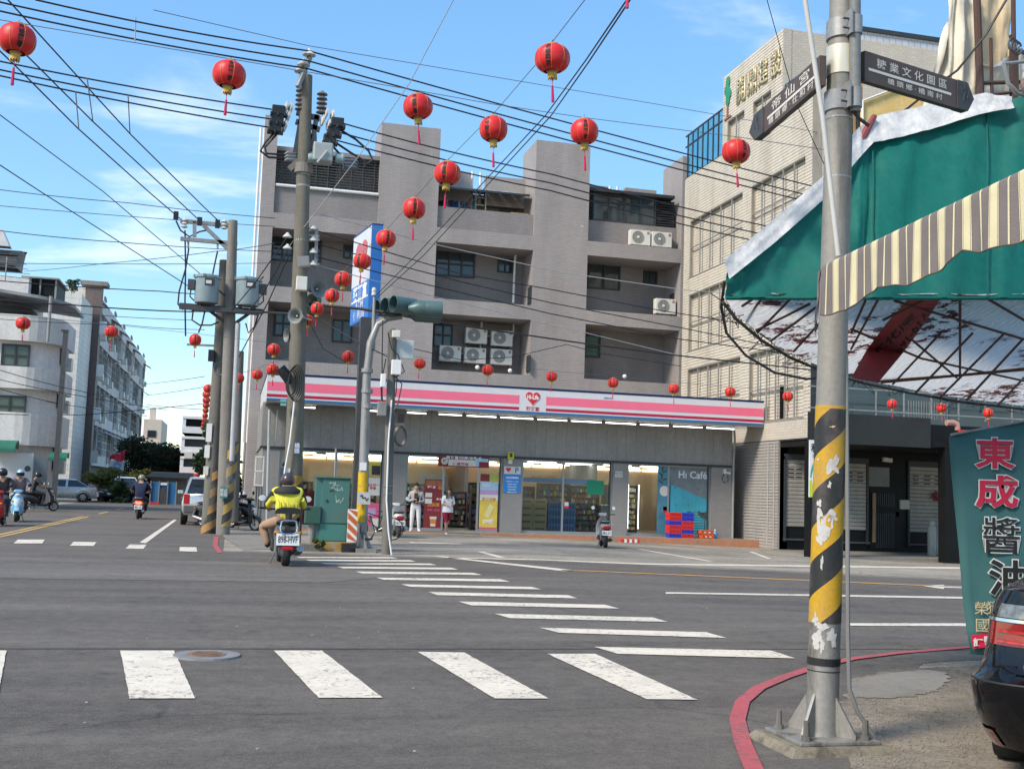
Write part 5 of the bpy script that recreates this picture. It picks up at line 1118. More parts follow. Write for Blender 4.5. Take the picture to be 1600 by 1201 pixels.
for th, z, w, h, m, s_ in ((TH+.2, 1.74, .1, .16, M_pap, 1), (TH-.25, 1.38, .11, .26, M_pap, 2), (TH+.25, 1.43, .08, .1, M_pap, 3), (TH-.3, 1.42, .03, .025, M_pap2, 4), (TH+.2, 1.42, .035, .025, M_pap2, 5), (TH-.3, 1.14, .02, .12, M_pap, 6), (TH-.75, 1.78, .04, .03, M_pap, 7), (TH+.15, 1.99, .04, .018, mk('peach', (.55, .4, .25), .7), 8), (TH-.6, .78, .06, .1, M_pap, 9), (TH-.1, .74, .09, .07, M_pap, 10), (TH-.5, .66, .1, .13, M_pap, 11), (TH+.35, .7, .07, .1, M_pap, 12), (TH-.15, .62, .05, .09, M_pap, 13), (TH+.05, 1.62, .03, .05, M_pap, 14), (TH-.45, 1.3, .06, .1, M_pap, 15), (TH+.0, 1.31, .05, .07, M_pap, 16), (TH-.6, 1.5, .04, .06, M_pap, 17), (TH+.6, .66, .05, .16, M_pap, 18)): paper(th, z, w, h, m, s_)
MB().tube([PC(.5), PC(.545)], [.103, .103], 28).B('black_tape', M_black, fp); MB().tube([PC(.462), PC(.468)], [.101, .101], 28).B('wire_tie', M_wire, fp)
MB().loft([[(PB.x+sx*a, PB.y+sy*a*.85, z) for sx, sy in ((-1, -1), (1, -1), (1, 1), (-1, 1))] for a, z in ((.36, 0), (.32, .05))]).B('mortar_pad', weathered('mortar', (.23, .2, .145), .9, (.07, .06, .045), .8, 7, 1, bump=.6), fp)
MB().box(PB.x-.27, PB.x+.27, PB.y-.235, PB.y+.235, .05, .075).B('base_plate', M_polst, fp, bevel=.006)
for k in range(4):
    a = math.pi/4*0+k*math.pi/2+.55; d = Vector((math.cos(a), math.sin(a), 0)); q = Vector((-d.y, d.x, 0))*.009
    p0, p1, p2 = PB+d*.09, PB+d*.235, PB+d*.09
    m_ = MB(); tri = [p0+Vector((0, 0, .076)), p1+Vector((0, 0, .076)), p1+Vector((0, 0, .1)), p0+Vector((0, 0, .33))]
    m_.face([v+q for v in tri]); m_.face([v-q for v in tri]); 
    for i in range(4): m_.face([tri[i]+q, tri[(i+1) % 4]+q, tri[(i+1) % 4]-q, tri[i]-q])
    m_.B('rib', M_polst, fp)
for k in range(4):
    a = math.pi/4+k*math.pi/2; p = PB+Vector((.225*math.cos(a)*1.25, .2*math.sin(a)*1.25, 0)); MB().tube([p+Vector((0, 0, .076)), p+Vector((0, 0, .1)), p+Vector((0, 0, .1)), p+Vector((0, 0, .19))], [.034, .032, .021, .018], 8).B('anchor_bolt', M_concd, fp)
cdt = [(1378, 1172, 6.42), (1366, 1150, 6.42), (1340, 1112, 6.42), (1327, 1075, 6.42), (1325, 1000, 6.42), (1324, 800, 6.42), (1322, 560, 6.44), (1318, 500, 6.44), (1316, 470, 6.44)]
MB().tube([at_y(u, v, y) for u, v, y in cdt], .014, 8).B('conduit', mk('conduit_grey', (.2, .2, .195), .6, var=.15), fp, sm=1)
t = thing('leaning_pipe', 'pale plastic pipe leaning beside the tall grey pole', 'pipe', at_y(1312, 400, 6.3)); MB().tube([at_y(1256, -12, 6.3), at_y(1285, 180, 6.3), at_y(1310, 400, 6.3)], .016, 10).B('pipe', mk('pale_pipe', (.5, .49, .46), .5, var=.08), t, sm=1)
p0, p1 = at_y(1336, -15, 6.38), at_y(1336, 175, 6.4); MB().tube([p0, p1], [.037, .037], 16).B('side_pipe', weathered('pipe_grey_green', (.17, .178, .172), .5, (.1, .09, .08), .4, 3, .3), fp, sm=1)
MB().tube([at_y(1330, 170, 6.4), at_y(1342, 185, 6.38), at_y(1358, 197, 6.36)], .012, 6).B('cable_tail', M_black, fp)
for v0, v1 in ((34, 62), (145, 175)):
    a, b = at_y(1308, v1, 6.5).z, at_y(1308, v0, 6.5).z; c = PC((a+b)/2)
    MB().tube([Vector((c.x, c.y, a)), Vector((c.x, c.y, b))], [.1, .1], 24).B('clamp', M_galv, fp, sm=1)
    sx = at_y(1336, 110, 6.39).x; MB().tube([Vector((sx, 6.39, a)), Vector((sx, 6.39, b))], [.046, .046], 18).B('pipe_clamp', M_galv, fp, sm=1); MB().box(c.x+.05, sx, 6.36, 6.42, a+.008, b-.008).B('clamp_plate', M_galv, fp); MB().box(c.x-.02, c.x-.008, c.y-.16, c.y-.08, a-.01, b+.03).B('clamp_flange', M_galv, fp)
    for z in (a+.03, b-.03): MB().cyl((c.x-.06, c.y-.125, z), (c.x+.04, c.y-.125, z), .007, n=6).B('clamp_bolt', M_steel, fp)
a, b = at_y(1300, 108, 6.4).z, at_y(1300, 63, 6.4).z; c = PC((a+b)/2); MB().tube([Vector((c.x, c.y, a)), Vector((c.x, c.y, b))], [.094, .094], 24).B('bright_sleeve', mk('stainless_sunlit', (.7, .62, .47), .3, .35, .15), fp, sm=1)  # warm cream base colour carries the sunlight on bare steel
M_sb = weathered('sign_brown', (.085, .055, .042), .5, (.14, .12, .1), .25, 2, .6, bump=.03); M_sg2 = mk('cast_grey', (.055, .055, .055), .6, var=.35, sc=8, bump=.3, bsc=18); M_ltr = mk('sign_letter', (.68, .64, .57), .6, var=.06)
def dir_sign(label, P0, d, L, H, arrow, lines, face=-1):
    """Board from P0 along unit direction d (horizontal), arrow tip at the far end; letters on the camera side."""
    t = thing('direction_sign', label, 'direction sign', P0); d = Vector(d).normalized(); nrm = Vector((d.y, -d.x, 0)); nrm = nrm if nrm.dot(Vector(P0)) < 0 else -nrm; th = .045
    def Q(u, w, o): p = Vector(P0)+d*u+Vector((0, 0, w)); return p+nrm*o
    def slab(poly, name, m, o0=0, o1=th):
        mb = MB(); f = [Q(u, w, o1) for u, w in poly]; g = [Q(u, w, o0) for u, w in poly]; mb.face(f); mb.face(g)
        for i in range(len(poly)): mb.face([f[i], f[(i+1) % len(poly)], g[(i+1) % len(poly)], g[i]])
        return mb.B(name, m, t)
    Lb = L-arrow; slab([(0, -H/2), (Lb, -H/2), (Lb, H/2), (0, H/2)], 'board', M_sb)
    slab([(Lb, -H/2), (L-arrow*.38, -H/2), (L, -H*.02), (L-arrow*.38, H/2), (Lb, H/2)], 'arrow_head', M_sg2, -.006, th+.008)
    for k, (u, w, hh, q) in enumerate(((.3, -.2, .3, .3), (.42, .1, .3, -.2), (.55, -.1, .32, .5), (.36, .2, .2, 0))):
        slab([(Lb+arrow*(u-.02), H*w), (Lb+arrow*(u+.02), H*w), (Lb+arrow*(u+.06+q*.1), H*(w+hh)), (Lb+arrow*(u+.03+q*.1), H*(w+hh))], 'leaf_relief', M_steel, th+.008, th+.014)
    slab([(Lb*.04, -.012-H*.06), (Lb*.93, -.012-H*.06), (Lb*.93, .006-H*.06), (Lb*.04, .006-H*.06)], 'rule', M_ltr, th, th+.002)
    ang = math.atan2(nrm.x, -nrm.y)
    for body, u, w, hh, ww in lines:
        p = Q(u*Lb, w*H, th+.003); write(body, M_ltr, t, p, h=hh, w=ww, facing=(math.pi/2, 0, ang), bold=.004)
    return t
P0 = at_y(1343, 106, 6.45); P1 = at_y(1512, 131, 6.75); dv = P1-P0; LL = Vector((dv.x, dv.y, 0)).length
dir_sign('brown arrow sign pointing right lettered 糖業文化園區', P0, (dv.x, dv.y, 0), LL, .205, .17, [('糖 業 文 化 園 區', .5, .21, .066, LL*.64), ('橋 頭 鄉 · 橋 南 村', .53, -.28, .042, LL*.5)])
P0 = at_y(1291, 114, 6.45); P1 = at_y(1181, 171, 7.75); dv = P1-P0; LL = Vector((dv.x, dv.y, 0)).length
dir_sign('brown arrow sign pointing left lettered 帝仙宮', P0+Vector((0, 0, .015)), (dv.x, dv.y, 0), LL, .2, .3, [('帝 仙 宮', .5, .22, .075, LL*.52), ('橋 頭 鄉 · 仕 和 村', .5, -.27, .05, LL*.62)])
# ================================================================== tall utility pole by the shop corner
up = thing('utility_pole', 'tall concrete utility pole with black spreader blocks and a grey switch box', 'utility pole', (1.5, 28.25, 0))
UB, UT = at_y(455, 862, 28.25), at_y(479, 117, 28.25)
def UP(z): k = z/UT.z; return Vector((1.5+(UT.x-1.5)*k, 28.25, z))
M_up = weathered('old_pole_concrete', (.165, .15, .12), .85, (.09, .085, .07), .65, 1.6, .2, bump=.4)
MB().tube([UP(0), UP(5.8), UP(11.9)], [.235, .2, .15], 20).B('shaft', M_up, up, sm=1)
for z in (3.4, 4.5, 5.3, 7.6, 9.0, 9.3): MB().tube([UP(z), UP(z+.05)], [.235-.0065*z]*2, 18).B('band', M_galv, up)
A, B = striped(Vector((1.5, 28.25, 0)), Vector(((UT.x-1.5)/UT.z, 0, 0)), .242, .234, .3, 1.75, .8, .8*.55/math.pi, n=24, hand=1)
A.B('yellow_stripe', weathered('old_wrap_yellow', (.42, .25, .03), .7, (.1, .09, .07), .7, 3, 1), up, sm=1); B.B('black_stripe', weathered('old_wrap_black', (.04, .04, .04), .7, (.2, .19, .16), .6, 3, 1), up, sm=1)
def U(u, v, Y=28.25): return at_y(u, v, Y)
p = U(479, 120); MB().bar(U(465, 136, 28.0), U(484, 90, 28.3), .1, .1).B('top_bracket', M_galv, up)
def insul(p, ax=(0, 0, 1), n=3, r=.14, m=None, h=.12): 
    pr = []
    for k in range(n): pr += [(.05, k*h), (r, k*h+.02), (r*.9, k*h+.05), (.05, k*h+h*.75)]
    return MB().lathe(pr+[(.03, n*h)], 14, p, ax)
M_por = mk('porcelain', (.55, .54, .5), .25, var=.06); M_porg = mk('porcelain_grey', (.13, .13, .13), .3, var=.1)
for u, v in ((483, 82), (474, 98), (470, 108)): insul(U(u, v+6), (0, 0, 1), 1, .17, h=.2).B('insulator', M_por, up, sm=1)
for (u, v) in ((469, 173), (502, 178)): insul(U(u, v), (0, 0, 1), 5, .14, h=.12).B('post_insulator', M_porg, up, sm=1)
for (a, b) in (((472, 175), (461, 240)), ((495, 180), (486, 236)), ((485, 210), (471, 250)), ((463, 176), (500, 186)), ((462, 190), (500, 203))): MB().bar(U(*a), U(*b), .12, .12).B('cross_arm', M_steel, up)
for (u, v) in ((447, 168), (454, 170), (450, 182), (445, 197), (509, 178), (519, 181), (504, 188), (513, 195)): MB().lathe([(.02, -.06), (.16, -.02), (.16, .02), (.02, .06)], 14, U(u, v), (1, .2, -.15)).B('disc_insulator', M_por, up, sm=1)
for (u, v) in ((435, 174), (433, 188), (430, 201), (527, 193), (521, 207), (515, 219)): 
    c = U(u, v); mb = MB().obox(c, (.32, .3, .24)); 
    for k in range(3): mb.obox(c+Vector((-.17+.17*k*1.0, -.1, -.12)), (.06, .2, .1))
    mb.B('spreader_block', M_black, up, bevel=.02)
for u in (473, 492): MB().bar(U(u, 182), U(u-1+3, 228), .05, .05).B('brace_rod', M_galv, up)
a = U(488, 230); b = U(517, 262); MB().box(a.x, b.x, 27.7, 28.1, b.z, a.z).B('switch_box', mk('switch_grey', (.32, .36, .35), .45, .1, .1), up, bevel=.04)
for u, s_ in ((481, -1), (524, 1)): MB().lathe([(.11, 0), (.13, .06), (.11, .12), (.13, .18), (.11, .22)], 12, U(u, 247, 27.9), (1, 0, 0)).B('bushing', mk('bushing_teal', (.25, .36, .36), .4), up, sm=1)
MB().obox(U(503, 244, 27.66), (.04, .04, .4), Matrix.Rotation(.6, 3, 'Y')).B('switch_lever', M_por, up)
for k in range(3):
    MB().tube([U(444, 241+k*5), U(449, 240+k*5), U(463, 241+k*5)], [.02, .07, .07], 8).B('fuse_tube', mk('fuse_grey', (.1, .11, .13), .4), up, sm=1); MB().tube([U(536, 251+k*5), U(554, 252+k*5), U(560, 253+k*5)], [.07, .07, .02], 8).B('fuse_tube', mk('fuse_grey', (.1, .11, .13)), up, sm=1)
for pts in ([(436, 200), (415, 222), (407, 236), (420, 246), (444, 247)], [(434, 208), (414, 230), (416, 240), (444, 242)], [(530, 202), (556, 218), (576, 236), (582, 250), (573, 257), (560, 256)], [(514, 222), (530, 240), (536, 250)], [(523, 222), (550, 240), (571, 252), (570, 260)]): MB().tube([U(*q) for q in pts], .03, 6).B('jumper_cable', M_wire, up, sm=1)
MB().bar(U(452, 265), U(480, 240), .14, .14).B('collar_arm', M_conc, up); MB().tube([UP(9.35), UP(9.6)], [.24, .22], 16).B('collar', M_conc, up)
for v0, v1, u in ((355, 418, 495),): MB().bar(U(u, v0), U(u-2, v1), .08, .06).B('rack', M_galv, up)
for v in (360, 378, 397, 416): insul(U(489, v), (0, 0, 1), 1, .12, h=.15).B('spool_insulator', M_por, up, sm=1)
for v in (372, 390): insul(U(449, v), (0, 0, 1), 1, .12, h=.14).B('spool_insulator', M_por, up, sm=1)
for v in (366, 372, 410): MB().bar(U(470, v), U(499, v+3), .05, .05).B('rack_arm', M_galv, up)
a, b = U(466, 400, 27.9), U(483, 418, 27.9); f = MB().obox((a+b)/2, (b.x-a.x, .1, a.z-b.z), Matrix.Rotation(-.15, 3, 'Y')); f.B('floodlight', M_galv, up); MB().obox((a+b)/2+Vector((0, -.056, 0)), ((b.x-a.x)*.85, .01, (a.z-b.z)*.8), Matrix.Rotation(-.15, 3, 'Y')).B('floodlight_lens', mk('lens', (.25, .24, .22), .2), up)
a, b = U(463, 433, 27.95), U(479, 456, 27.95); MB().box(a.x, b.x, 27.75, 28.0, b.z, a.z).B('meter_box', M_cream, up, bevel=.02)
a, b = U(461, 693, 27.98), U(467, 708, 27.98); MB().box(a.x, b.x, 27.93, 28.0, b.z, a.z).B('blue_tag', mk('tag_blue', (.12, .25, .5), .5), up); MB().box(U(446, 731, 28).x, U(453, 737, 28).x, 27.97, 28.0, U(446, 737, 28).z, U(446, 731, 28).z).B('white_tag', M_wht, up)
write('橋\n頭', M_inkw, up, U(464, 700, 27.925), h=.26)
MB().tube([U(461, 620, 27.95), U(453, 690, 27.95), U(445, 735, 27.95), U(443, 760, 27.95)], .025, 6).B('white_conduit', M_wht, up)
a, b = U(438, 575, 27.9), U(452, 600, 27.9); MB().tube([a, (a+b)/2+Vector((.05, 0, 0)), b], [.13, .14, .08], 10).B('splice_case', M_black, up, sm=1)
lp = MB()
for k in range(5):
    r = .24+.03*k; lp.tube([U(455, 592, 27.85)+Vector((r*.5*math.sin(q*math.pi/8)+.03*k, -.02*k, r*1.25*math.cos(q*math.pi/8)-.1)) for q in range(17)], .014, 5)
lp.B('cable_coil', M_black, up, sm=1)
for v in (626, 632): MB().box(U(438, v, 28).x, U(447, v, 28).x, 27.9, 27.95, U(440, v, 28).z-.03, U(440, v, 28).z+.03).B('marker', mk('marker_teal', (.15, .4, .35), .5), up)
def horn(u, v, Y, r, yaw, label, px=0):
    p = at_y(u, v, Y); t = thing('loudspeaker_horn', label, 'loudspeaker', p); d = Vector((math.sin(yaw), -math.cos(yaw), -.05)).normalized()
    MB().lathe([(.03, -.32), (.05, -.2), (r*.55, -.06), (r, .0), (r*.97, .0), (r*.5, -.07), (.04, -.18)], 22, p, d).B('bell', mk('horn_grey', (.16, .18, .175), .5, var=.1), t, sm=1)
    MB().lathe([(.001, .0), (.025, -.02), (.03, -.1), (.001, -.12)], 10, p-d*.08, d).B('throat', M_por, t); MB().lathe([(.001, -.46), (.075, -.46), (.08, -.3), (.001, -.29)], 12, p, d).B('driver', M_galv, t)
    MB().bar(p-d*.25, p-d*.25+Vector((px, .1, -.05)), .04, .04).B('bracket', M_galv, t)
horn(461, 493, 27.8, .2, -.5, 'grey horn loudspeaker with a white throat facing the road on the utility pole', .3); horn(499, 451, 28.0, .23, .45, 'greenish horn loudspeaker at the upper right side of the utility pole', -.35); horn(490, 470, 28.2, .2, -.2, 'loudspeaker horn half hidden behind the upper right one', -.3); horn(447, 524, 28.3, .17, -1.2, 'small dark horn loudspeaker at the left side of the utility pole', .2)
# ================================================================== transformer poles on the left street corner
tp = thing('transformer_pole', 'concrete transformer pole with a steel cross arm and striped foot', 'utility pole', (-.15, 34.5, 0))
def T(u, v, Y=34.5): return at_y(u, v, Y)
MB().tube([T(348, 838), T(356, 590), T(364, 345)], [.2, .18, .14], 16).B('shaft', M_conc, tp, sm=1)
A, B = striped(Vector((T(348, 838).x, 34.5, 0)), Vector((.04, 0, 0)), .206, .204, .25, 2.75, .55, .55*.75/math.pi, n=20)
A.B('yellow_stripe', weathered('faded_wrap_yellow', (.38, .25, .07), .7, (.2, .19, .17), .8, 2, .6), tp, sm=1); B.B('black_stripe', weathered('faded_wrap_black', (.05, .05, .05), .7, (.3, .3, .28), .8, 2, .6), tp, sm=1)
for a, b in (((282, 345), (371, 354)), ((282, 373), (371, 381)), ((318, 352), (362, 395)), ((304, 346), (304, 370))): MB().bar(T(*a), T(*b), .11, .11).B('cross_arm', M_galv, tp)
MB().bar(T(280, 477), T(411, 487), .16, .14).B('platform_beam', M_steel, tp); MB().bar(T(280, 479, 34.1), T(405, 489, 34.1), .1, .14).B('platform_beam', M_steel, tp)
for a, b in (((326, 484), (357, 508)), ((390, 489), (362, 509))): MB().bar(T(*a), T(*b), .09, .09).B('beam_brace', M_steel, tp)
for u, v in ((288, 350), (350, 352)): insul(T(u, v+6), (0, 0, 1), 3, .1, h=.1).B('insulator', M_por, tp, sm=1)
for u, v in ((275, 337), (312, 346), (340, 350)): MB().obox(T(u, v), (.14, .14, .24)).B('line_cutout', M_black, tp)
for u in (294, 340): MB().tube([T(u, 377), T(u, 388)], [.04, .03], 6).B('fuse_holder', M_galv, tp)
for pts in ([(295, 388), (290, 420), (280, 455), (278, 475), (286, 484)], [(340, 392), (335, 415), (332, 430), (338, 450), (350, 461), (368, 461), (392, 450), (412, 432)], [(289, 360), (290, 420), (289, 470), (290, 525)], [(275, 345), (282, 360), (296, 370), (312, 362), (322, 360)], [(302, 484), (300, 500), (312, 508), (330, 508), (342, 503)], [(320, 486), (316, 505), (310, 520)], [(405, 486), (398, 510), (388, 520), (384, 505)]): MB().tube([T(*q) for q in pts], .025, 5).B('jumper_cable', M_wire, tp, sm=1)
a = T(363, 575); MB().tube([T(362, 720, 34.2), T(372, 505, 34.2)], [.075, .075], 10).B('riser_pipe', mk('riser_grey', (.42, .42, .42), .5), tp, sm=1)
a, b = T(344, 760, 34.25), T(355, 778, 34.25); MB().box(a.x, b.x, 34.2, 34.27, b.z, a.z).B('teal_notice', mk('notice_teal', (.08, .2, .2), .6), tp)
write('禁止\n張貼', M_inkw, tp, (a+b)/2+Vector((0, -.1, 0)), h=.22)
M_tr = mk('transformer_grey', (.25, .32, .34), .45, .1, .12)
def transformer(u, v0, v1, label, cx_=0):
    a, b = T(u, v0, 34.2), T(u, v1, 34.2); t = thing('transformer', label, 'transformer', b); h = a.z-b.z; r = .35
    MB().lathe([(.001, 0), (r*.95, 0), (r, .05), (r, h-.12), (r*1.1, h-.1), (r*1.1, h-.03), (r*.6, h+.02), (.001, h+.03)], 22).B('tank', M_tr, t, lo=1, sm=1)
    MB().obox((.08, -r, h*.7), (.28, .02, .2)).B('rating_plate', M_dark, t, lo=1); MB().obox((.05, -r-.012, h*.7), (.16, .01, .1)).B('plate_print', M_cream, t, lo=1)
    s_ = -1 if u < 350 else 1
    MB().obox((s_*(r+.1), -.05, h*.62), (.2, .2, .3)).B('arrester_box', M_steel, t, lo=1); MB().tube([(s_*(r+.1), -.05, h*.45), (s_*(r+.12), -.05, h*.2), (s_*r, -.05, .05)], .02, 5).B('lead', M_wire, t, lo=1)
    for k in range(6): a_ = k*math.pi/3+.3; MB().obox((r*1.12*math.cos(a_), r*1.12*math.sin(a_), h-.06), (.06, .06, .08)).B('lug', M_galv, t, lo=1)
    for x in (-.2, .2): MB().box(x-.06, x+.06, -.1, .3, -.08, 0).B('foot', M_steel, t, lo=1)
transformer(322, 430, 474, 'grey cylindrical transformer left of the pole on the platform beam'); transformer(386, 434, 478, 'grey cylindrical transformer right of the pole in front of the building edge')
t2p = thing('utility_pole', 'second concrete pole with orange and black striped foot left of the transformer pole', 'utility pole', (-.6, 35.1, 0)); y2 = 35.1
MB().tube([T(325, 838, y2), T(340, 600, y2), T(351, 407, y2)], [.22, .19, .15], 16).B('shaft', M_concd, t2p, sm=1)
A, B = striped(Vector((T(325, 838, y2).x, y2, 0)), Vector((.055, 0, 0)), .228, .222, .0, 1.95, .5, .5*.8/math.pi, n=20)
A.B('orange_stripe', weathered('wrap_orange', (.36, .2, .07), .7, (.12, .1, .08), .6, 3, .6), t2p, sm=1); B.B('black_stripe', weathered('old_wrap_black2', (.04, .04, .04), .7, (.15, .14, .12), .5, 3, .6), t2p, sm=1)
for v0, v1, u in ((661, 690, 326), (695, 715, 323), (728, 742, 321)): a, b = T(u-3, v0, y2-.24), T(u+4, v1, y2-.24); MB().box(a.x, b.x, y2-.23, y2-.21, b.z, a.z).B('pasted_notice', M_cream if v0 > 720 else M_wht, t2p)
a, b = T(326, 547, y2-.1), T(334, 565, y2-.1); MB().box(a.x, b.x, y2-.3, y2-.1, b.z, a.z).B('junction_box', M_black, t2p); MB().bar(T(292, 538, y2), T(334, 540, y2), .06, .06).B('lamp_bracket', M_galv, t2p)
horn(345, 575, 34.9, .22, .1, 'grey horn loudspeaker high on the poles at the street corner', -.2)
t3p = thing('utility_pole', 'shorter dark concrete pole behind the transformer pole', 'utility pole', (.15, 37.5, 0)); MB().tube([T(364, 815, 37.5), T(375, 550, 37.5)], [.17, .13], 14).B('shaft', M_concd, t3p, sm=1); MB().tube([T(374, 556, 37.5), T(374, 549, 37.5)], [.14, .14], 12).B('cap', M_conc, t3p)
# ================================================================== blue lightbox pylon
ly = thing('pylon_sign', 'tall blue and white lightbox sign with a red heart on a dark square post', 'sign', (3.3, 30, 0))
a, b, c = at_y(582, 350, 30), at_y(598, 350, 30), at_y(578, 492, 30); zt, zb = 8.62, 6.08; xr0, xr1 = a.x, b.x+.02
f0 = at_y(553, 372, 30.0); D_ = Vector((-.3, 1.92, 0)).normalized(); wdt = 1.94; nB = Vector((xr1-xr0, .0, 0))
def Lq(u, w): p = Vector((xr0, 30, 0))+D_*u; return Vector((p.x, p.y, w))
pl = [(xr0, 30), tuple(Lq(wdt, 0))[:2], tuple(Lq(wdt, 0)+nB)[:2], (xr1, 30)]
MB().prism(pl, 'z', zb, zt).B('box_body', mk('light_blue_panel', (.03, .17, .52), .35, var=.04), ly)
nf = Vector((D_.y, -D_.x, 0)); nf = nf if nf.x < 0 else -nf
def Lf(u0, u1, z0, z1, m, o=.006, name='face_print'):
    q = [Lq(u0, z0)+nf*o, Lq(u1, z0)+nf*o, Lq(u1, z1)+nf*o, Lq(u0, z1)+nf*o]; MB().face(q).B(name, m, ly)
H_ = zt-zb; Lf(.02, wdt-.02, zb+H_*.42, zt-.02, M_sg, .005); Lf(.02, wdt-.02, zb+.02, zb+H_*.42, mk('light_blue_panel', (.03, .17, .52)), .005); Lf(.1, wdt-.1, zb+H_*.235, zb+H_*.255, M_wht, .009)
yw = math.atan2(-D_.y, -D_.x)
hm = heart(0, 0, 1.2, .0, .012); ho = hm.B('heart_logo', mk('faded_heart', (.5, .12, .14), .5, var=.15), ly, lo=1); pp = Lq(wdt*.5, zb+H_*.74)+nf*.008-Vector((3.3, 30, 0)); ho.location = pp; ho.rotation_euler = (0, 0, yw); ho.scale = (1, 1, .85)
write('萊爾富', M_inkw, ly, Lq(wdt*.5, zb+H_*.33)+nf*.011, h=.42, w=1.45, facing=(math.pi/2, 0, yw), bold=.03); write('ATM\n便利店', mk('face_pale', (.6, .6, .7), .5), ly, Lq(wdt*.5, zb+H_*.13)+nf*.011, h=.5, w=1.2, facing=(math.pi/2, 0, yw), bold=.02)
MB().prism([(p_[0], p_[1]) for p_ in pl], 'z', zt, zt+.04).B('top_trim', M_navy, ly)
for k in range(4): q = Vector((xr0+(xr1-xr0)*k/3, 30.05, zt+.04)); MB().box(q.x-.02, q.x+.02, 30.03, 30.07, zt+.04, zt+.1).B('lifting_eye', M_galv, ly)
pa, pb_ = at_y(552, 740, 30.2), at_y(566, 740, 30.2); pt0, pt1 = at_y(563, 500, 30.2), at_y(579, 500, 30.2)
MB().loft([[(x, y, z) for x, y in ((x0, 30.0), (x1, 30.0), (x1, 30.4), (x0, 30.4))] for x0, x1, z in ((pa.x-.02, pb_.x-.02, 0), (pa.x, pb_.x, 2.2), (pt0.x, pt1.x, zb))]).B('post', M_steel, ly)
# ================================================================== traffic signal pole (yellow wrapped foot)
sp_ = thing('traffic_signal_pole', 'galvanised signal pole with yellow foot and curved arm before the shop', 'signal pole', (3.05, 26.9, 0))
def V(u, v, Y=26.9): return at_y(u, v, Y)
MB().tube([V(565, 855), V(569, 720)], [.125, .12], 16).B('foot_shaft', M_galv, sp_, sm=1)
MB().tube([V(565, 815), V(568, 737)], [.132, .126], 16).B('yellow_wrap', weathered('signal_yellow', (.6, .38, .01), .5, (.1, .08, .05), .55, 6, 1, bump=.1), sp_, sm=1)
MB().tube([V(568, 740), V(573, 590), V(579, 535), V(590, 507), V(606, 498), V(628, 495)], [.12, .1, .095, .075, .065, .06], 14).B('shaft_and_arm', M_galv, sp_, sm=1)
for v in (576, 608, 632): MB().tube([V(574, v), V(573.6, v+6)], [.14, .14], 14).B('clamp', M_galv, sp_)
MB().tube([V(583, 548), V(584, 500), V(585, 462)], [.05, .05, .035], 10).B('mast', M_galv, sp_, sm=1); insul(V(584, 462), (0, 0, 1), 2, .06, h=.1).B('mast_head', M_por, sp_)
A_ = [V(556, 862), V(577, 860)]
MB().box(2.78, 3.38, 26.6, 27.2, 0, .1).B('base_plate', M_galv, sp_)
for k in range(4): a_ = k*math.pi/2+.5; d = Vector((math.cos(a_), math.sin(a_), 0)); q = Vector((3.05, 26.9, 0)); MB().prism([(0, .1), (.27, .1), (.0, .55)], 'y', -.012, .012).mesh('x', M_galv); 
for k in range(4):
    a_ = k*math.pi/2+.4; me = MB().prism([(.1, .1), (.3, .1), (.1, .5)], 'y', -.012, .012).mesh('rib', M_galv); place('rib', me, sp_, (0, 0, 0), (0, 0, a_))
a, b = V(559, 768, 26.7), V(578, 788, 26.7); MB().box(a.x, b.x, 26.68, 26.72, b.z, a.z).B('white_plate', weathered('plate_white', (.5, .5, .49), .6, (.2, .2, .2), .4, 6, 1), sp_)
gr_ = MB()
def scribble(mb, c, w, h, seed, y, n=9, r=.006):
    rnd = random.Random(seed); pts = []
    for k in range(n): pts.append((c[0]-w/2+w*k/(n-1)+rnd.uniform(-.1, .1)*w, y, c[1]+rnd.uniform(-.5, .5)*h))
    fine = []
    for i in range(len(pts)-1):
        for q in range(4): fine.append(tuple(pts[i][j]+(pts[i+1][j]-pts[i][j])*q/4+(.0 if j != 2 else .05*h*math.sin(q*1.6)) for j in range(3)))
    mb.tube(fine+[pts[-1]], r, 4, cap=False)
scribble(gr_, ((a.x+b.x)/2, (a.z+b.z)/2), .2, .16, 5, 26.675, 8, .01); gr_.B('graffiti', M_ink, sp_)
gr_ = MB(); scribble(gr_, (V(566, 830).x, V(566, 830).z), .12, .45, 9, 26.775, 9, .008); gr_.B('graffiti', M_steel, sp_)
a, b = V(561, 722, 26.8), V(572, 735, 26.8); MB().box(a.x+.02, b.x, 26.76, 26.79, b.z, a.z).B('white_tag', M_wht, sp_)
MB().tube([V(578, 805, 26.8), V(584, 830, 26.7), V(580, 842, 26.6), V(570, 842, 26.6)], .03, 6).B('cable_elbow', M_black, sp_, sm=1)
M_sig = mk('signal_teal', (.07, .125, .125), .4, .1, .1); M_visin = mk('visor_inside', (.015, .02, .02), .7)
def signal_head(label, cc, yaw, n=3):
    t = thing('traffic_signal', label, 'traffic light', cc, yaw, 'signal heads on the curved arm')
    bd = MB()
    for k in range(n):
        y = (k-(n-1)/2)*.42
        bd.lathe([(.001, -.42), (.06, -.42), (.2, -.2), (.2, 0), (.001, 0)], 16, (0, y, 0), (1, 0, 0))
    bd.box(-.2, -.02, -.6, .6, -.08, .08); bd.B('housing', M_sig, t, lo=1, sm=1)
    for k in range(n):
        y = (k-(n-1)/2)*.42; MB().lathe([(.2, 0), (.207, .02), (.205, .4), (.197, .4), (.195, .02)], 18, (0, y, 0), (1, 0, 0)).B('visor', M_sig, t, lo=1, sm=1)
        MB().lathe([(.001, .03), (.1, .025), (.155, .005)], 16, (0, y, 0), (1, 0, 0)).B('lens', M_visin, t, lo=1, sm=1)
    return t
c0 = V(648, 484)
c1 = V(623, 481, 27.0); c2 = V(664, 487, 26.7)
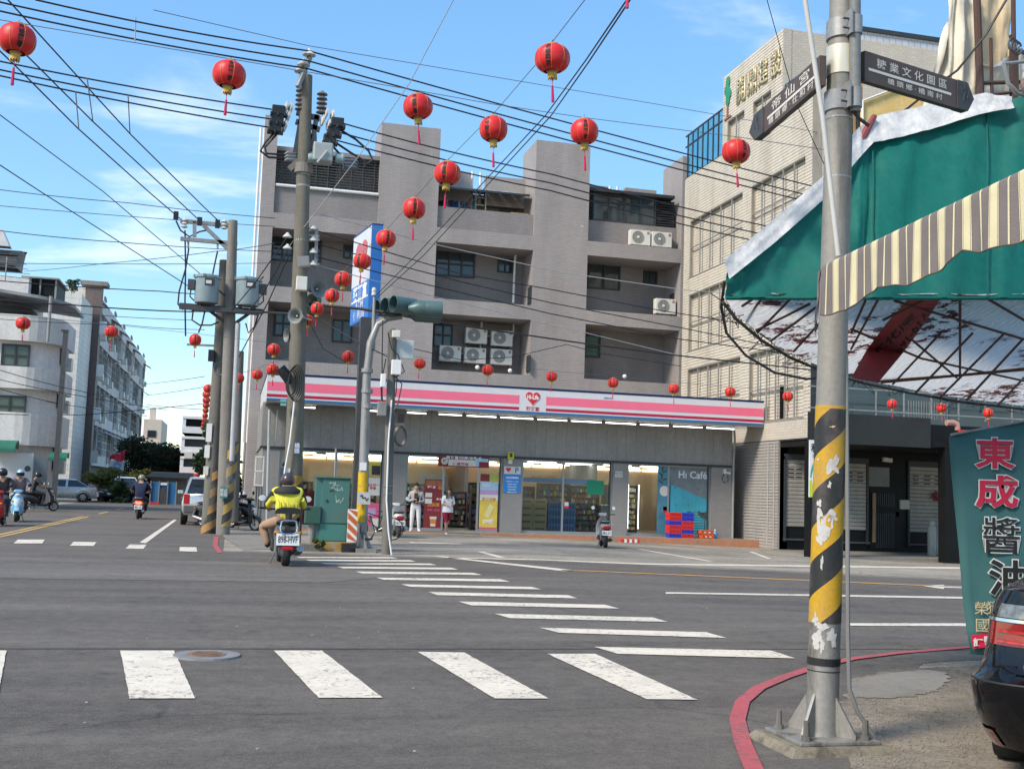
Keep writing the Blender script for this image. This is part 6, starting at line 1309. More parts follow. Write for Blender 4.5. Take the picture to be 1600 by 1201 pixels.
signal_head('three-lamp traffic light with long visors facing the left street', c1, math.pi+.38); signal_head('traffic light facing away to the right, mounted back to back on the arm', c2, -.12)
MB().bar(c1+Vector((.2, 0, 0)), c2-Vector((.2, 0, 0)), .08, .08).B('head_bracket', M_sig, sp_)
# ================================================================== thin service pole with boxes
tn = thing('service_pole', 'slim square concrete pole hung with white junction boxes before the shop', 'pole', (3.55, 26.1, 0))
def Tn(u, v, Y=26.1): return at_y(u, v, Y)
MB().tube([Tn(603.5, 866), Tn(613, 520), Tn(613.5, 513)], [.115, .1, .05], 12).B('shaft', M_concd, tn, sm=1)
for (u0, v0, u1, v1, m, nm) in ((613, 516, 625, 528, M_cream, 'junction_box'), (612, 562, 626, 586, M_wht, 'white_canister'), (595, 584, 602, 605, M_wht, 'white_canister'), (590, 627, 603, 650, M_galv, 'meter_box'), (621, 529, 648, 560, mk('pale_panel', (.45, .48, .47), .5, var=.1), 'flat_panel')):
    a, b = Tn(u0, v0, 25.95), Tn(u1, v1, 25.95); MB().box(a.x, b.x, 25.88 if nm != 'flat_panel' else 26.1, 26.0 if nm != 'flat_panel' else 26.15, b.z, a.z).B(nm, m, tn, bevel=.015)
MB().tube([Tn(612, 625, 25.97), Tn(607, 690, 25.97), Tn(604, 780, 25.97), Tn(607, 830, 25.97), Tn(612, 868, 25.97)], .022, 6).B('white_conduit', M_wht, tn, sm=1)
for v in (758, 770): MB().tube([Tn(606, v), Tn(606, v+1.2)], [.13, .13], 12).B('steel_band', M_galv, tn)
for pts in ([(598, 500), (597, 560), (597, 620), (600, 640)], [(606, 520), (612, 545), (622, 555), (632, 580), (618, 590)], [(616, 586), (628, 600), (622, 630), (616, 640)], [(603, 560), (595, 600), (596, 625)], [(620, 586), (619, 612), (617, 620)]): MB().tube([Tn(u, v, 25.95) for u, v in pts], .014, 5).B('cable', M_black, tn, sm=1)
a, b = Tn(622, 646, 25.9), Tn(631, 660, 25.9); MB().box(a.x, b.x, 25.85, 25.95, b.z, a.z).B('camera_housing', M_black, tn); MB().bar(Tn(616, 663), Tn(632, 663), .1, .03).B('camera_shelf', M_galv, tn)
lp = MB()
for k in range(4): lp.tube([Tn(624, 680, 25.9)+Vector((.13*math.sin(q*math.pi/8)+.01*k, -.015*k, .22*math.cos(q*math.pi/8)-.01*k)) for q in range(17)], .014, 5)
lp.B('cable_coil', M_black, tn, sm=1)
# ================================================================== roadside cabinets and barrier board
M_cab = weathered('cabinet_green', (.055, .16, .14), .5, (.12, .14, .13), .3, 2.5, .4, bump=.05)
cbn = thing('street_cabinet', 'green steel street cabinet with white graffiti on a mustard concrete plinth', 'cabinet', (2.4, 27.2, 0))
a, b = at_y(503, 746, 27.0), at_y(544, 843, 27.0); MB().box(a.x, b.x, 27.0, 27.6, .23, a.z).B('body', M_cab, cbn, bevel=.012); MB().box(a.x-.12, a.x-.001, 27.02, 27.5, .23, a.z-.0).B('side_wing', M_cab, cbn)
MB().box(a.x+.04, b.x-.02, 26.975, 26.998, .66, a.z-.04).B('door', M_cab, cbn, bevel=.006); MB().box(a.x+.02, b.x-.06, 26.985, 26.998, .25, .63).B('lower_panel', mk('cab_lower', (.06, .2, .17), .5, var=.1), cbn); MB().box(a.x-.14, b.x+.02, 26.94, 27.62, a.z, a.z+.03).B('lid', M_cab, cbn)
p = at_y(511, 782, 26.97); MB().lathe([(.03, 0), (.035, .01), (.02, .012), (.001, .012)], 12, (p.x, 26.972, p.z), (0, -1, 0)).B('lock', M_dark, cbn)
gf = MB(); 
for k, (u, v, w, h) in enumerate(((522, 757, .26, .16), (524, 763, .2, .12), (531, 764, .14, .1), (530, 780, .2, .22))): scribble(gf, (at_y(u, v, 26.97).x, at_y(u, v, 26.97).z), w, h, 20+k, 26.973, 9, .006)
gf.B('white_graffiti', mk('spray_pale', (.4, .5, .47), .7), cbn); gf = MB(); scribble(gf, (at_y(519, 766, 26.97).x, at_y(519, 766, 26.97).z), .1, .07, 31, 26.972, 7, .007); gf.B('dark_graffiti', M_ink, cbn)
MB().box(a.x-.16, b.x+.05, 26.93, 27.65, 0, .228).B('plinth', weathered('mustard_plinth', (.36, .22, .06), .85, (.3, .29, .26), .7, 4, 1, bump=.4), cbn)
MB().cyl(at_y(523, 745, 27.2), at_y(525, 700, 27.2), .025, n=8).B('riser', M_galv, cbn)
sb = thing('meter_post', 'small dark green box on a concrete post left of the street cabinet', 'meter box', (1.8, 27.1, 0)); a, b = at_y(477, 790, 27.0), at_y(500, 818, 27.0)
MB().box(a.x, b.x, 26.9, 27.2, b.z, a.z).B('box', weathered('box_green', (.03, .09, .065), .5, (.1, .12, .1), .3, 3, .5), sb, bevel=.015); MB().cyl(((a.x+b.x)/2, 27.05, .1), ((a.x+b.x)/2, 27.05, b.z), .075, n=12).B('post', M_conc, sb); MB().box(a.x-.08, b.x+.05, 26.75, 27.4, 0, .16).B('plinth', M_concd, sb)
br = thing('barrier_board', 'orange and white diagonally striped board leaning by the yellow pole foot', 'barrier', (2.8, 26.8, 0)); a, b = at_y(544, 795, 26.65), at_y(557, 847, 26.65)
w_ = b.x-a.x; Hh = a.z-b.z; M_bo = mk('barrier_orange', (.55, .13, .03), .45, var=.1)
MB().box(a.x, b.x, 26.66, 26.69, b.z, a.z).B('board', M_wht, br)
for k in range(4):
    z = b.z-.1+k*Hh/3.4; poly = [(a.x+.005, z+.2), (b.x-.005, z), (b.x-.005, z+.14), (a.x+.005, z+.34)]; poly = [(x, min(max(q, b.z+.004), a.z-.004)) for x, q in poly]; MB().prism(poly, 'y', 26.653, 26.659).B('orange_stripe', M_bo, br)
MB().box(a.x-.1, b.x-.02, 26.6, 27.0, 0, .2).B('foot', M_black, br)
wp = thing('meter_rack', 'white meter rack with pipes against the side wall left of the shop corner', 'meter rack', (.75, 39.5, 0)); a, b = at_y(399, 712, 39.5), at_y(411, 757, 39.5)
for z in (a.z, (a.z+b.z)/2, b.z): MB().box(a.x, b.x, 39.45, 39.75, z-.05, z).B('shelf', M_cream, wp)
for x in (a.x, b.x-.05): MB().box(x, x+.05, 39.46, 39.74, b.z, a.z).B('upright', M_cream, wp)
for k in range(3): MB().cyl((a.x+.08+.08*k, 39.5, 0), (a.x+.08+.08*k, 39.5, b.z), .035, n=8).B('pipe', M_conc, wp)
MB().box(a.x-.04, b.x+.0, 39.52, 39.8, 0, b.z-.1).B('lower_box', mk('beige_box', (.4, .38, .33), .6, var=.1), wp)
dp = thing('down_pipe', 'pale grey down pipe at the shop corner', 'pipe', (1.0, 40.6, 0)); MB().cyl(at_y(419, 780, 40.6)-Vector((0, 0, .9)), at_y(421, 640, 40.6), .05, n=10).B('pipe', mk('pale_grey_pipe', (.4, .42, .43), .5), dp)
MB().tube([at_y(430, 690, 40.7), at_y(434, 640, 40.7)], [.03, .03], 8).B('thin_pipe', mk('pale_grey_pipe', (.4, .42, .43)), dp)
# ================================================================== overhead cables
def wire(label, pts, r=.018, mat=M_wire, sag=.0, group='overhead cables', n=10):
    """pts: (px, py, depth along the view axis) fixings; the cable sags a little between them."""
    P = [at_d(*p) for p in pts]; out_ = []; r *= .85
    for a, b in zip(P, P[1:]):
        for k in range(n): q = k/n; out_.append(a+(b-a)*q-Vector((0, 0, 4*sag*q*(1-q))))
    out_.append(P[-1]); o = MB().tube(out_, r, 5).B('overhead_cable', mat); return tag(o, label, 'cable', group)
NX = {}
def NEXT(seq): k = str(seq); NX[k] = NX.get(k, -1)+1; return seq[NX[k]]
A1 = '%s thick black cable of the upper trio crossing the sky over the utility pole top'
for pts in ([(55, 0, 24.6), (483, 80, 28.6), (1330, 306, 37.5)], [(-30, -3, 24.3), (480, 95, 28.5), (1330, 322, 37.5)], [(-30, 11, 24.2), (478, 107, 28.5), (1330, 332, 37.5)]): wire(A1 % NEXT(('topmost', 'middle', 'lowest')), pts, .026, group='upper trio of black cables', sag=.08)
A2 = '%s thick black cable of the lower trio %s of the black spreader blocks'
for pts in ([(-30, 90, 24.5), (430, 172, 28.5)], [(-30, 103, 24.5), (428, 187, 28.5)], [(-30, 112, 24.4), (425, 200, 28.5)], [(532, 192, 28.6), (860, 272, 31.5), (1230, 360, 35)], [(526, 206, 28.6), (860, 286, 31.5), (1230, 374, 35)], [(520, 218, 28.6), (860, 298, 31.5), (1230, 387, 35)]): wire(A2 % NEXT([(a, b) for b in ('left', 'right') for a in ('topmost', 'middle', 'lowest')]), pts, .024, group='lower trio of black cables', sag=.06)
A3 = 'black cable slanting from the upper left sky to the transformer pole arm, %s of three'
for pts in ([(5, -8, 21.5), (117, 115, 25), (205, 211, 28), (313, 318, 33.5), (340, 344, 34.4)], [(-20, 26, 21.5), (61, 106, 24), (145, 190, 27), (262, 298, 32), (312, 345, 34.4)], [(-20, 61, 21.5), (26, 105, 23), (122, 201, 26.5), (235, 302, 32), (284, 344, 34.4)]): wire(A3 % NEXT(('rightmost', 'middle', 'leftmost')), pts, .02, group='slanting cables to the transformer pole', n=5)
wire('thin cable slanting from the left edge to the left transformer', [(-20, 165, 23), (162, 300, 29), (313, 428, 34)], .014); wire('thin cable slanting low across the left sky to the platform beam', [(-20, 245, 24), (64, 300, 27), (143, 350, 30), (330, 470, 34.3)], .016)
for lab, pts, r in (('thin grey-black cable crossing the left sky above the transformer arm', [(-20, 294, 33), (200, 317, 34), (430, 341, 36)], .014), ('thin cable crossing the left sky just below the transformer arm', [(-20, 320, 33), (430, 354, 36)], .012), ('slack thin cable with a small splice crossing the left sky', [(-20, 358, 30), (180, 378, 32), (430, 393, 36)], .014), ('level thin cable crossing the left sky at the transformer tops', [(-20, 411, 31), (430, 411, 36)], .011),
                     ('cable crossing the left sky behind the transformers', [(-20, 437, 32), (250, 455, 34), (372, 461, 35)], .018), ('thick cable crossing the left sky to the platform beam', [(-20, 466, 32), (108, 476, 33), (300, 487, 34.3)], .024), ('thin cable below the platform beam on the left', [(-20, 482, 33), (100, 488, 34), (300, 500, 35)], .011), ('thin cable crossing above the red lantern row on the left', [(-20, 497, 33), (200, 508, 34), (320, 515, 35)], .011),
                     ('thin rising cable from the rooftop antenna towards the grey building', [(38, 424, 60), (160, 412, 48), (336, 393, 40), (430, 380, 37)], .016), ('drop cable to the white corner house, upper', [(-20, 572, 50), (90, 603, 52), (200, 625, 60)], .02), ('drop cable to the white corner house, middle', [(-20, 588, 50), (90, 612, 52), (260, 640, 70)], .02), ('drop cable to the white corner house, lower', [(-20, 602, 50), (90, 630, 56), (230, 650, 70)], .02), ('level cable in front of the corner house ground band', [(-20, 646, 50), (130, 648, 60), (320, 630, 60)], .022),
                     ('distant cable above the street end', [(226, 600, 90), (320, 588, 60)], .02), ('second distant cable above the street end', [(226, 618, 90), (322, 604, 60)], .02), ('third distant cable above the street end', [(228, 632, 90), (322, 640, 60)], .02)): wire(lab, pts, r, sag=.03)
M_thin = mk('thin_grey_wire', (.12, .125, .14), .6)
wire('thin grey wire high across the sky above the upper trio', [(240, 16, 26), (483, 72, 29), (1020, 162, 36), (1330, 216, 42)], .012, M_thin)
SB = [(-30, 26, 10.2), (27, 36, 10.3), (358, 92, 10.9), (653, 142, 12.1), (771, 163, 12.4), (913, 184, 13), (1150, 214, 13.2), (1330, 240, 13.6)]
wire('thin wire stringing the large red lanterns across the upper sky', SB, .005, M_thin, n=4)
for k, pts in enumerate(([(496, 361, 28.4), (595, 391, 29.3), (720, 428, 30.3), (860, 452, 31.6), (1026, 484, 33), (1200, 512, 34.5)], [(497, 382, 28.4), (720, 440, 30.3), (860, 473, 31.6), (1064, 512, 33.4), (1200, 540, 34.5)], [(497, 402, 28.4), (660, 443, 29.7), (860, 490, 31.6), (1064, 530, 33.4), (1290, 560, 35.5)])): wire('%s black service cable from the utility pole insulator rack across the grey facade' % ('topmost', 'middle', 'lowest')[k], pts, .018, group='service cables across the facade', n=4)
wire('pale wire crossing the grey facade below the third-floor beam', [(500, 335, 28.6), (680, 382, 30), (880, 426, 32), (1069, 453, 33.5), (1290, 470, 36)], .014, M_wireg, n=4); wire('lower pale wire crossing the second-floor recess of the grey facade', [(497, 415, 28.4), (660, 459, 29.8), (940, 526, 32.4), (1064, 556, 33.5)], .014, M_wireg, n=4)
wire('thick black cable from the signal arm across the facade to the cream building', [(600, 488, 27), (660, 500, 28.5), (916, 537, 31.5), (1064, 556, 33.4), (1290, 580, 36)], .026, n=4); wire('thin black string with a raised kink in front of the five air conditioners', [(626, 540, 27), (720, 562, 30), (800, 558, 31), (885, 538, 32), (940, 552, 32.6), (1064, 572, 34)], .012, n=4)
wire('thick black cable from the transformer platform to the utility pole', [(300, 486, 34.2), (420, 488, 31), (455, 490, 28.5)], .035); wire('black telephone cable bundle from the utility pole to the signal mast', [(479, 475, 28.2), (560, 482, 27.5), (600, 488, 27)], .045); wire('black cable sagging from the horn speakers to the service pole', [(483, 490, 28.2), (560, 535, 27.5), (612, 560, 26.3)], .018)
wire('cable from the lantern cluster down to the store lantern string', [(487, 510, 28.2), (505, 545, 28.5), (544, 568, 29)], .01); 
for k, pts in enumerate(([(448, 372, 28.4), (400, 440, 31), (350, 500, 34.2)], [(449, 392, 28.4), (410, 460, 31), (360, 520, 34.4)], [(452, 398, 28.4), (420, 470, 30.5), (372, 560, 34.6)])): wire('%s black cable stretched between the utility pole and the transformer pole' % ('topmost', 'middle', 'lowest')[k], pts, .02, group='cables between the two corner poles')
wire('pale guy wire slanting from the top of the picture to the utility pole', [(712, -6, 24), (640, 130, 25.5), (560, 245, 27), (452, 385, 28.4)], .012, M_wireg)
for pts in ([(981, -2, 10), (915, 95, 13.2), (853, 180, 16.4), (760, 280, 20), (651, 398, 24), (585, 464, 26.8)], [(990, -8, 10), (918, 100, 13.2), (861, 181, 16.4), (770, 280, 20), (663, 398, 24), (586, 468, 26.8)]): wire('%s cable of the pair climbing from the signal mast to the upper right sky' % NEXT(('left', 'right')), pts, .011, group='pair of cables climbing from the signal mast', n=3)
wire('thin cable dropping past the brown left-pointing sign', [(1197, -5, 13), (1243, 160, 13.2), (1290, 262, 13.4)], .006)
SA = [(917, -4, 8.5), (863, 66, 10.5), (845, 92, 11), (771, 178, 13.2), (699, 251, 15.2), (647, 311, 17.6), (603, 360, 20), (566, 394, 22), (536, 423, 23.8), (519, 449, 25.2), (496, 470, 26.6), (481, 488, 27.4), (472, 509, 28)]
wire('thin string carrying the red lanterns down to the utility pole', SA, .005, M_thin, n=2)
SCc = [(-20, 490, 24.4), (36, 494, 24.7), (174, 507, 27), (305, 521, 28.6), (428, 536, 29.4), (544, 547, 30.2), (656, 558, 31), (762, 569, 31.8), (862, 579, 32.6), (958, 588, 33.4), (1053, 597, 34), (1141, 604, 34.6), (1231, 611, 35.2), (1394, 622, 36), (1471, 629, 36.4), (1560, 637, 37)]
wire('thin string carrying the row of small lanterns in front of the shop', SCc, .006, M_thin, n=2)
def spacer(lab, a, b, r=.014): t = MB().tube([at_d(*a), at_d(*b)], r, 5).B('cable_spacer', M_wireg); tag(t, lab, 'spacer', 'grey spacer rods on the cables')
spacer('thin grey spacer rod tying the upper trio together', (212, 27, 26), (211, 65, 26)); spacer('grey link rod joining two cable sets, leftmost of the three', (118, 142, 25), (123, 200, 26)); spacer('grey link rod joining two cable sets, middle of the three', (136, 121, 25), (145, 189, 27)); spacer('grey link rod joining two cable sets, rightmost of the three', (200, 147, 26), (203, 208, 28))
# ================================================================== red lanterns
M_lan = mk('lantern_red', (.58, .018, .02), .42, var=.08, sc=3, bump=.08, bsc=30); M_gold = mk('lantern_gold', (.6, .38, .04), .5, var=.12); M_fr = mk('fringe_yellow', (.66, .45, .1), .7, var=.25, sc=14); M_tas = mk('tassel_red', (.5, .015, .08), .7, var=.2); M_brz = mk('lantern_cap', (.38, .22, .1), .5, var=.2)
LR = .155
def lan_r(t): return LR*(max(0, 1-abs(t)**2.3))**.5*.93+.012      
prof = []
for k in range(33):
    t_ = -.9+1.8*k/32; prof.append((lan_r(t_)+(.0022 if k % 2 else -.0008), t_*.142))
lm_shade = MB().lathe(prof, 28).mesh('shade', M_lan, sm=1, ang=2)
sm = MB()
for k in range(8):
    a = k*math.pi/4+.2; d = Vector((math.cos(a), math.sin(a), 0)); sm.tube([d*(lan_r(-.9+1.8*q/12)+.002)+Vector((0, 0, (-.9+1.8*q/12)*.142)) for q in range(13)], .0016, 4, cap=False)
lm_seam = sm.mesh('seam', M_gold)
lm_cap = MB().lathe([(.001, .148), (.055, .148), (.062, .14), (.066, .124), (.05, .12)], 18).mesh('cap', M_brz, sm=1)
lm_col = MB().lathe([(.05, -.12), (.053, -.127), (.046, -.135), (.034, -.139)], 18).mesh('collar', M_brz, sm=1)
fr = MB()
for k in range(26): a = 2*math.pi*k/26; d = Vector((math.cos(a), math.sin(a), 0)); L = .05+.022*((k*7) % 5)/5; fr.tube([d*.036+Vector((0, 0, -.14)), d*.04+Vector((0, 0, -.14-L))], .0045, 4)
lm_fr = fr.mesh('fringe', M_fr)
lm_tas = MB().tube([(0, 0, -.15), (0, 0, -.26), (0, 0, -.27), (.004, 0, -.42), (.006, 0, -.43)], [.003, .003, .01, .015, .013], 7).mesh('tassel', M_tas)
lm_hook = MB().tube([(0, 0, .148), (0, 0, .19)], .003, 4).mesh('hook', M_steel)
def lan_text(chars):
    bm = bmesh.new()
    for rep in (0, math.pi):
        for i, ch in enumerate(chars):
            me = text_mesh(ch, M_ink, .045).copy(); s_ = .05/me['h']; z = .082-i*.055
            for v in me.vertices:
                x, y = v.co.x*s_, v.co.y*s_; r = lan_r((z+y)/.142)+.004; a = x/LR+rep-math.pi/2
                v.co = (r*math.cos(a), r*math.sin(a), z+y)
            bm.from_mesh(me)
    me = bpy.data.meshes.new('lettering'); bm.to_mesh(me); bm.free(); me.materials.append(M_ink); return me
lm_txt = [lan_text(s_) for s_ in ('國泰民安', '風調雨順', '合境平安', '天官賜福')]
LN = [0]
def lantern(u, v, dpx, label, grp, txt=None, D=None, rz=None, scale=1.0):
    """Body centre at photo point (u,v); dpx its width there."""
    D = D or 2*LR*FPX/dpx; p = at_d(u, v, D); LN[0] += 1; i = LN[0]
    t = thing('red_lantern', label, 'lantern', p, rz if rz is not None else random.uniform(-.5, .3)-math.atan2(p.x, p.y), grp); sz = random.uniform(.93, 1.05); t.scale = (scale*random.uniform(.97, 1.03), scale, scale*sz); t.rotation_euler.x = random.uniform(-.07, .07); t.rotation_euler.y = random.uniform(-.06, .06)
    for nm, me in (('shade', lm_shade), ('seam', lm_seam), ('cap', lm_cap), ('collar', lm_col), ('fringe', lm_fr), ('tassel', lm_tas), ('hook', lm_hook), ('lettering', lm_txt[i % 4 if txt is None else txt])): place(nm, me, t)
G1 = 'large red lanterns strung across the upper sky'
for u, v, d, tx, l in ((27, 62, 55, 3, 'largest red lantern, cut by the left picture edge, lettered 天官賜福'), (358, 117, 50, 2, 'red lantern alone in the sky left of the utility pole top, lettered 合境平安'), (653, 167, 45, 3, 'red lantern just above the tallest grey column, lettered 天官賜福'), (771, 202, 44, 1, 'red lantern in the sky over the roof gap, lettered 風調雨順'),
                        (913, 206, 43, 2, 'red lantern touching the right grey column top, lettered 合境平安'), (1150, 237, 43, 2, 'red lantern in front of the cream building by the glazed terrace')): lantern(u, v, d, l, G1, tx, rz=(.25 if u > 1100 else None))
G2 = 'red lanterns on the string falling to the utility pole'
for u, v, d, l in ((863, 92, 53, 'red lantern highest of the slanting string, beside the climbing cables'), (699, 271, 40, 'red lantern with a long yellow tag in front of the hanging laundry'), (647, 326, 35, 'red lantern on the grey column left of the balcony laundry'), (603, 373, 31, 'red lantern at the right edge of the blue pylon sign'), (566, 408, 28, 'red lantern in front of the white face of the blue pylon sign'),
                    (536, 436, 25.5, 'red lantern just left of the blue pylon sign'), (519, 462, 22.5, 'red lantern beside the upper horn loudspeaker'), (496, 482, 20.5, 'red lantern between the two horn loudspeakers'), (481, 500, 19, 'red lantern right of the white-throated horn loudspeaker'), (472, 519, 18.5, 'red lantern overlapping the utility pole below the horns')): lantern(u, v, d, l, G2, 0)
G3 = 'small red lanterns in a row before the shop'
for u, v, d, l in ((36, 505, 22, 'red lantern in front of the rounded balcony of the corner house'), (174, 518, 20.5, 'red lantern in front of the top floor of the long apartment row'), (305, 531, 19, 'red lantern below the transformer platform on a bracket'), (428, 546, 20, 'red lantern left of the utility pole at mid height'), (544, 557, 18.5, 'red lantern between the utility pole and the dark pylon post'), (656, 568, 18, 'red lantern on the facade just right of the service pole'),
                    (762, 578, 17.5, 'red lantern below the five air conditioners'), (862, 588, 17, 'red lantern just right of the heart on the shop sign, above it'), (958, 598, 16.5, 'red lantern above the small blue lettering of the shop sign'), (1053, 607, 16.5, 'red lantern over the shop sign at the cream building corner'), (1141, 612, 16.5, 'red lantern above the right part of the shop sign'), (1231, 619, 16, 'red lantern on the grey louvres right of the shop sign'),
                    (1394, 631, 15.5, 'red lantern in front of the black balcony fascia'), (1471, 637, 15.5, 'red lantern under the torn canopy edge by the balcony rail'), (1544, 645, 15, 'red lantern farthest right, above the teal banner')): lantern(u, v, d, l, G3)
G4 = 'red lanterns strung along the left street'
for u, v, d, l in ((426, 577, 19, 'red lantern just above the left end of the shop sign'), (402, 585, 17, 'red lantern at the white side face of the shop sign'), (374, 591, 15.5, 'red lantern in front of the short dark pole'), (355, 596, 14.5, 'red lantern in front of the transformer pole shaft'), (338, 603, 14, 'red lantern beside the horn loudspeaker on the corner poles')): lantern(u, v, d, l, G4, scale=1 if d > 17 else .98)
col_ = [(325, 607), (322.6, 616), (322.4, 625), (322, 633), (321.4, 641), (320.6, 649), (319.6, 656), (318.4, 662), (317, 668), (315.5, 673), (314, 677)]
for k, (u, v) in enumerate(col_): lantern(u, v, 9, 'small red lantern in the receding string left of the striped poles, %s' % ('topmost', 'second from the top', 'third from the top', 'fourth from the top', 'fifth from the top', 'middle one', 'fifth from the bottom', 'fourth from the bottom', 'third from the bottom', 'second from the bottom', 'lowest')[k], G4, D=44+k*5.2, scale=1.15)
wire('string of the receding lanterns along the left street', [(452, 560, 28.4), (426, 566, 29.4), (402, 576, 32), (374, 583, 35), (355, 588, 38), (338, 595, 40), (325, 602, 44), (322, 628, 60), (314, 673, 96)], .008, M_thin, n=2)
t = thing('red_tassel', 'single red tassel hanging from the cable at the top picture edge', 'tassel', at_d(980, 3, 10)); MB().tube([(0, 0, .05), (0, 0, 0), (.0, 0, -.06)], [.006, .014, .016], 7).B('tassel', M_tas, t, lo=1)
# ================================================================== people: one continuous skinned body each
def hand_mesh(bm_v, bm_f, wrist, d, up, s=1.0):
    """Palm and five curled fingers of unequal length as tapered chains rooted in the palm."""
    d = Vector(d).normalized(); up = Vector(up); up = (up-d*up.dot(d)).normalized(); sd = d.cross(up); mb = MB()
    mb.loft([[wrist+d*l*s+sd*(w*a*s)+up*(h*b*s) for a, b in ((-1, -1), (1, -1), (1, 1), (-1, 1))] for l, w, h in ((-.02, .02, .016), (.03, .038, .016), (.085, .042, .013))])
    for k, (off, L) in enumerate(((-.033, .068), (-.011, .08), (.011, .075), (.032, .058))):
        p = wrist+d*.08*s+sd*off*s; c1 = p+(d*.6-up*.25).normalized()*L*.45*s; c2 = c1+(d*.25-up*.9).normalized()*L*.35*s; c3 = c2+(-d*.3-up*.7).normalized()*L*.25*s
        mb.tube([p-d*.02*s, p, c1, c2, c3], [.009*s, .0095*s, .009*s, .008*s, .006*s], 5)
    p = wrist+d*.02*s-sd*.036*s; mb.tube([p, p+(d*.5-sd*.8-up*.2)*.04*s, p+(d*.9-sd*.8-up*.5)*.065*s], [.011*s, .01*s, .007*s], 5)
    o = len(bm_v); bm_v += mb.v; bm_f += [tuple(i+o for i in f) for f in mb.f]
def skin_body(parent, J, E, mats, regions, hands=(), s=1.0):
    """J: name -> (pos, radius); E: edges; regions: edge -> material index."""
    names = list(J); me = bpy.data.meshes.new('body'); me.from_pydata([tuple(J[n][0]) for n in names], [(names.index(a), names.index(b)) for a, b in E], [])
    o = bpy.data.objects.new('body', me); COL.objects.link(o); sk = o.modifiers.new('skin', 'SKIN'); sk.use_smooth_shade = True
    for i, n in enumerate(names):
        r = J[n][1]; me.skin_vertices[0].data[i].radius = (r, r) if not isinstance(r, tuple) else r
        me.skin_vertices[0].data[i].use_root = (n == 'pelvis')
    sub = o.modifiers.new('sub', 'SUBSURF'); sub.levels = sub.render_levels = 2
    bpy.context.view_layer.update(); ev = o.evaluated_get(bpy.context.evaluated_depsgraph_get()); m2 = bpy.data.meshes.new_from_object(ev); bpy.data.objects.remove(o)
    vs = [v.co.copy() for v in m2.vertices]; fs = [tuple(p.vertices) for p in m2.polygons]; nb = len(fs)
    segs = [(Vector(J[a][0]), Vector(J[b][0]), regions.get((a, b), 0), (J[a][1] if not isinstance(J[a][1], tuple) else J[a][1][0])) for a, b in E]
    hv, hf = [], []
    for h in hands: hand_mesh(hv, hf, *h)
    off = len(vs); vs += [Vector(v) for v in hv]; fs += [tuple(i+off for i in f) for f in hf]
    out = bpy.data.meshes.new('body'); out.from_pydata([tuple(v) for v in vs], [], fs)
    for m in mats: out.materials.append(m)
    for p in out.polygons:
        p.use_smooth = True
        if p.index >= nb: p.material_index = 0; continue
        c = sum((vs[i] for i in p.vertices), Vector())/len(p.vertices); best = None
        for a, b, mi, r in segs:
            ab = b-a; t = max(0, min(1, (c-a).dot(ab)/max(ab.length_squared, 1e-9))); dd = (c-a-ab*t).length
            if best is None or dd < best[0]: best = (dd, mi)
        p.material_index = best[1]
    ob = bpy.data.objects.new('body', out); COL.objects.link(ob); ob.parent = parent; return ob
M_skin = mk('skin', (.42, .26, .18), .55, var=.05); M_hair = mk('black_hair', (.015, .013, .012), .5, var=.3, sc=30)
HE = [('pelvis', 'waist'), ('waist', 'chest'), ('chest', 'neck'), ('neck', 'jaw'), ('jaw', 'head'), ('head', 'crown'), ('chest', 'shL'), ('shL', 'elL'), ('elL', 'wrL'), ('chest', 'shR'), ('shR', 'elR'), ('elR', 'wrR'),
      ('pelvis', 'hipL'), ('hipL', 'knL'), ('knL', 'anL'), ('anL', 'toL'), ('pelvis', 'hipR'), ('hipR', 'knR'), ('knR', 'anR'), ('anR', 'toR')]
def regs(top=1, sleeve=1, trouser=2, shoe=3, fore=None, shin=None):
    d = {}
    for a, b in HE:
        if a in ('pelvis',) and b == 'waist': d[(a, b)] = top
        elif a in ('waist',): d[(a, b)] = top
        elif a == 'chest' and b.startswith('sh'): d[(a, b)] = top
        elif a.startswith('sh'): d[(a, b)] = sleeve
        elif a.startswith('el'): d[(a, b)] = sleeve if fore is None else fore
        elif a == 'pelvis' or a.startswith('hip'): d[(a, b)] = trouser
        elif a.startswith('kn'): d[(a, b)] = trouser if shin is None else shin
        elif a.startswith('an'): d[(a, b)] = shoe
        else: d[(a, b)] = 0
    return d
def face_bits(t, hp, d, s=1.0):
    """Nose, eyes, mouth and ears on a head centred at hp looking along d."""
    d = Vector(d).normalized(); sd = d.cross(Vector((0, 0, 1))).normalized(); up = sd.cross(d); mb = MB()
    mb.tube([hp+d*.088*s+up*.015*s, hp+d*.11*s-up*.025*s], [.009*s, .014*s], 6); 
    for k in (-1, 1): mb.ball(hp+sd*(k*.082*s)-up*.01*s, (.014*s, .02*s, .03*s), 8, 6)
    mb.B('nose_and_ears', M_skin, t, lo=1, sm=1); e = MB()
    for k in (-1, 1): e.ball(hp+d*.088*s+sd*(k*.032*s)+up*.02*s, .01*s, 8, 6)
    e.bar(hp+d*.093*s-up*.05*s-sd*.022*s, hp+d*.093*s-up*.05*s+sd*.022*s, .008*s, .006*s); e.B('eyes_and_mouth', mk('eye_dark', (.05, .03, .025), .4), t, lo=1)
def hair_cap(t, hp, d, m=M_hair, back=.0, s=1.0):
    d = Vector(d).normalized(); mb = MB(); rings = []
    for j in range(7):
        th = j/6*1.75; rings.append([hp+Vector((0, 0, .02*s))-d*.018*s+Vector((.1*s*math.sin(th)*math.cos(2*math.pi*k/16), .112*s*math.sin(th)*math.sin(2*math.pi*k/16), .125*s*math.cos(th)))+(d*(-.03*s) if j > 4 else Vector()) for k in range(16)])
    mb.loft(rings, cap=False); return mb.B('hair', m, t, lo=1, sm=1)
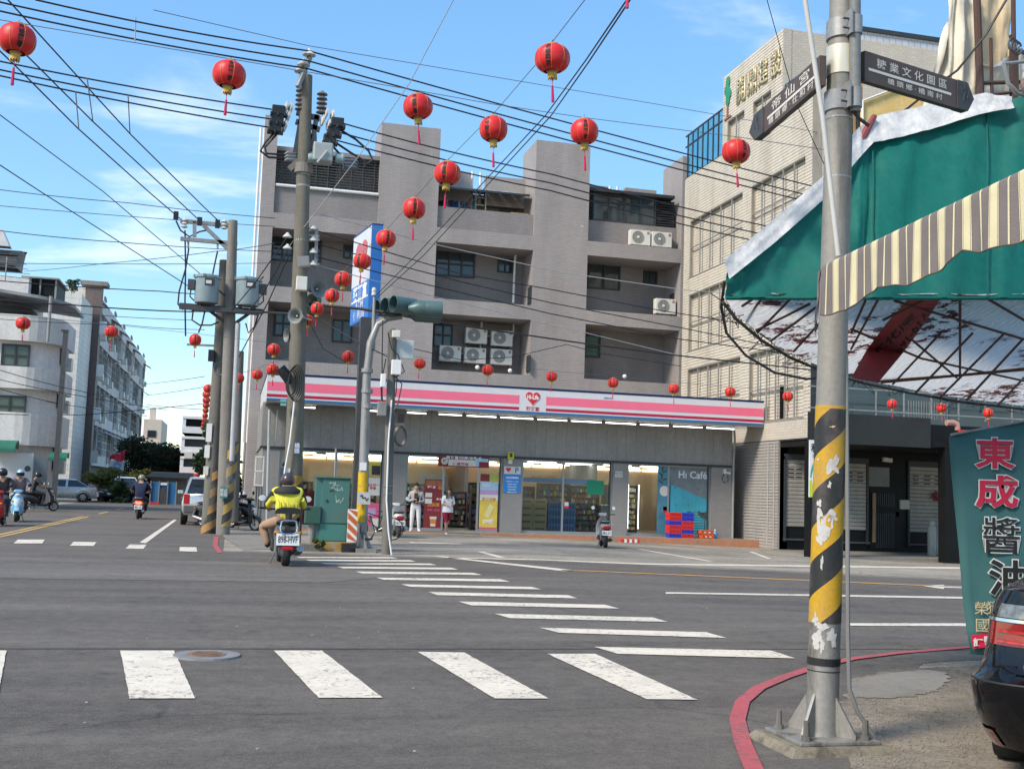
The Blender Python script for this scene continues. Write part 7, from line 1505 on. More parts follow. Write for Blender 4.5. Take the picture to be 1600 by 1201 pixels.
def helmet(t, hp, d, m, full=True, visor=True):
    d = Vector(d).normalized(); mb = MB(); rings = []
    for j in range(10):
        th = j/9*(2.35 if full else 1.75); rings.append([hp+Vector((0, 0, .02))+Vector((.135*math.sin(th)*math.cos(2*math.pi*k/20), .155*math.sin(th)*math.sin(2*math.pi*k/20), .145*math.cos(th))) for k in range(20)])
    mb.loft(rings, cap=False); h = mb.B('helmet', m, t, lo=1, sm=1)
    sd = d.cross(Vector((0, 0, 1)))
    if visor:
        v = MB(); rr = []
        for j in range(5):
            z = .06-.115*j/4; rr.append([hp+Vector((0, 0, z))+(d*math.cos(a)*.166+sd*math.sin(a)*.143)*(1-.25*(j/4-.3)**2) for a in [(-1.15+2.3*k/10) for k in range(11)]])
        v.loft(rr, cap=False, closed=False); v.B('visor', mk('visor_dark', (.01, .012, .014), .12), h, lo=1, sm=1)
    MB().tube([hp+Vector((0, 0, -.045))+(d*math.cos(a)*.15+sd*math.sin(a)*.137) for a in [k*2*math.pi/20 for k in range(21)]], .008, 5).B('trim', M_black, h, lo=1)
    return h
def stander(label, loc, rz, h, mats, J, R_, hands, head, hd, hairback=0, extra=None):
    t = thing('person', label, 'person', loc, rz); ORG[t.name] = (0, 0, 0)
    s = h/1.7; JJ = {k: (Vector(v[0])*s, (v[1]*s if not isinstance(v[1], tuple) else tuple(q*s for q in v[1]))) for k, v in J.items()}
    skin_body(t, JJ, HE, mats, R_, [(Vector(w)*s, d, u, s) for w, d, u in hands]); hp = Vector(head)*s; face_bits(t, hp, hd, s); hair_cap(t, hp, hd, s=s); return t, s
JM = {'pelvis': ((0, 0, .92), (.15, .12)), 'waist': ((0, .0, 1.08), (.155, .125)), 'chest': ((0, .0, 1.3), (.175, .13)), 'neck': ((0, .02, 1.47), .06), 'jaw': ((0, .055, 1.53), .07), 'head': ((0, .06, 1.6), .092), 'crown': ((0, .045, 1.665), .07),
      'shL': ((-.2, 0, 1.38), .075), 'elL': ((-.27, -.02, 1.1), .062), 'wrL': ((-.1, .2, 1.08), .04), 'shR': ((.2, 0, 1.38), .075), 'elR': ((.27, -.02, 1.1), .062), 'wrR': ((.07, .22, 1.14), .04),
      'hipL': ((-.1, 0, .86), .105), 'knL': ((-.12, .02, .48), .078), 'anL': ((-.14, -.02, .09), .055), 'toL': ((-.17, .13, .045), .042), 'hipR': ((.1, 0, .86), .105), 'knR': ((.12, .02, .48), .078), 'anR': ((.13, -.02, .09), .055), 'toR': ((.17, .13, .045), .042)}
M_jk = mk('grey_puffer', (.38, .36, .35), .6, var=.15, sc=6, bump=.2, bsc=9); M_wtr = mk('white_trousers', (.66, .66, .66), .8, var=.08); M_shoe = mk('white_shoes', (.7, .68, .68), .6); M_inner = mk('dark_tee', (.05, .035, .04), .8)
pm_ = at_y(646, 828, 40.3); pm_.z = 0
ml, s_ = stander('man in a grey puffer jacket and white trousers looking at his phone by the shop', (pm_.x, 40.0, 0), math.pi-.15, 1.72, [M_skin, M_jk, M_wtr, M_shoe], JM, regs(), [((-.1, .2, 1.08), (.8, .5, .1), (0, 0, 1)), ((.07, .22, 1.14), (-.5, .7, .3), (0, 0, 1))], (0, .06, 1.6), (0, .9, -.35))
MB().obox((0, .135, 1.22), (.14, .02, .36)).B('dark_tee', M_inner, ml, lo=1); MB().loft([[Vector((r*math.cos(a), r*.75*math.sin(a), z)) for a in [k*math.pi/8 for k in range(16)]] for r, z in ((.1, 1.44), (.115, 1.48), (.1, 1.53))], cap=False).B('collar', M_jk, ml, lo=1, sm=1)
ph = tag(MB().obox(Vector((pm_.x, 40.0, 0))+Vector((.02, -.29, 1.18)), (.075, .012, .15), Matrix.Rotation(.5, 3, 'X')).B('phone', M_black), 'black phone held by the man in white trousers', 'phone')
JG = dict(JM); JG.update({'pelvis': ((0, 0, .93), (.145, .115)), 'waist': ((0, 0, 1.08), (.14, .11)), 'chest': ((0, 0, 1.3), (.15, .11)), 'shL': ((-.17, 0, 1.38), .068), 'shR': ((.17, 0, 1.38), .068), 'elL': ((-.22, .03, 1.13), .05), 'elR': ((.22, .03, 1.13), .05), 'wrL': ((-.02, .2, 1.1), .033), 'wrR': ((.05, .21, 1.13), .033),
           'hipL': ((-.09, 0, .86), .105), 'knL': ((-.1, -.18, .55), .06), 'anL': ((-.08, -.42, .32), .042), 'toL': ((-.09, -.4, .2), .036), 'hipR': ((.09, 0, .86), .105), 'knR': ((.06, .05, .48), .066), 'anR': ((.03, .0, .085), .042), 'toR': ((.05, .15, .045), .038)})
M_wsh = mk('white_shirt', (.7, .69, .7), .8, var=.06, bump=.15, bsc=12); M_rsh = mk('red_shorts', (.3, .012, .04), .7, var=.12); M_legs = M_skin
pg = at_y(698, 838, 38.0)
gl, s_ = stander('girl with long black hair in a white shirt and red shorts walking from the shop', (pg.x, 38.0, gz(pg.x)), math.pi+.1, 1.6, [M_skin, M_wsh, M_rsh, M_shoe], JG, regs(fore=0, shin=0), [((-.02, .2, 1.1), (.7, .6, .1), (0, 0, 1)), ((.05, .21, 1.13), (-.6, .6, .2), (0, 0, 1))], (0, .06, 1.6), (.1, .9, -.4))
mb = MB(); 
mb.loft([[Vector((w*math.cos(a), -.02+.1*math.sin(a)*q, z))*s_ for a in [math.pi+k*math.pi/9-.35*(1-k/4.5) for k in range(10)]] for w, z, q in ((.09, 1.7, 1), (.115, 1.6, 1.1), (.14, 1.45, 1.4), (.15, 1.28, 1.5), (.13, 1.14, 1.4))], cap=False, closed=False).B('long_hair', M_hair, gl, lo=1, sm=1)
for k in (-1, 1): MB().tube([Vector((k*.085, .07, 1.64))*s_, Vector((k*.1, .1, 1.5))*s_, Vector((k*.095, .13, 1.32))*s_], [.03, .035, .02], 6).B('hair_lock', M_hair, gl, lo=1, sm=1)
MB().loft([[Vector((w*math.cos(a), .8*w*math.sin(a), z))*s_ for a in [k*math.pi/8 for k in range(16)]] for w, z in ((.15, 1.2), (.19, 1.0), (.21, .84))], cap=False).B('shirt_hem', M_wsh, gl, lo=1, sm=1)
for k, xx in ((-1, -.09), (1, .09)): MB().loft([[Vector((xx+.11*math.cos(a), (.0 if k > 0 else -.06)+.11*math.sin(a), z))*s_ for a in [j*math.pi/6 for j in range(12)]] for z in (.86, .68 if k > 0 else .72)], cap=False).B('shorts_leg', M_rsh, gl, lo=1, sm=1)
bag = tag(MB().obox(Vector((pg.x-.04, 37.7, 1.06+gz(pg.x))), (.2, .06, .1), Matrix.Rotation(.2, 3, 'Y')).B('snack_pack', mk('pack_pale', (.6, .5, .45), .5)), 'small pale pack in the hands of the girl with red shorts', 'pack')
# ================================================================== scooters (local: +y forward, wheels on z = 0)
M_alu = mk('scooter_metal', (.3, .3, .3), .35, .6, .1); M_seat = mk('scooter_seat', (.02, .02, .021), .6, var=.15, bump=.2, bsc=120); M_hl = mk('headlight', (.6, .63, .65), .1, var=.1); M_tl = mk('tail_red', (.4, .01, .015), .2, var=.15, sc=12); M_tlon = mk('tail_lit', (1, .06, .04), .3, var=0, emit=2.5); M_am = mk('amber_lens', (.5, .2, .02), .25); M_plate = mk('licence_plate', (.68, .69, .68), .45, var=.04); M_mir = mk('mirror_glass', (.7, .75, .78), .2, .4, 0)  # mirror glass made whitish, its bright reflection put into the base colour
def se(y, z0, z1, w, n=12, pw=2.6, yt=None):
    """Super-ellipse section in the x-z plane at y."""
    r = []
    for k in range(n):
        a = 2*math.pi*k/n; c, s_ = math.cos(a), math.sin(a); r.append((w*math.copysign(abs(c)**(2/pw), c), y if yt is None else y+(yt-y)*(s_+1)/2, (z0+z1)/2+(z1-z0)/2*math.copysign(abs(s_)**(2/pw), s_)))
    return r
def wheel(t, y, r=.225, w=.055, name='wheel'):
    o = MB().lathe([(r-.07, -w*.75), (r-.025, -w), (r-.006, -w*.6), (r, 0), (r-.006, w*.6), (r-.025, w), (r-.07, w*.75)], 22, (0, y, r), (1, 0, 0)).B(name, M_rubber, t, lo=1, sm=1)
    rim = MB().lathe([(.035, -.04), (.05, -.035), (r-.08, -.03), (r-.066, -w*.7), (r-.066, w*.7), (r-.08, .03), (.05, .035), (.035, .04)], 18, (0, y, r), (1, 0, 0)); rim.B('rim', M_alu, o, lo=1, sm=1)
def scooter(label, loc, rz, paint, accent=None, plate='', tail=None, lit=False, steer=0., box=None, backrest=False, ring=False, group=None, mirror=True, paint2=None, screen=False):
    t = thing('scooter', label, 'scooter', loc, rz, group); ORG[t.name] = (0, 0, 0); p2 = paint2 or paint
    wheel(t, -.62); wheel(t, .64)
    MB().loft([se(-.92, .66, .72, .05), se(-.85, .55, .76, .12), se(-.6, .46, .78, .185), se(-.3, .34, .74, .18), se(-.05, .3, .66, .155), se(.02, .3, .6, .13)]).B('rear_body', paint, t, lo=1, sm=1)
    MB().loft([se(-.08, .22, .33, .15), se(.1, .21, .31, .19), se(.32, .21, .31, .19), se(.42, .24, .4, .16)]).B('floorboard', M_black, t, lo=1, sm=1)
  
    ring_ = []
    for z, y0, w, d in ((.26, .46, .17, .1), (.45, .5, .2, .14), (.65, .5, .2, .16), (.8, .44, .16, .14), (.92, .36, .09, .1), (.98, .33, .07, .08)):
        ring_.append([(w*math.cos(a), y0+(d if math.sin(a) > 0 else d*.35)*math.sin(a), z) for a in [2*math.pi*k/14 for k in range(14)]])
    MB().loft(ring_).B('leg_shield', paint, t, lo=1, sm=1)
    fr_ = [[(w*math.cos(a), y0+d*math.sin(a), z) for a in [math.pi*k/8 for k in range(9)]] for z, y0, w, d in ((.5, .52, .1, .145), (.62, .52, .16, .16), (.76, .47, .15, .155))]
    if accent: MB().loft(fr_, cap=False, closed=False).B('front_panel', accent, t, lo=1, sm=1)
    MB().loft([[(x*.085, .64+.255*math.sin(a), .225+.255*math.cos(a)) for x in (-1, 1)]+[(x*.07, .64+.27*math.sin(a), .225+.27*math.cos(a)) for x in (.9, -.9)] for a in [-.9+1.9*k/9 for k in range(10)]]).B('front_fender', p2, t, lo=1, sm=1)
    for s_ in (-1, 1): MB().tube([(s_*.085, .64, .225), (s_*.075, .55, .5)], [.022, .022], 8).B('fork_leg', M_alu, t, lo=1)
    MB().loft([se(.24, .98, 1.04, .1), se(.33, .97, 1.08, .15), se(.45, .96, 1.06, .15), se(.52, .97, 1.03, .09)]).B('handlebar_cover', paint, t, lo=1, sm=1)
    MB().tube([(-.36, .2, 1.04), (-.28, .24, 1.03), (0, .32, 1.01), (.28, .24, 1.03), (.36, .2, 1.04)], .016, 8).B('handlebar', M_black, t, lo=1, sm=1)
    for s_ in (-1, 1):
        MB().tube([(s_*.25, .255, 1.03), (s_*.37, .195, 1.04)], [.021, .021], 8).B('grip', M_black, t, lo=1); MB().bar((s_*.2, .31, 1.03), (s_*.35, .27, 1.03), .012, .015).B('brake_lever', M_alu, t, lo=1)
        if mirror:
            m = MB().tube([(s_*.2, .27, 1.04), (s_*.27, .29, 1.14), (s_*.32, .27, 1.2)], .007, 5).lathe([(.001, .0), (.06, .0), (.066, .015), (.04, .03), (.001, .035)], 14, (s_*.33, .26, 1.225), (0, 1, 0)).B('mirror', M_black, t, lo=1, sm=1)
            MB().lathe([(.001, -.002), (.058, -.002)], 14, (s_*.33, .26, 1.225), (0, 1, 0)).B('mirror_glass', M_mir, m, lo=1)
    MB().loft([se(.5, .82, .95, .08), se(.56, .83, .94, .075), se(.585, .86, .92, .04)]).B('headlight', M_hl, t, lo=1, sm=1)
    for s_ in (-1, 1): MB().ball((s_*.14, .6, .68), (.045, .03, .03), 8, 6).B('front_indicator', M_am, t, lo=1, sm=1)
    MB().loft([se(-.86, .77, .84, .1), se(-.7, .765, .86, .15), se(-.4, .74, .83, .15), se(-.15, .7, .79, .14), se(.0, .64, .74, .1)]).B('seat', M_seat, t, lo=1, sm=1)
    if not ring: MB().loft([se(-.9, .58, .7, .12, yt=-.9), se(-.945, .6, .68, .09, yt=-.945)]).B('tail_light', M_tlon if lit else M_tl, t, lo=1, sm=1)
    for s_ in (-1, 1): MB().ball((s_*.15, -.86, .62), (.05, .035, .03), 8, 6).B('rear_indicator', M_am, t, lo=1, sm=1)
    MB().obox((0, -.9, .5), (.16, .02, .24), Matrix.Rotation(-.3, 3, 'X')).B('plate_holder', M_black, t, lo=1)
    plz, pw_, ph_ = (.5, .32, .22) if ring else (.47, .3, .15)
    if ring: MB().obox((0, -.94, .34), (.16, .03, .06)).B('tail_light', M_tl, t, lo=1, bevel=.01)
    pt = MB().obox((0, -.935, plz), (pw_, .008, ph_), Matrix.Rotation(-.18, 3, 'X')).B('licence_plate', M_plate, t, lo=1, bevel=.004)
    if plate: me = text_mesh(plate, M_ink, .01); place('lettering', me, pt, (0, -.943, plz), (math.pi/2-.18, 0, 0), (pw_*.85/me['w'], ph_*.6/me['h'], 1))
    MB().loft([se(-.95, .2, .42, .012), se(-.86, .3, .55, .05)]).B('mudguard', M_black, t, lo=1)
    MB().loft([se(-.78, .16, .3, .05), se(-.5, .16, .34, .11), se(-.15, .2, .36, .1)]).B('engine', M_steel, t, lo=1, sm=1)
    MB().tube([(.12, -.1, .2), (.15, -.35, .2), (.17, -.5, .25), (.18, -.9, .34)], [.02, .02, .06, .055], 10).B('exhaust', M_alu, t, lo=1, sm=1)
    MB().tube([(-.14, -.6, .25), (-.14, -.62, .6)], [.03, .03], 8).B('shock_absorber', M_alu, t, lo=1)
    MB().tube([(-.12, -.12, .24), (-.2, -.16, .015)], .012, 6).B('side_stand', M_steel, t, lo=1)
    if ring: MB().tube([(q[0], -.96, q[1]) for q in ((-.1, .62), (-.12, .66), (-.1, .82), (-.07, .84), (.07, .84), (.1, .82), (.12, .66), (.1, .62), (.05, .6), (-.05, .6), (-.1, .62))], .014, 6).B('chrome_ring', M_chrome, t, lo=1, sm=1)
    else: MB().tube([(-.13, -.6, .8), (-.13, -.92, .83), (0, -.97, .83), (.13, -.92, .83), (.13, -.6, .8)], .013, 6).B('grab_rail', M_alu, t, lo=1, sm=1)
    if backrest:
        MB().loft([[(x*w, y, z) for x, z in ((-1, z0), (1, z0), (.85, z1), (.4, z1+.03), (-.4, z1+.03), (-.85, z1))] for y, w, z0, z1 in ((-.9, .2, .96, 1.04), (-.82, .2, .96, 1.05))]).B('backrest', M_seat, t, lo=1, sm=1); MB().tube([(0, -.88, .8), (0, -.86, .97)], [.045, .05], 8).B('backrest_stay', M_black, t, lo=1)
    if ring: t.scale = (1.32, 1, 1.02)
    if box: MB().loft([se(-1.0, .86, 1.12, .17), se(-.62, .86, 1.14, .18)]).B('top_box', box, t, lo=1, sm=1)
    return t
JR = {'pelvis': ((0, -.32, .88), (.16, .13)), 'waist': ((0, -.3, 1.06), (.165, .125)), 'chest': ((0, -.22, 1.3), (.19, .135)), 'neck': ((0, -.17, 1.46), .062), 'jaw': ((0, -.12, 1.52), .07), 'head': ((0, -.11, 1.59), .092), 'crown': ((0, -.12, 1.655), .07),
      'shL': ((-.21, -.2, 1.38), .082), 'elL': ((-.36, .0, 1.16), .062), 'wrL': ((-.33, .17, 1.07), .042), 'shR': ((.21, -.2, 1.38), .082), 'elR': ((.36, .0, 1.16), .062), 'wrR': ((.33, .17, 1.07), .042),
      'hipL': ((-.1, -.28, .84), .115), 'knL': ((-.24, .16, .76), .085), 'anL': ((-.21, .1, .35), .058), 'toL': ((-.22, .25, .33), .045), 'hipR': ((.1, -.28, .84), .115), 'knR': ((.24, .16, .76), .085), 'anR': ((.21, .1, .35), .058), 'toR': ((.22, .25, .33), .045)}
def rider(label, loc, rz, top, trousers, shoe, helm, visor=True, full=True, J2=None, fore=None, sleeve=None, hd=(0, 1, -.05), R2=None):
    t = thing('person', label, 'person', loc, rz, None); ORG[t.name] = (0, 0, 0); J = dict(JR); J.update(J2 or {})
    mats = [M_skin, top, trousers, shoe]+([sleeve] if sleeve else [])
    skin_body(t, {k: (Vector(v[0]), v[1]) for k, v in J.items()}, HE, mats, {**regs(sleeve=4 if sleeve else 1, fore=fore), **(R2 or {})}, [(Vector(J['wrL'][0]), (.3, .9, -.2), (0, 0, 1), 1.05), (Vector(J['wrR'][0]), (-.3, .9, -.2), (0, 0, 1), 1.05)])
    hp = Vector(J['head'][0]); face_bits(t, hp, hd)
    if helm: helmet(t, hp, hd, helm, full, visor)
    return t
def paint(n, c, r=.25, v=.06, met=0.): return mk(n, c, r, met, v, 5, coat=.4)
P_blk = paint('paint_black', (.02, .02, .022)); P_dk = paint('paint_charcoal', (.045, .045, .048)); P_blue = paint('paint_sky_blue', (.2, .42, .62)); P_red = paint('paint_red', (.45, .015, .02)); P_whit = paint('paint_white', (.62, .62, .62)); P_silv = paint('paint_silver', (.42, .42, .43), .3, .05, .5); P_mar = paint('paint_maroon', (.16, .02, .025))
M_jeans = mk('dark_trousers', (.03, .034, .045), .85, var=.15); M_khaki = mk('khaki_trousers', (.33, .21, .14), .85, var=.12, bump=.4, bsc=11); M_shoed = mk('dark_shoes', (.03, .028, .027), .7)
q = on_g(444, 884); yl = (q.x+.0, q.y+.62, 0); rzy = .03
scooter('dark grey scooter with white number plate ridden by the person in the yellow jacket', yl, rzy, P_dk, accent=P_dk, plate='898-HVF', ring=True, backrest=True)
M_yj = mk('yellow_jacket', (.6, .55, .05), .7, var=.12, sc=5, bump=.6, bsc=10); M_bj = mk('jacket_black', (.025, .025, .03), .75, var=.15, bump=.4, bsc=10); M_helm = paint('helmet_brown', (.055, .035, .035), .4)
yr = rider('person in a yellow and black jacket and dark brown helmet riding away from the camera', yl, rzy, M_yj, M_khaki, M_shoed, M_helm, visor=False, J2={'knL': ((-.42, .1, .72), .1), 'anL': ((-.3, .02, .38), .065), 'toL': ((-.3, .16, .33), .05), 'chest': ((0, -.24, 1.3), (.24, .16)), 'waist': ((0, -.3, 1.06), (.24, .16)), 'pelvis': ((0, -.32, .88), (.21, .15)), 'shL': ((-.24, -.2, 1.39), .095), 'shR': ((.24, -.2, 1.39), .095), 'elL': ((-.36, -.02, 1.12), .078), 'elR': ((.36, -.02, 1.12), .078)}, sleeve=M_bj)
yk = MB()                                            
yk.loft([[(w*math.cos(a), -.225+d*math.sin(a), z) for a in [2*math.pi*k/18 for k in range(18)]] for w, d, z in ((.25, .17, 1.35), (.27, .172, 1.38), (.25, .155, 1.43), (.12, .1, 1.5))], cap=False); yk.B('shoulder_yoke', M_bj, yr, lo=1, sm=1)
MB().loft([[(w*math.cos(a), -.18+w*math.sin(a), z) for a in [2*math.pi*k/16 for k in range(16)]] for w, z in ((.115, 1.465), (.11, 1.5), (.095, 1.505))], cap=False).B('collar', mk('pale_yellow_collar', (.62, .58, .25), .8), yr, lo=1, sm=1)
for s_ in (-1, 1): MB().tube([(s_*.265, -.3, 1.25), (s_*.335, -.12, 1.13), (s_*.33, -.06, 1.1)], [.06, .062, .05], 10).B('yellow_sleeve_panel', M_yj, yr, lo=1, sm=1)
for k in range(5): MB().tube([(-.18+.09*k, -.432+.015*abs(k-2), 1.24-.02*k), (-.15+.08*k, -.45+.015*abs(k-2), 1.15), (-.16+.08*k, -.43+.015*abs(k-2), 1.02)], [.008, .014, .008], 6).B('jacket_fold', M_yj, yr, lo=1, sm=1)
q = on_g(215.5, 810.5); nv = (q.x, q.y+.62, 0); scooter('maroon scooter with a lit red tail lamp on the far lane of the street', nv, 0, P_mar, plate='MBX-205', lit=True)
rider('person in a navy shirt and pale helmet riding away down the street', nv, 0, mk('navy_shirt', (.012, .02, .06), .8, var=.1), M_jeans, M_shoed, paint('helmet_olive', (.2, .22, .14)), visor=False, full=False, fore=0)
q = on_g(21, 815); bl = (q.x, q.y+.6, 0); scooter('sky blue scooter coming towards the camera at the left edge', bl, math.pi+.12, P_blue, accent=paint('paint_pale', (.55, .65, .72)), plate='')
rider('person in a grey-purple jacket with a light blue helmet riding the oncoming scooter', bl, math.pi+.12, mk('plum_jacket', (.12, .09, .11), .8, var=.12), M_jeans, M_shoed, paint('helmet_blue', (.25, .45, .6)), sleeve=mk('plum_sleeve', (.2, .17, .19), .8))
q = on_g(58, 798); dk = (q.x, q.y+.3, 0); scooter('black and white scooter turning right before the corner house garage', dk, -1.15+math.pi*.0, P_blk, accent=P_whit, paint2=P_blk)
rider('person in dark clothes with a black helmet on the turning scooter', dk, -1.15, mk('black_patterned_top', (.03, .03, .035), .8, var=.5, sc=18), mk('black_trousers', (.02, .02, .022), .85), mk('bare_shoe', (.3, .2, .15), .7), paint('helmet_black', (.015, .015, .017)), fore=0)
q = on_g(-9, 822); rd = (q.x, q.y+.6, 0); scooter('red scooter cut off by the left picture edge', rd, math.pi, P_red, accent=P_red)
rider('person in dark clothes cut off by the left picture edge on the red scooter', rd, math.pi, mk('dark_coat', (.025, .025, .03), .8), M_jeans, M_shoed, paint('helmet_black', (.015, .015, .017)))
q = on_g(948, 856, 0); scooter('white and black scooter parked on the forecourt before the third window', (q.x+.12, q.y+.7, gz(q.x)), -.22, P_silv, accent=P_whit, plate='BEA-311', group=None, paint2=P_blk)
q = on_g(621, 840); scooter('white scooter with a red tail lamp parked beside the slim concrete pole', (q.x+.05, q.y+.6, 0), -.03, P_whit, plate='NKC-7896')
q = on_g(378, 830); scooter('black scooter with a white front stripe parked outermost behind the striped poles', (q.x-.1, q.y+1.0, 0), -2.2, P_blk, accent=P_whit)
q = on_g(393, 824); scooter('black scooter parked second from the striped poles towards the tiled wall', (q.x+.05, q.y+1.6, 0), -2.05, P_blk, accent=P_dk)
q = on_g(356, 828); scooter('dark scooter mostly hidden behind the striped pole feet', (q.x-.4, q.y+2.2, 0), -2.3, P_dk, accent=P_silv)
t = thing('spare_helmet', 'white and black helmet resting on a parked scooter by the tiled wall', 'helmet', at_d(379, 775, 37)); helmet(t, Vector((0, 0, 0)), (.3, -1, 0), mk('helmet_white', (.6, .6, .6), .3), True, True)
t = thing('spare_helmet', 'white helmet resting on the parked scooter nearest the striped poles', 'helmet', at_d(361, 783, 37)); helmet(t, Vector((0, 0, 0)), (-.5, -1, 0), mk('helmet_white', (.6, .6, .6), .3), True, False)
def bicycle(label, loc, rz):
    t = thing('bicycle', label, 'bicycle', loc, rz); ORG[t.name] = (0, 0, 0); r = .33
    for y in (-.52, .52):
        o = MB().lathe([(r-.018, -.015), (r, 0), (r-.018, .015), (r-.03, 0), (r-.018, -.015)], 28, (0, y, r), (1, 0, 0)).B('wheel', M_rubber, t, lo=1, sm=1)
        sp = MB()
        for k in range(14): a = k*2*math.pi/14; sp.tube([(.015*(-1)**k, y, r), (0, y+(r-.025)*math.cos(a), r+(r-.025)*math.sin(a))], .0025, 3)
        sp.B('spokes', M_alu, o, lo=1); MB().lathe([(r-.03, -.012), (r-.022, 0), (r-.03, .012)], 28, (0, y, r), (1, 0, 0)).B('rim', M_alu, o, lo=1)
    f = MB(); 
    for a, b in (((0, -.12, .3), (0, -.22, .8)), ((0, -.12, .3), (0, .38, .72)), ((0, -.19, .66), (0, .36, .82)), ((0, -.12, .3), (0, -.52, .33)), ((0, -.2, .7), (0, -.52, .33)), ((0, .34, .9), (0, .52, .33))): f.tube([a, b], .016, 7)
    f.B('frame', P_blk, t, lo=1); MB().loft([se(-.36, .8, .87, .08), se(-.2, .82, .87, .06), se(-.08, .82, .86, .025)]).B('saddle', M_seat, t, lo=1, sm=1)
    MB().tube([(-.28, .22, 1.0), (-.2, .3, .98), (0, .34, .93), (.2, .3, .98), (.28, .22, 1.0)], .013, 7).B('handlebar', M_alu, t, lo=1, sm=1)
    MB().lathe([(.001, -.01), (.08, -.01), (.08, .01), (.001, .01)], 16, (.04, -.12, .3), (1, 0, 0)).B('chainring', M_steel, t, lo=1); MB().tube([(.05, -.12, .3), (.06, .02, .22)], .012, 6).tube([(-.05, -.12, .3), (-.06, -.26, .38)], .012, 6).B('cranks', M_alu, t, lo=1)
    MB().loft([[(x, -.52+.36*math.sin(a), .33+.36*math.cos(a)) for x in (-.025, .025)]+[(x, -.52+.365*math.sin(a), .33+.365*math.cos(a)) for x in (.025, -.025)] for a in [-1.6+1.9*k/9 for k in range(10)]]).B('mudguard', M_steel, t, lo=1)
    return t
q = at_y(585, 836, 33.5); bicycle('black city bicycle parked between the yellow pole foot and the slim pole', (q.x, 33.5, 0), 1.45)
# ================================================================== cars
M_tint = mk('car_glass', (.02, .025, .03), .05, var=.15, spec=.7); M_rim = mk('alloy_rim', (.4, .4, .41), .3, .7, .05)
def car_wheel(t, x, y, r=.32, w=.1):
    s_ = 1 if x > 0 else -1
    o = MB().lathe([(r*.62, -w), (r*.95, -w), (r, -w*.6), (r, w*.6), (r*.95, w), (r*.62, w)], 24, (x, y, r), (1, 0, 0)).B('wheel', M_rubber, t, lo=1, sm=1)
    rm = MB().lathe([(r*.64, w*.7*s_), (r*.6, w*.55*s_), (.001, w*.4*s_)], 22, (x, y, r), (1, 0, 0))
    rm.B('rim', M_steel, o, lo=1); sp = MB()
    for k in range(6): a = k*math.pi/3; sp.bar((x+s_*w*.75, y, r), (x+s_*w*.75, y+r*.62*math.cos(a), r+r*.62*math.sin(a)), .06, .02, up=(1, 0, 0))
    sp.lathe([(r*.6, w*.72*s_), (r*.68, w*.8*s_), (r*.68, w*.6*s_)], 22, (x, y, r), (1, 0, 0)); sp.B('alloy_spokes', M_rim, o, lo=1)
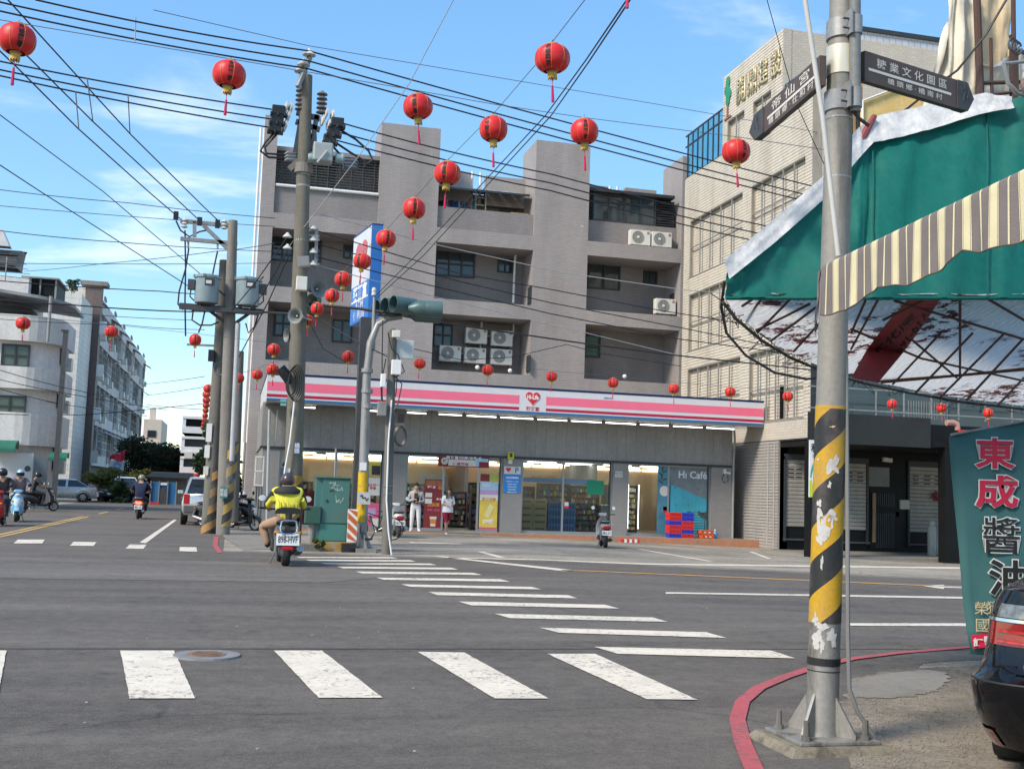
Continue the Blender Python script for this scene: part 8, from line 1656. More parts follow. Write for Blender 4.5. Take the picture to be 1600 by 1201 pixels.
def car(label, name, cat, loc, rz, body, kind, lights=True, plate='', group=None, sc=1.0):
    """kind: list of stations (y, z_bottom, z_belt, z_roof, half_width, half_roof); nose at +y."""
    t = thing(name, label, cat, loc, rz, group); ORG[t.name] = (0, 0, 0); L = kind['st']; rings, glz = [], []
    for y, zb, zm, w in L: rings.append([(-w*.9, y, zb), (-w, y, zb+.18), (-w*1.01, y, (zb+zm)/2+.08), (-w*.94, y, zm), (w*.94, y, zm), (w*1.01, y, (zb+zm)/2+.08), (w, y, zb+.18), (w*.9, y, zb)])
    MB().loft(rings).B('body', body, t, lo=1, sm=1, ang=.9)
    C = kind['cab']; rr = []
    for y, z, w in C: rr.append((y, z, w))
  
    (yb0, yb1, zb_, wb), (yt0, yt1, zt, wt) = kind['cabin']
    lo = [(-wb, yb0, zb_), (wb, yb0, zb_), (wb, yb1, zb_), (-wb, yb1, zb_)]; hi = [(-wt, yt0, zt), (wt, yt0, zt), (wt, yt1, zt), (-wt, yt1, zt)]
    mid = lambda a, b, k: tuple(a[i]+(b[i]-a[i])*k for i in range(3))
    cabm = MB(); top = [(x*.9, y+(.12 if y < (yt0+yt1)/2 else -.12), zt+.05) for x, y, z in hi]; cabm.loft([lo, hi, top]); cabm.B('cabin', body, t, lo=1, sm=1, ang=.5)
    def pane(nm, a, b, c, d, ins=.1, off=.008):
        q = [Vector(v) for v in (a, b, c, d)]; n = (q[1]-q[0]).cross(q[2]-q[0]).normalized(); ce = sum(q, Vector())/4
        if n.dot(ce-Vector((0, ce.y*.0+(yb0+yb1)/2, zb_))) < 0: n = -n
        MB().face([ce+(v-ce)*(1-ins)+n*off for v in q]).B(nm, M_tint, t, lo=1)
    pane('rear_window', lo[0], lo[1], hi[1], hi[0], .12); pane('windscreen', lo[2], lo[3], hi[3], hi[2], .12)
    for s_, (i, j) in ((1, (1, 2)), (-1, (0, 3))):
        a0, a1, b1, b0 = lo[i], lo[j], hi[j], hi[i]
        for k in range(2): pane('side_window', mid(a0, a1, k/2), mid(a0, a1, (k+1)/2), mid(b0, b1, (k+1)/2), mid(b0, b1, k/2), .13)
    w = L[len(L)//2][3]
    for x in (-w+.08, w-.08):
        for y in kind['wheels']: car_wheel(t, x, y, kind.get('r', .32)); 
    for x in (-w-.0, w+.0):
        for y in kind['wheels']: s_ = 1 if x > 0 else -1; MB().lathe([(kind.get('r', .32)+.05, -.01), (kind.get('r', .32)+.09, 0), (kind.get('r', .32)+.05, .012)], 22, (x+s_*.005, y, kind.get('r', .32)+.02), (1, 0, 0)).B('wheel_arch', kind.get('arch', M_black), t, lo=1)
    yr, yf = L[0][0], L[-1][0]; zr = L[1][2]
    for s_ in (-1, 1):
        MB().obox((s_*w*.82, yr+.03, zr-.18), (.2, .1, kind.get('tlh', .18))).B('tail_light', M_tl, t, lo=1, bevel=.02); MB().obox((s_*w*.72, yf-.06, L[-2][2]-.2), (.3, .14, .16)).B('headlight', M_hl, t, lo=1, bevel=.02)
        MB().obox((s_*(w+.12), yb1-.35, zb_+.06), (.2, .1, .13)).B('mirror', body, t, lo=1, bevel=.02)
        MB().bar((s_*(w*1.012), yb0+.3, zb_-.12), (s_*(w*1.012), yb0+.5, zb_-.12), .02, .025).B('door_handle', M_chrome, t, lo=1)
    MB().box(-w*.92, w*.92, yr-.06, yr+.1, L[0][1]+.02, L[0][1]+.28).B('rear_bumper', kind.get('bump', body), t, lo=1, bevel=.03); MB().box(-w*.92, w*.92, yf-.1, yf+.05, L[-1][1]+.02, L[-1][1]+.28).B('front_bumper', kind.get('bump', body), t, lo=1, bevel=.03)
    MB().box(-w*.4, w*.4, yf-.02, yf+.02, L[-1][2]-.22, L[-1][2]-.08).B('grille', M_black, t, lo=1)
    for nm, yy, rot in (('rear_plate', yr-.065, 0), ('front_plate', yf+.055, math.pi)):
        zz_ = L[0][1]+(.38 if nm == 'rear_plate' else .16); yy2 = yy if nm != 'rear_plate' else yr-.012
        po = MB().box(-.2, .2, yy2-.006, yy2+.006, zz_, zz_+.15).B(nm, M_plate, t, lo=1)
        if plate: me = text_mesh(plate, M_ink, .01); place('lettering', me, po, (0, yy2-.008 if rot == 0 else yy2+.008, zz_+.075), (math.pi/2, 0, rot), (.33/me['w'], .085/me['h'], 1))
    return t
SED = dict(st=[(-2.25, .32, .8, .78), (-2.1, .26, .98, .86), (-1.2, .22, .96, .88), (1.0, .22, .95, .88), (1.9, .26, .8, .84), (2.25, .34, .66, .7)], cab=[], cabin=((-1.75, 1.1, .94, .8), (-.95, .25, 1.42, .58)), wheels=(-1.35, 1.4))
SUV = dict(st=[(-2.15, .42, 1.0, .82), (-2.1, .36, 1.1, .87), (-1.2, .34, 1.1, .88), (1.0, .34, 1.08, .88), (1.8, .38, 1.0, .86), (2.05, .44, .85, .78)], cab=[], cabin=((-2.05, 1.05, 1.08, .82), (-1.8, .35, 1.66, .66)), wheels=(-1.3, 1.35), r=.37, arch=M_steel, bump=mk('bumper_grey', (.1, .1, .1), .6), tlh=.34)
VAN = dict(st=[(-1.75, .35, 1.0, .68), (-1.7, .3, 1.05, .72), (-.8, .28, 1.05, .72), (.9, .28, 1.03, .72), (1.5, .3, .92, .7), (1.7, .36, .75, .62)], cab=[], cabin=((-1.7, 1.35, 1.04, .69), (-1.6, .75, 1.7, .6)), wheels=(-1.1, 1.15), r=.28)
P_sil = paint('car_silver', (.52, .53, .53), .28, .03, .55); P_wc = paint('car_white', (.62, .63, .62), .3, .03)
q = on_g(275, 820); sv = car('silver off-road car parked behind the striped poles, seen from the rear', 'parked_car', 'car', (q.x+.98, q.y+2.15, 0), .02, P_sil, SUV, plate='4827-GT')
for s_ in (-1, 1): MB().tube([(s_*.58, -1.7, 1.7), (s_*.58, -1.5, 1.76), (s_*.58, .1, 1.76), (s_*.58, .3, 1.7)], .025, 6).B('roof_rail', M_black, sv, lo=1, sm=1)
MB().obox((.4, -2.2, .85), (.4, .2, .5)).B('spare_cover', P_sil, sv, lo=1, bevel=.05)
q = on_g(118, 784); car('silver sedan parked sideways in front of the apartment row', 'parked_car', 'car', (q.x-1.35+.3, q.y+.9, 0), math.pi/2+.12, P_sil, SED, plate='')
q = on_g(140, 784); car('white off-road car facing the camera behind the silver sedan', 'parked_car', 'car', (q.x+.5, q.y+5.2, 0), math.pi-.15, P_wc, SUV, plate='5120-HD')
q = on_g(176, 783); car('small white van parked beyond the leaning tree trunk', 'parked_van', 'van', (q.x+.1, q.y+6, 0), math.pi+.5, P_wc, VAN)
q = on_g(203, 786); car('dark car parked in the shade behind the navy rider', 'parked_car', 'car', (q.x-.5, q.y+5, 0), math.pi-.5, paint('car_black', (.02, .022, .025), .2), SED)
q = at_y(186, 725, 84); t = thing('street_signboard', 'white signboard with a pale blue emblem over the far parked cars', 'sign', (q.x, 84, 0)); a, b = at_y(173, 720, 84), at_y(193, 736, 84)
MB().box(a.x, b.x, 83.9, 84, b.z, a.z).B('board', mk('sign_pale_blue', (.5, .58, .65), .5), t); MB().lathe([(.12, 0), (.28, 0)], 16, ((a.x+b.x)/2, 83.88, (a.z+b.z)/2), (0, -1, 0)).B('emblem', mk('emblem_blue', (.2, .35, .55), .5), t); MB().cyl(((a.x+b.x)/2+.2, 84, 0), ((a.x+b.x)/2+.2, 84, b.z), .05).B('post', M_galv, t)
t = thing('red_flag', 'crumpled red flag above the white emblem signboard', 'flag', (q.x, 83.6, a.z)); rows = []
for k in range(9): u = k/8; rows.append([(a.x-.05+u*1.0, 83.6+.12*math.sin(u*9), a.z+.05+z*(.25+.5*u)+.1*math.sin(u*7)) for z in (0, .5, 1)])
MB().loft(rows, closed=False, cap=False).B('cloth', mk('flag_red', (.5, .02, .05), .7, var=.2), t); MB().cyl((a.x-.05, 83.6, a.z-1), (a.x-.05, 83.6, a.z+.7), .03).B('staff', M_galv, t)
q = at_y(177, 752, 82.5); t = thing('shop_notice', 'small white notice board with dark print beside the low far trees', 'notice', (q.x, 82.5, 0)); MB().box(q.x-.4, q.x+.5, 82.45, 82.5, q.z-.15, q.z+.15).B('board', M_wht, t); MB().box(q.x-.3, q.x+.4, 82.44, 82.449, q.z-.06, q.z+.06).B('print', M_ink, t); MB().cyl((q.x, 82.5, 0), (q.x, 82.5, q.z-.15), .03).B('post', M_galv, t)
# ================================================================== torn canopy at the right: green tarp, white lined underside on rusty frame
M_gt = weathered('green_tarp', (.004, .15, .118), .6, (.06, .2, .16), .3, 1.1, .5, bump=.35)
cn_ = thing('stall_canopy', 'green tarpaulin stall canopy with a torn white underside on rusty bars', 'canopy', (5, 8, 0))
def K(u, v, Y): return at_y(u, v, Y)
def cloth(name, quad, nu, nv, m, amp=.02, seed=1, parent=None, two=True):
    """Bilinear cloth patch with folds and thickness. quad: four corner points."""
    a, b, c, d = [Vector(p) for p in quad]; rnd = random.Random(seed); ph = [rnd.uniform(0, 6) for _ in range(6)]; g = []
    n = (b-a).cross(d-a).normalized()
    for j in range(nv+1):
        row = []
        for i in range(nu+1):
            u, v = i/nu, j/nv; p = (a*(1-u)+b*u)*(1-v)+(d*(1-u)+c*u)*v
            w = math.sin(u*9+ph[0]+v*2)+.6*math.sin(u*21+ph[1]-v*5)+.5*math.sin(v*13+ph[2]+u*4)+.35*math.sin(u*47+v*31+ph[3]); row.append(p+n*w*amp)
        g.append(row)
    mb = MB()
    for j in range(nv):
        for i in range(nu): mb.face([g[j][i], g[j][i+1], g[j+1][i+1], g[j+1][i]])
    return mb.B(name, m, parent, sm=1, ang=3)
eL, eR = K(1134, 466, 7.7), K(1680, 466, 7.4)
def strip_cloth(name, tops, bots, m, amp, seed, sub=6, rows=8, parent=cn_):
    rnd = random.Random(seed); ph = [rnd.uniform(0, 6) for _ in range(5)]; T_, B_ = [], []
    for L_, O in ((tops, T_), (bots, B_)):
        for a, b in zip(L_, L_[1:]):
            for k in range(sub): O.append(a+(b-a)*k/sub)
        O.append(L_[-1])
    mb = MB(); n = len(T_); g = []
    for j in range(rows+1):
        v = j/rows; g.append([T_[i]+(B_[i]-T_[i])*v+Vector((0, -1, .2))*amp*(math.sin(i*.9+ph[0]+v*3)+.7*math.sin(i*2.1+v*6+ph[1])+.5*math.sin(v*11+i*.3+ph[2])) for i in range(n)])
    for j in range(rows):
        for i in range(n-1): mb.face([g[j][i], g[j][i+1], g[j+1][i+1], g[j+1][i]])
    return mb.B(name, m, parent, sm=1, ang=3)
top = [(1135, 424, 7.72), (1200, 370, 7.95), (1290, 292, 8.2), (1336, 232, 8.45), (1362, 190, 8.6), (1440, 176, 8.6), (1540, 158, 8.6), (1605, 152, 8.6), (1690, 145, 8.6)]
bot = [(1134, 466, 7.7), (1200, 466, 7.68), (1290, 466, 7.66), (1336, 466, 7.64), (1362, 466, 7.62), (1440, 466, 7.6), (1540, 466, 7.55), (1605, 466, 7.5), (1690, 466, 7.4)]
strip_cloth('green_tarp', [K(*p) for p in top], [K(*p) for p in bot], M_gt, .02, 3, 6, 14)
for i in (2, 4, 6): MB().tube([K(*top[i])+(K(*bot[i])-K(*top[i]))*q/8+Vector((0, -.022+.006*math.sin(q*2+i), .004)) for q in range(9)], .006, 5).B('seam', mk('seam_green', (.004, .1, .08), .7), cn_, sm=1)
MB().tube([K(*p) for p in bot], .015, 6).B('hem_bar', M_gt, cn_, sm=1)
M_foil = mk('foil_edge', (.55, .54, .52), .45, .15, .2, 6, bump=1, bsc=11)
et = [(1130, 408, 7.7), (1198, 352, 7.9), (1290, 272, 8.15), (1335, 206, 8.4), (1350, 192, 8.5), (1375, 180, 8.55), (1440, 166, 8.55), (1540, 145, 8.55), (1580, 152, 8.5)]
eb = [(1138, 436, 7.64), (1208, 380, 7.86), (1294, 304, 8.1), (1338, 250, 8.33), (1362, 224, 8.42), (1397, 217, 8.42), (1450, 204, 8.42), (1535, 178, 8.42), (1582, 170, 8.4)]
strip_cloth('foil_edging', [K(*p) for p in et], [K(*p)+Vector((0, -.03, 0)) for p in eb], M_foil, .006, 8, 8, 8)
MB().tube([K(1336, 236, 8.4), K(1352, 206, 8.45), K(1366, 182, 8.5)], [.03, .035, .025], 8).B('maroon_roll', mk('maroon_cloth', (.2, .05, .05), .7, var=.2), cn_, sm=1)
rear = [(1130, 470, 7.75), (1150, 496, 8.3), (1190, 530, 8.9), (1235, 557, 9.4), (1290, 580, 9.8), (1350, 597, 10.1), (1420, 612, 10.4), (1500, 626, 10.6), (1600, 638, 10.8), (1700, 650, 11)]
frnt = [(1134, 466, 7.72), (1160, 465, 7.72), (1200, 465, 7.7), (1240, 465, 7.7), (1290, 465, 7.68), (1350, 465, 7.65), (1420, 465, 7.62), (1500, 465, 7.58), (1600, 465, 7.52), (1700, 465, 7.45)]
m = mk('torn_white_lining', (.5, .49, .47), .75, var=0); n_, p_ = nodes_of(m); v_ = geo(n_)
d1 = mrange(n_, noise(n_, v_, 7, 9, .75), .5, .53, 0, 1, True); gate = mrange(n_, noise(n_, v_, .9, 3), .47, .53, 0, 1, True)
wv = add(n_, 'ShaderNodeTexWave', i_Scale=5.0, i_Distortion=9.0, i_Detail=3.0); n_.links.new(v_, wv.inputs['Vector'])
base = mixc(n_, mrange(n_, wv.outputs['Fac'], .35, .6, 0, .3), (.75, .74, .71), (.4, .39, .37)); n_.links.new(mixc(n_, mathn(n_, 'MULTIPLY', d1, gate), base, (.1, .03, .03)), p_.inputs['Base Color']); bumpn(n_, p_, wv.outputs['Fac'], .8, .03)
M_lin = translucent(m, .6); translucent(M_gt, .3)
RF = [K(*p)+Vector((0, 0, .03)) for p in frnt]; RR = [K(*p)+Vector((0, 0, .03)) for p in rear]
strip_cloth('torn_lining', RF, RR, M_lin, .008, 5, 5, 12)
MB().tube([p+Vector((0, 0, -.04)) for p in RR], .014, 6).B('edge_cable', M_black, cn_, sm=1)
MB().tube([K(1132, 440, 7.72), K(1127, 480, 7.9), K(1135, 520, 8.3), K(1165, 555, 8.9), K(1210, 582, 9.4), K(1260, 592, 9.7), K(1330, 585, 9.9), K(1360, 590, 10)], .012, 6).B('edge_cable', M_black, cn_, sm=1)
tg = MB(); rnd = random.Random(4)
for k in range(46):
    i = rnd.randrange(len(RR)-1); q = rnd.random(); p = RR[i]+(RR[i+1]-RR[i])*q; tg.tube([p, p+Vector((rnd.uniform(-.12, .12), rnd.uniform(-.1, .1), -rnd.uniform(.03, .14))), p+Vector((rnd.uniform(-.2, .2), rnd.uniform(-.1, .1), rnd.uniform(-.1, .05)))], .004, 4)
tg.B('frayed_threads', M_black, cn_, kind='stuff')
def und(u, v):
    """Point of the underside seen at photo point (u,v), slightly below it."""
    best = None; d = ray(u, v); o = Vector((0, 0, CAMZ))
    for a0, a1, b0, b1 in zip(RF, RF[1:], RR, RR[1:]):
        for tri in ((a0, a1, b1), (a0, b1, b0)):
            nn = (tri[1]-tri[0]).cross(tri[2]-tri[0]); den = nn.dot(d)
            if abs(den) < 1e-9: continue
            t_ = nn.dot(tri[0]-o)/den; p = o+d*t_; e = [(tri[(k+1) % 3]-tri[k]).cross(p-tri[k]).dot(nn) for k in range(3)]
            if min(e) > -1e-4*nn.length_squared or max(e) < 1e-4*nn.length_squared: return o+d*(t_-.035)
    ref = RF[0]; return o+d*(8.6/d.y)
M_bn = weathered('maroon_banner', (.27, .035, .045), .65, (.12, .05, .05), .4, 4, 1, bump=.2)
uL = [(1420, 466), (1385, 505), (1355, 545), (1330, 590)]; uR = [(1470, 466), (1445, 505), (1412, 550), (1372, 598)]
mb = MB(); Ls, Rs = [und(*p) for p in uL], [und(*p) for p in uR]
for i in range(3): mb.face([Ls[i], Ls[i+1], Rs[i+1], Rs[i]])
mb.B('recycled_banner', M_bn, cn_)
def along(body, u0, v0, u1, v1, hpx, m, k0=.0):
    a, b = und(u0, v0), und(u1, v1); a = a+(Vector((0, 0, CAMZ))-a)*.002; b = b+(Vector((0, 0, CAMZ))-b)*.002; c = (a+b)/2; x = (b-a); L = x.length; x.normalize(); vw = (Vector((0, 0, CAMZ))-c).normalized(); nn = vw-x*vw.dot(x); nn.normalize(); y = nn.cross(x); rot = Matrix((x, y, nn)).transposed().to_euler()
    me = text_mesh(body, m, .02); s_ = hpx/FPX*(c-Vector((0, 0, CAMZ))).length/me['h']; place('lettering', me, cn_, c+nn*.012-Vector(ORG[cn_.name]), rot, (L/me['w'], s_, 1))
along('開天花園', 1345, 570, 1428, 490, 17, M_ink); along('591-6171', 1404, 548, 1452, 482, 12, M_ink)
def bar2(p, q, r=.012, m=M_rust, nm='frame_bar'):
    a, b = und(*p), und(*q); MB().tube([a, b], r, 6).B(nm, m, cn_)
for p, q in (((1160, 478), (1175, 468)), ((1158, 500), (1190, 468)), ((1185, 518), (1235, 467)), ((1182, 516), (1265, 475)), ((1205, 532), (1275, 480)), ((1240, 549), (1285, 500)), ((1330, 545), (1372, 468)), ((1330, 520), (1352, 470)), ((1398, 470), (1600, 530)), ((1330, 514), (1440, 560)), ((1424, 530), (1495, 590)), ((1500, 467), (1500, 590)), ((1440, 560), (1600, 595)), ((1372, 596), (1600, 578)), ((1545, 468), (1600, 500)), ((1430, 614), (1520, 520)), ((1470, 620), (1570, 520)), ((1510, 625), (1598, 530)), ((1560, 632), (1600, 590)), ((1395, 600), (1470, 520)), ((1380, 500), (1440, 470))): bar2(p, q, .011)
bar2((1376, 596), (1600, 576), .024)
for u, Y in ((1690, 10.2),): p = K(u, 465, Y); MB().box(p.x-.03+.45, p.x+.03+.45, Y-.03, Y+.03, gz(p.x), 3.0).B('post', M_rust, cn_)
fr2 = thing('steel_frame', 'dark rusty scaffold frame standing above the green canopy', 'frame', (7, 9, 0)); YF2 = 9.0
for u0, v0, u1, v1, r in ((1526, -10, 1532, 150, .035), (1583, -10, 1584, 80, .022), (1548, 60, 1550, 150, .016), (1536, 130, 1605, 128, .02), (1530, 150, 1605, 142, .016), (1578, 55, 1590, 85, .015)): MB().tube([K(u0, v0, YF2), K(u1, v1, YF2)], r, 8).B('bar', M_rust, fr2)
MB().tube([K(1577, -8, 8.8), K(1540, 55, 8.85), K(1496, 110, 8.95), K(1455, 140, 8.95), K(1405, 180, 8.9)], .012, 6).B('slack_cable', M_black, fr2, sm=1)
for p in (K(1526, 150, YF2), K(1584, 80, YF2)): MB().box(p.x-.03, p.x+.03, YF2-.03, YF2+.03, 3.9, p.z).B('leg', M_rust, fr2)
M_sht = mk('white_sheet', (.68, .6, .47), .8, var=.1, sc=2, bump=.6, bsc=7); M_sh2 = mk('cream_sheet', (.62, .48, .3), .8, var=.14, sc=2, bump=.5, bsc=7)
t = thing('draped_sheet', 'white sheet hanging in folds just left of the dark frame post', 'cloth', K(1500, 60, 9.1)); strip_cloth('cloth', [K(1482, -10, 9.1), K(1500, -12, 9.05), K(1525, -12, 9.1)], [K(1478, 150, 9.15), K(1505, 168, 9.05), K(1527, 158, 9.1)], M_sht, .02, 2, 8, 14, t); 
t = thing('draped_sheet', 'grey-white sheet spreading down behind the tip of the right-pointing sign', 'cloth', K(1470, 120, 9.3)); strip_cloth('cloth', [K(1478, 40, 9.3), K(1490, 10, 9.3), K(1500, -10, 9.3)], [K(1440, 168, 9.25), K(1480, 178, 9.2), K(1515, 172, 9.25)], mk('greyish_sheet', (.62, .58, .5), .8, var=.1, bump=.5, bsc=7), .025, 6, 7, 12, t)
t = thing('draped_sheet', 'cream sheet stretched between the two dark frame posts', 'cloth', K(1556, 50, 9.15)); strip_cloth('cloth', [K(1518, -10, 9.12), K(1550, -12, 9.15), K(1583, -10, 9.15)], [K(1520, 96, 9.1), K(1552, 104, 9.15), K(1578, 86, 9.1)], M_sh2, .015, 9, 7, 10, t)
t = thing('draped_sheet', 'pale bundled sheet hanging under the cross bar at the right edge', 'cloth', K(1575, 115, 9.2)); strip_cloth('cloth', [K(1538, 100, 9.2), K(1565, 104, 9.2), K(1580, 82, 9.2), K(1600, 90, 9.2)], [K(1532, 150, 9.2), K(1560, 150, 9.2), K(1580, 148, 9.2), K(1604, 146, 9.2)], M_sht, .02, 12, 5, 8, t)
t = thing('yellow_board', 'weathered yellow board with a white rim behind the canopy ridge', 'board', K(1420, 170, 9.6)); pl = [(1349, 158), (1405, 137), (1470, 152), (1500, 130), (1520, 110), (1525, 215), (1350, 230)]; f = [K(u, v, 9.6) for u, v in pl]; mb = MB(); mb.face(f); bk = [p+Vector((0, .06, 0)) for p in f]; mb.face(bk)
for i in range(len(f)): mb.face([f[i], f[(i+1) % len(f)], bk[(i+1) % len(f)], bk[i]])
mb.B('panel', weathered('board_yellow', (.78, .58, .25), .7, (.62, .4, .12), .6, 2.5, 1, bump=.1), t); MB().tube([K(1348, 228, 9.58), K(1348, 158, 9.58), K(1405, 136, 9.58), K(1470, 151, 9.58)], .012, 6).B('rim', M_wht, t)
t = thing('timber_slats', 'narrow orange timber slats and grey rails between the pole and the yellow board', 'slats', K(1338, 200, 9.8))
for u, m in ((1329, M_steel), (1334, mk('orange_wood', (.45, .25, .1), .7, var=.2)), (1340, M_steel), (1345, mk('orange_wood', (.45, .25, .1)))): MB().bar(K(u, 125, 9.8), K(u, 225, 9.8), .025, .03).B('slat', m, t)
t = thing('bracket_lamp', 'grey steel bracket with coiled wires at the right picture edge above the canopy', 'bracket', K(1590, 120, 8.3)); MB().tube([K(1568, 100, 8.3), K(1575, 130, 8.3), K(1590, 146, 8.3), K(1605, 150, 8.3)], .02, 8).tube([K(1568, 100, 8.3), K(1605, 96, 8.3)], .016, 8).B('arm', M_galv, t, sm=1)
for k in range(3): MB().tube([K(1582+6*math.cos(a)+k*4, 70+10*math.sin(a)+k*3, 8.3) for a in [q*.5 for q in range(13)]], .01, 5).B('wire_coil', M_steel, t, sm=1)
t = thing('round_ducting', 'dark ring fitting beside the canopy ridge at the right picture edge', 'fitting', K(1596, 145, 8.2)); MB().lathe([(.05, 0), (.09, .02), (.09, .12), (.05, .14)], 16, K(1598, 140, 8.2), (.5, -.8, .2)).B('ring', mk('ring_brown', (.15, .1, .08), .6), t)
sw = thing('striped_awning', 'beige and grey striped awning valance with a wavy hem in front of the pole', 'awning', (3.4, 5, 2.8))
ms = mk('awning_stripes', (.5, .45, .3), .7, var=0, bump=0); sw_n = 46
A0, A1 = at_y(1283, 420, 6.05), at_y(1640, 250, 4.15); B0, B1 = at_y(1284, 490, 6.05), at_y(1640, 372, 4.1)
cols = {'beige': mk('awning_beige', (.6, .53, .33), .75, var=.08, sc=6, bump=.15, bsc=80), 'grey': mk('awning_taupe', (.165, .14, .13), .75, var=.1, sc=6, bump=.15, bsc=80), 'line': mk('awning_line', (.1, .08, .06), .75)}
seq = [('grey', .055), ('line', .004), ('beige', .012), ('line', .004), ('grey', .05), ('line', .003), ('beige', .006), ('line', .003), ('beige', .048), ('line', .003), ('beige', .006), ('line', .003)]
dirv = A1-A0; LA = dirv.length; dirv.normalize(); nrm = Vector((dirv.y, -dirv.x, 0)).normalized(); nrm = nrm if nrm.y < 0 or nrm.x < 0 else -nrm
def hem(s_): return .25+.06*abs(math.sin(s_*4.4+.5))+.006*math.sin(s_*23)
def wav(s_, v): return nrm*(.007*v*math.sin(s_*21+.5)+.004*v*math.sin(s_*43))
bufs = {k: MB() for k in cols}; s0 = 0; k = 0
while s0 < LA:
    nm, w_ = seq[k % len(seq)]; s1 = min(LA, s0+w_); nn = max(1, int(w_/.016))
    for q in range(nn):
        a_, b_ = s0+(s1-s0)*q/nn, s0+(s1-s0)*(q+1)/nn
        for j in range(7):
            v0, v1 = j/7, (j+1)/7
            def PP(s_, v): 
                p = A0+dirv*s_; return p+Vector((0, 0, -hem(s_)*v))+wav(s_, v)
            bufs[nm].face([PP(a_, v0), PP(b_, v0), PP(b_, v1), PP(a_, v1)])
      
        for j in range(5):
            t0, t1 = j/5*2.4, (j+1)/5*2.4
            def RR_(s_, t_): p = A0+dirv*s_; return p-nrm*(.024*(1-math.cos(t_)))+Vector((0, 0, .024*math.sin(t_)))
            bufs[nm].face([RR_(a_, t0), RR_(b_, t0), RR_(b_, t1), RR_(a_, t1)])
    s0 = s1; k += 1
for nm, b in bufs.items():
    o = b.B('%s_stripe' % nm, cols[nm], sw, sm=1, ang=3)
pA, pB = A0-nrm*.045, A1-nrm*.045
mb = MB(); up_ = Vector((1.0, .35, .55)).normalized()
mb = MB().tube([pA+Vector((0, 0, -.01)), pB+Vector((0, 0, -.01))], .018, 8); mb.B('front_bar', M_galv, sw)
rows = []
for j in range(7):
    v = j/6; rows.append([A0+Vector((0, 0, -.0-.3*v))+Vector((-.03*v-.012*i, .02*i+.02*math.sin(i*2.5+v*4), -.12*v*(i/3)))+nrm*(-.02*i) for i in range(4)])
mb = MB(); mb.loft(rows, closed=False, cap=False); mb.B('folded_end', cols['grey'], sw, sm=1, ang=3)
hm_ = MB().tube([A0+dirv*s_+Vector((0, 0, -hem(s_)))+wav(s_, 1) for s_ in [LA*q/90 for q in range(91)]], .0045, 5); hm_.B('hem_cord', cols['line'], sw)
MB().face([pA, pB, pB+up_*1.2, pA+up_*.25]).B('awning_top', cols['beige'], sw)
bn = thing('feather_banner', 'teal cloth banner with red and black outlined characters 東成醬油', 'banner', (6.2, 8.3, 0))
M_teal = mk('banner_teal', (.04, .125, .125), .65, var=.08, sc=2, bump=.1, bsc=40)
def BQ(u, v):
    return at_y(u, v, 8.5-(u-1484)/116*.25)
lft = [(1484, 681), (1487, 720), (1491, 790), (1496, 860), (1503, 930), (1512, 985), (1519, 1022)]; rgt_ = [(1660, 648), (1662, 700), (1664, 780), (1666, 860), (1668, 930), (1670, 990), (1672, 1030)]
mb = MB(); g_ = []
for (a, b) in zip(lft, rgt_): g_.append([BQ(a[0]+(b[0]-a[0])*i/10, a[1]+(b[1]-a[1])*i/10)+Vector((0, 1, 0))*.02*math.sin(i*1.1+a[1]*.02) for i in range(11)])
mb.loft(g_, closed=False, cap=False).B('cloth', M_teal, bn, sm=1, ang=3)
for o_ in bpy.data.objects:
    if o_.parent == bn and o_.name.startswith('cloth'): so = o_.modifiers.new('s', 'SOLIDIFY'); so.thickness = .004
MB().tube([BQ(1484, 681)+Vector((0, -.01, .01)), BQ(1660, 648)+Vector((0, -.01, .01))], .012, 8).B('top_rod', M_galv, bn); pc = BQ(1615, 900); MB().cyl((pc.x, pc.y+.05, 0), (pc.x, pc.y+.05, 2.3), .015).B('pole', M_galv, bn)
dB = (BQ(1600, 700)-BQ(1500, 700)); aB = math.atan2(dB.y, dB.x); nB_ = Vector((dB.y, -dB.x, 0)).normalized(); nB_ = nB_ if nB_.y < 0 else -nB_
M_bred = mk('banner_red', (.5, .012, .05), .6, var=.03); M_bout = mk('banner_outline', (.62, .62, .58), .6)
def bwrite(ch, u, v, hpx, m, outline=True, bold=.025, wpx=None):
    p = BQ(u, v)+nB_*.03; D = (p-Vector((0, 0, CAMZ))).dot(fwd); h = hpx/FPX*D; w = (wpx or hpx)/FPX*D*1.12
    if outline: write(ch, M_bout, bn, p, h=h*1.07, w=w*1.07, facing=(math.pi/2, 0, aB), bold=bold+.03)
    write(ch, m, bn, p+nB_*.008, h=h, w=w, facing=(math.pi/2, 0, aB), bold=bold)
bwrite('東', 1553, 708, 48, M_bred, wpx=52); bwrite('成', 1556, 768, 52, M_bred, wpx=56); bwrite('醬', 1563, 835, 54, M_ink, True, .004, 48); bwrite('油', 1574, 902, 56, M_ink, True, .02, 52)
M_bgold = mk('banner_gold', (.5, .42, .25), .6); bwrite('榮', 1532, 949, 20, M_bgold, False, .0, 18); bwrite('國', 1534, 976, 20, M_bgold, False, .0, 18); bwrite('獲', 1551, 948, 20, M_bgold, False, .0, 18); bwrite('際', 1553, 975, 20, M_bgold, False, .0, 18)
q = [BQ(1516, 992)+nB_*.02, BQ(1600, 975)+nB_*.02, BQ(1600, 1000)+nB_*.02, BQ(1520, 1013)+nB_*.02]; MB().face(q).B('red_box', M_bred, bn); bwrite('訂', 1527, 1002, 13, M_bout, False, .03); bwrite('購', 1543, 999, 13, M_bout, False, .03)
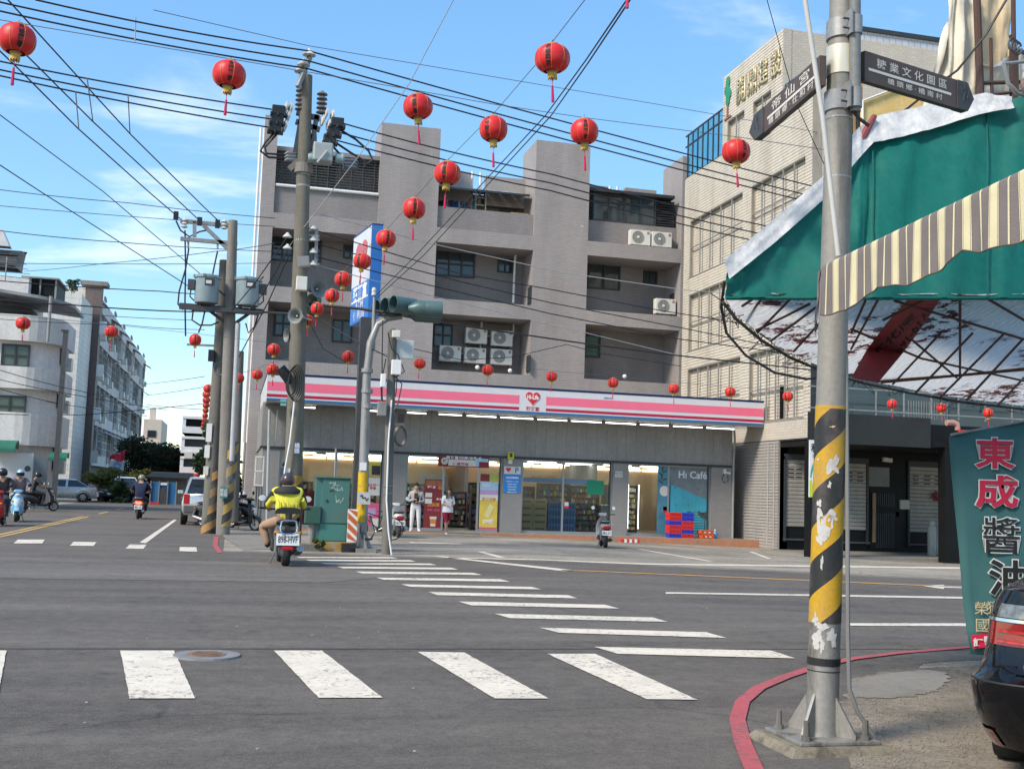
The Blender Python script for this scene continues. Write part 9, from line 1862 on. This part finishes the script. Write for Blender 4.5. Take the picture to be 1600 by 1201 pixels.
# ================================================================== black sedan, rear-left corner nearest
P_car = mk('car_gloss_black', (.004, .004, .005), .1, var=0, coat=.3, spec=.35); HD = R(43)
cp = at_y(1503, 1055, 5.4); ck = thing('parked_car', 'glossy black sedan with a chrome strip and red tail lamp at the lower right corner', 'car', (cp.x, 5.4, 0), -HD); ORG[ck.name] = (0, 0, 0)
def lvl(z, xl, yr, rc=.3, xr=1.84, yf=4.75, bow=.1):
    """Plan outline at height z: rear at y = yr, left side at x = xl; rounded corners."""
    pts = []; W2 = (xl+xr)/2
    for k in range(9): a = math.pi+math.pi/2*k/8; pts.append((xl+rc+rc*math.cos(a), yr+bow+rc+rc*math.sin(a), z))
    for k in range(1, 6): u = k/6; pts.append((xl+rc+(xr-xl-2*rc)*u, yr+bow-bow*math.sin(math.pi*u)*1.0, z))
    for k in range(9): a = 1.5*math.pi+math.pi/2*k/8; pts.append((xr-rc+rc*math.cos(a), yr+bow+rc+rc*math.sin(a), z))
    for k in range(5): a = math.pi/2*k/4; pts.append((xr-.5+.5*math.cos(a), yf-.5+.5*math.sin(a), z))
    for k in range(5): a = math.pi/2+math.pi/2*k/4; pts.append((xl+.5+.5*math.cos(a), yf-.5+.5*math.sin(a), z))
    return pts
LV = [(.17, .17, .2), (.2, .1, .12), (.3, .045, .05), (.42, .012, .01), (.53, .0, -.03), (.575, .004, -.03), (.6, .03, .03), (.66, .055, .08), (.78, .075, .1), (.88, .085, .1), (.95, .1, .1), (1.01, .13, .1), (1.06, .165, .08), (1.078, .2, .1)]
MB().loft([lvl(z, x, y) for z, x, y in LV]).B('body', P_car, ck, lo=1, sm=1, ang=.5)
hi_ = [(.32, 1.15, 1.0), (.45, 1.75, 1.3), (.55, 2.0, 1.42)]
MB().loft([lvl(1.05, .24, 1.0, .25, 1.6, 3.7, .03), lvl(1.25, .36, 1.35, .25, 1.48, 3.1, .03), lvl(1.42, .48, 1.75, .25, 1.36, 2.7, .03), lvl(1.47, .6, 1.95, .25, 1.24, 2.5, .03)]).B('cabin', P_car, ck, lo=1, sm=1, ang=.6)
MB().face([(.45, 1.06, 1.12), (1.4, 1.06, 1.12), (1.28, 1.62, 1.4), (.57, 1.62, 1.4)]).B('rear_window', M_tint, ck, lo=1)
def wrap(z0, z1, s0, s1, m, name, off=.006, rows=3):
    """Patch that follows the body between heights, from corner parameter s0 to s1 (index along the outline)."""
    mb = MB(); g = []
    def at_z(z):
        for (a, b) in zip(LV, LV[1:]):
            if a[0] <= z <= b[0]: k = (z-a[0])/(b[0]-a[0]); return a[1]+(b[1]-a[1])*k, a[2]+(b[2]-a[2])*k
        return LV[-1][1:]
    for j in range(rows+1):
        z = [z0f+(z1f-z0f)*j/rows for z0f, z1f in ((z0, z1),)][0]; x, y = at_z(z); P_ = lvl(z, x-off, y-off, .3, 1.84+off)
        row = []; N = 14
        for i in range(N+1):
            s_ = s0+(s1-s0)*i/N; k = int(s_); f = s_-k; a, b = Vector(P_[k % len(P_)]), Vector(P_[(k+1) % len(P_)]); row.append(a+(b-a)*f)
        g.append(row)
    mb.loft(g, closed=False, cap=False); return mb.B(name, m, ck, lo=1, sm=1, ang=3)
M_lens = mk('lamp_red_lens', (.2, .003, .006), .08, var=.5, sc=16, coat=1); M_clear = mk('lamp_clear_lens', (.2, .2, .19), .06, .3, .5, 22, coat=1)
wrap(.76, .885, 2.6, 10.2, M_lens, 'tail_light', .012); wrap(.889, .907, 2.2, 13.5, M_chrome, 'chrome_strip', .018); wrap(.912, .985, 3.4, 7.6, M_clear, 'reversing_lamp', .012)
wrap(.775, .79, 4, 9.5, mk('lamp_bright', (.42, .02, .02), .1, var=.4, sc=30, coat=1), 'lamp_rib', .018); wrap(.83, .845, 4, 9.8, mk('lamp_bright', (.75, .05, .04)), 'lamp_rib', .018)
wrap(.2, .3, 1.0, 4.0, M_lens, 'bumper_reflector', .008); wrap(.568, .578, 0.5, 13, M_black, 'bumper_gap', .004); wrap(.62, .745, 6.5, 8.4, P_car, 'quarter_panel', .006)
me = text_mesh('CAMRY', M_chrome, .01, 0, 1.0); pp_ = lvl(.965, .115, .1)[9]; o = place('lettering', me, ck, (.47, .135, .968), (math.pi/2-.05, 0, -.26), (.26/me['w'], .045/me['h'], 1))
for x in (.16, 1.68):
    for y in (1.05, 3.75): car_wheel(ck, x, y, .33, .1)
MB().box(.85-.26, .85+.26, .0, .02, .62, .74).B('licence_plate', M_plate, ck, lo=1)
lt = MB(); rnd = random.Random(12)
for k in range(26):
    p = on_g(rnd.uniform(100, 1250), rnd.uniform(860, 1190), 0); lt.obox((p.x, p.y, gz(p.x)+.014), (rnd.uniform(.008, .02), rnd.uniform(.006, .014), .004), Matrix.Rotation(rnd.uniform(0, 3), 3, 'Z'))
o = lt.B('scattered_litter', mk('litter_pale', (.45, .44, .4), .8, var=.3)); o['kind'] = 'stuff'; tag(o, 'tiny pale scraps of litter scattered over the asphalt', 'litter')
gv = MB()
for k in range(900):
    p = on_g(rnd.uniform(1330, 1540), rnd.uniform(1070, 1200), 0); r_ = rnd.uniform(.003, .01); gv.obox((p.x, p.y, gz(p.x)+.012), (r_, r_*rnd.uniform(.6, 1.3), r_*.7), Matrix.Rotation(rnd.uniform(0, 3), 3, 'Z'))
o = gv.B('loose_gravel', mk('gravel_tan', (.26, .22, .165), .9, var=.4, sc=30)); o['kind'] = 'stuff'; tag(o, 'loose pale gravel on the worn concrete by the black car', 'gravel')
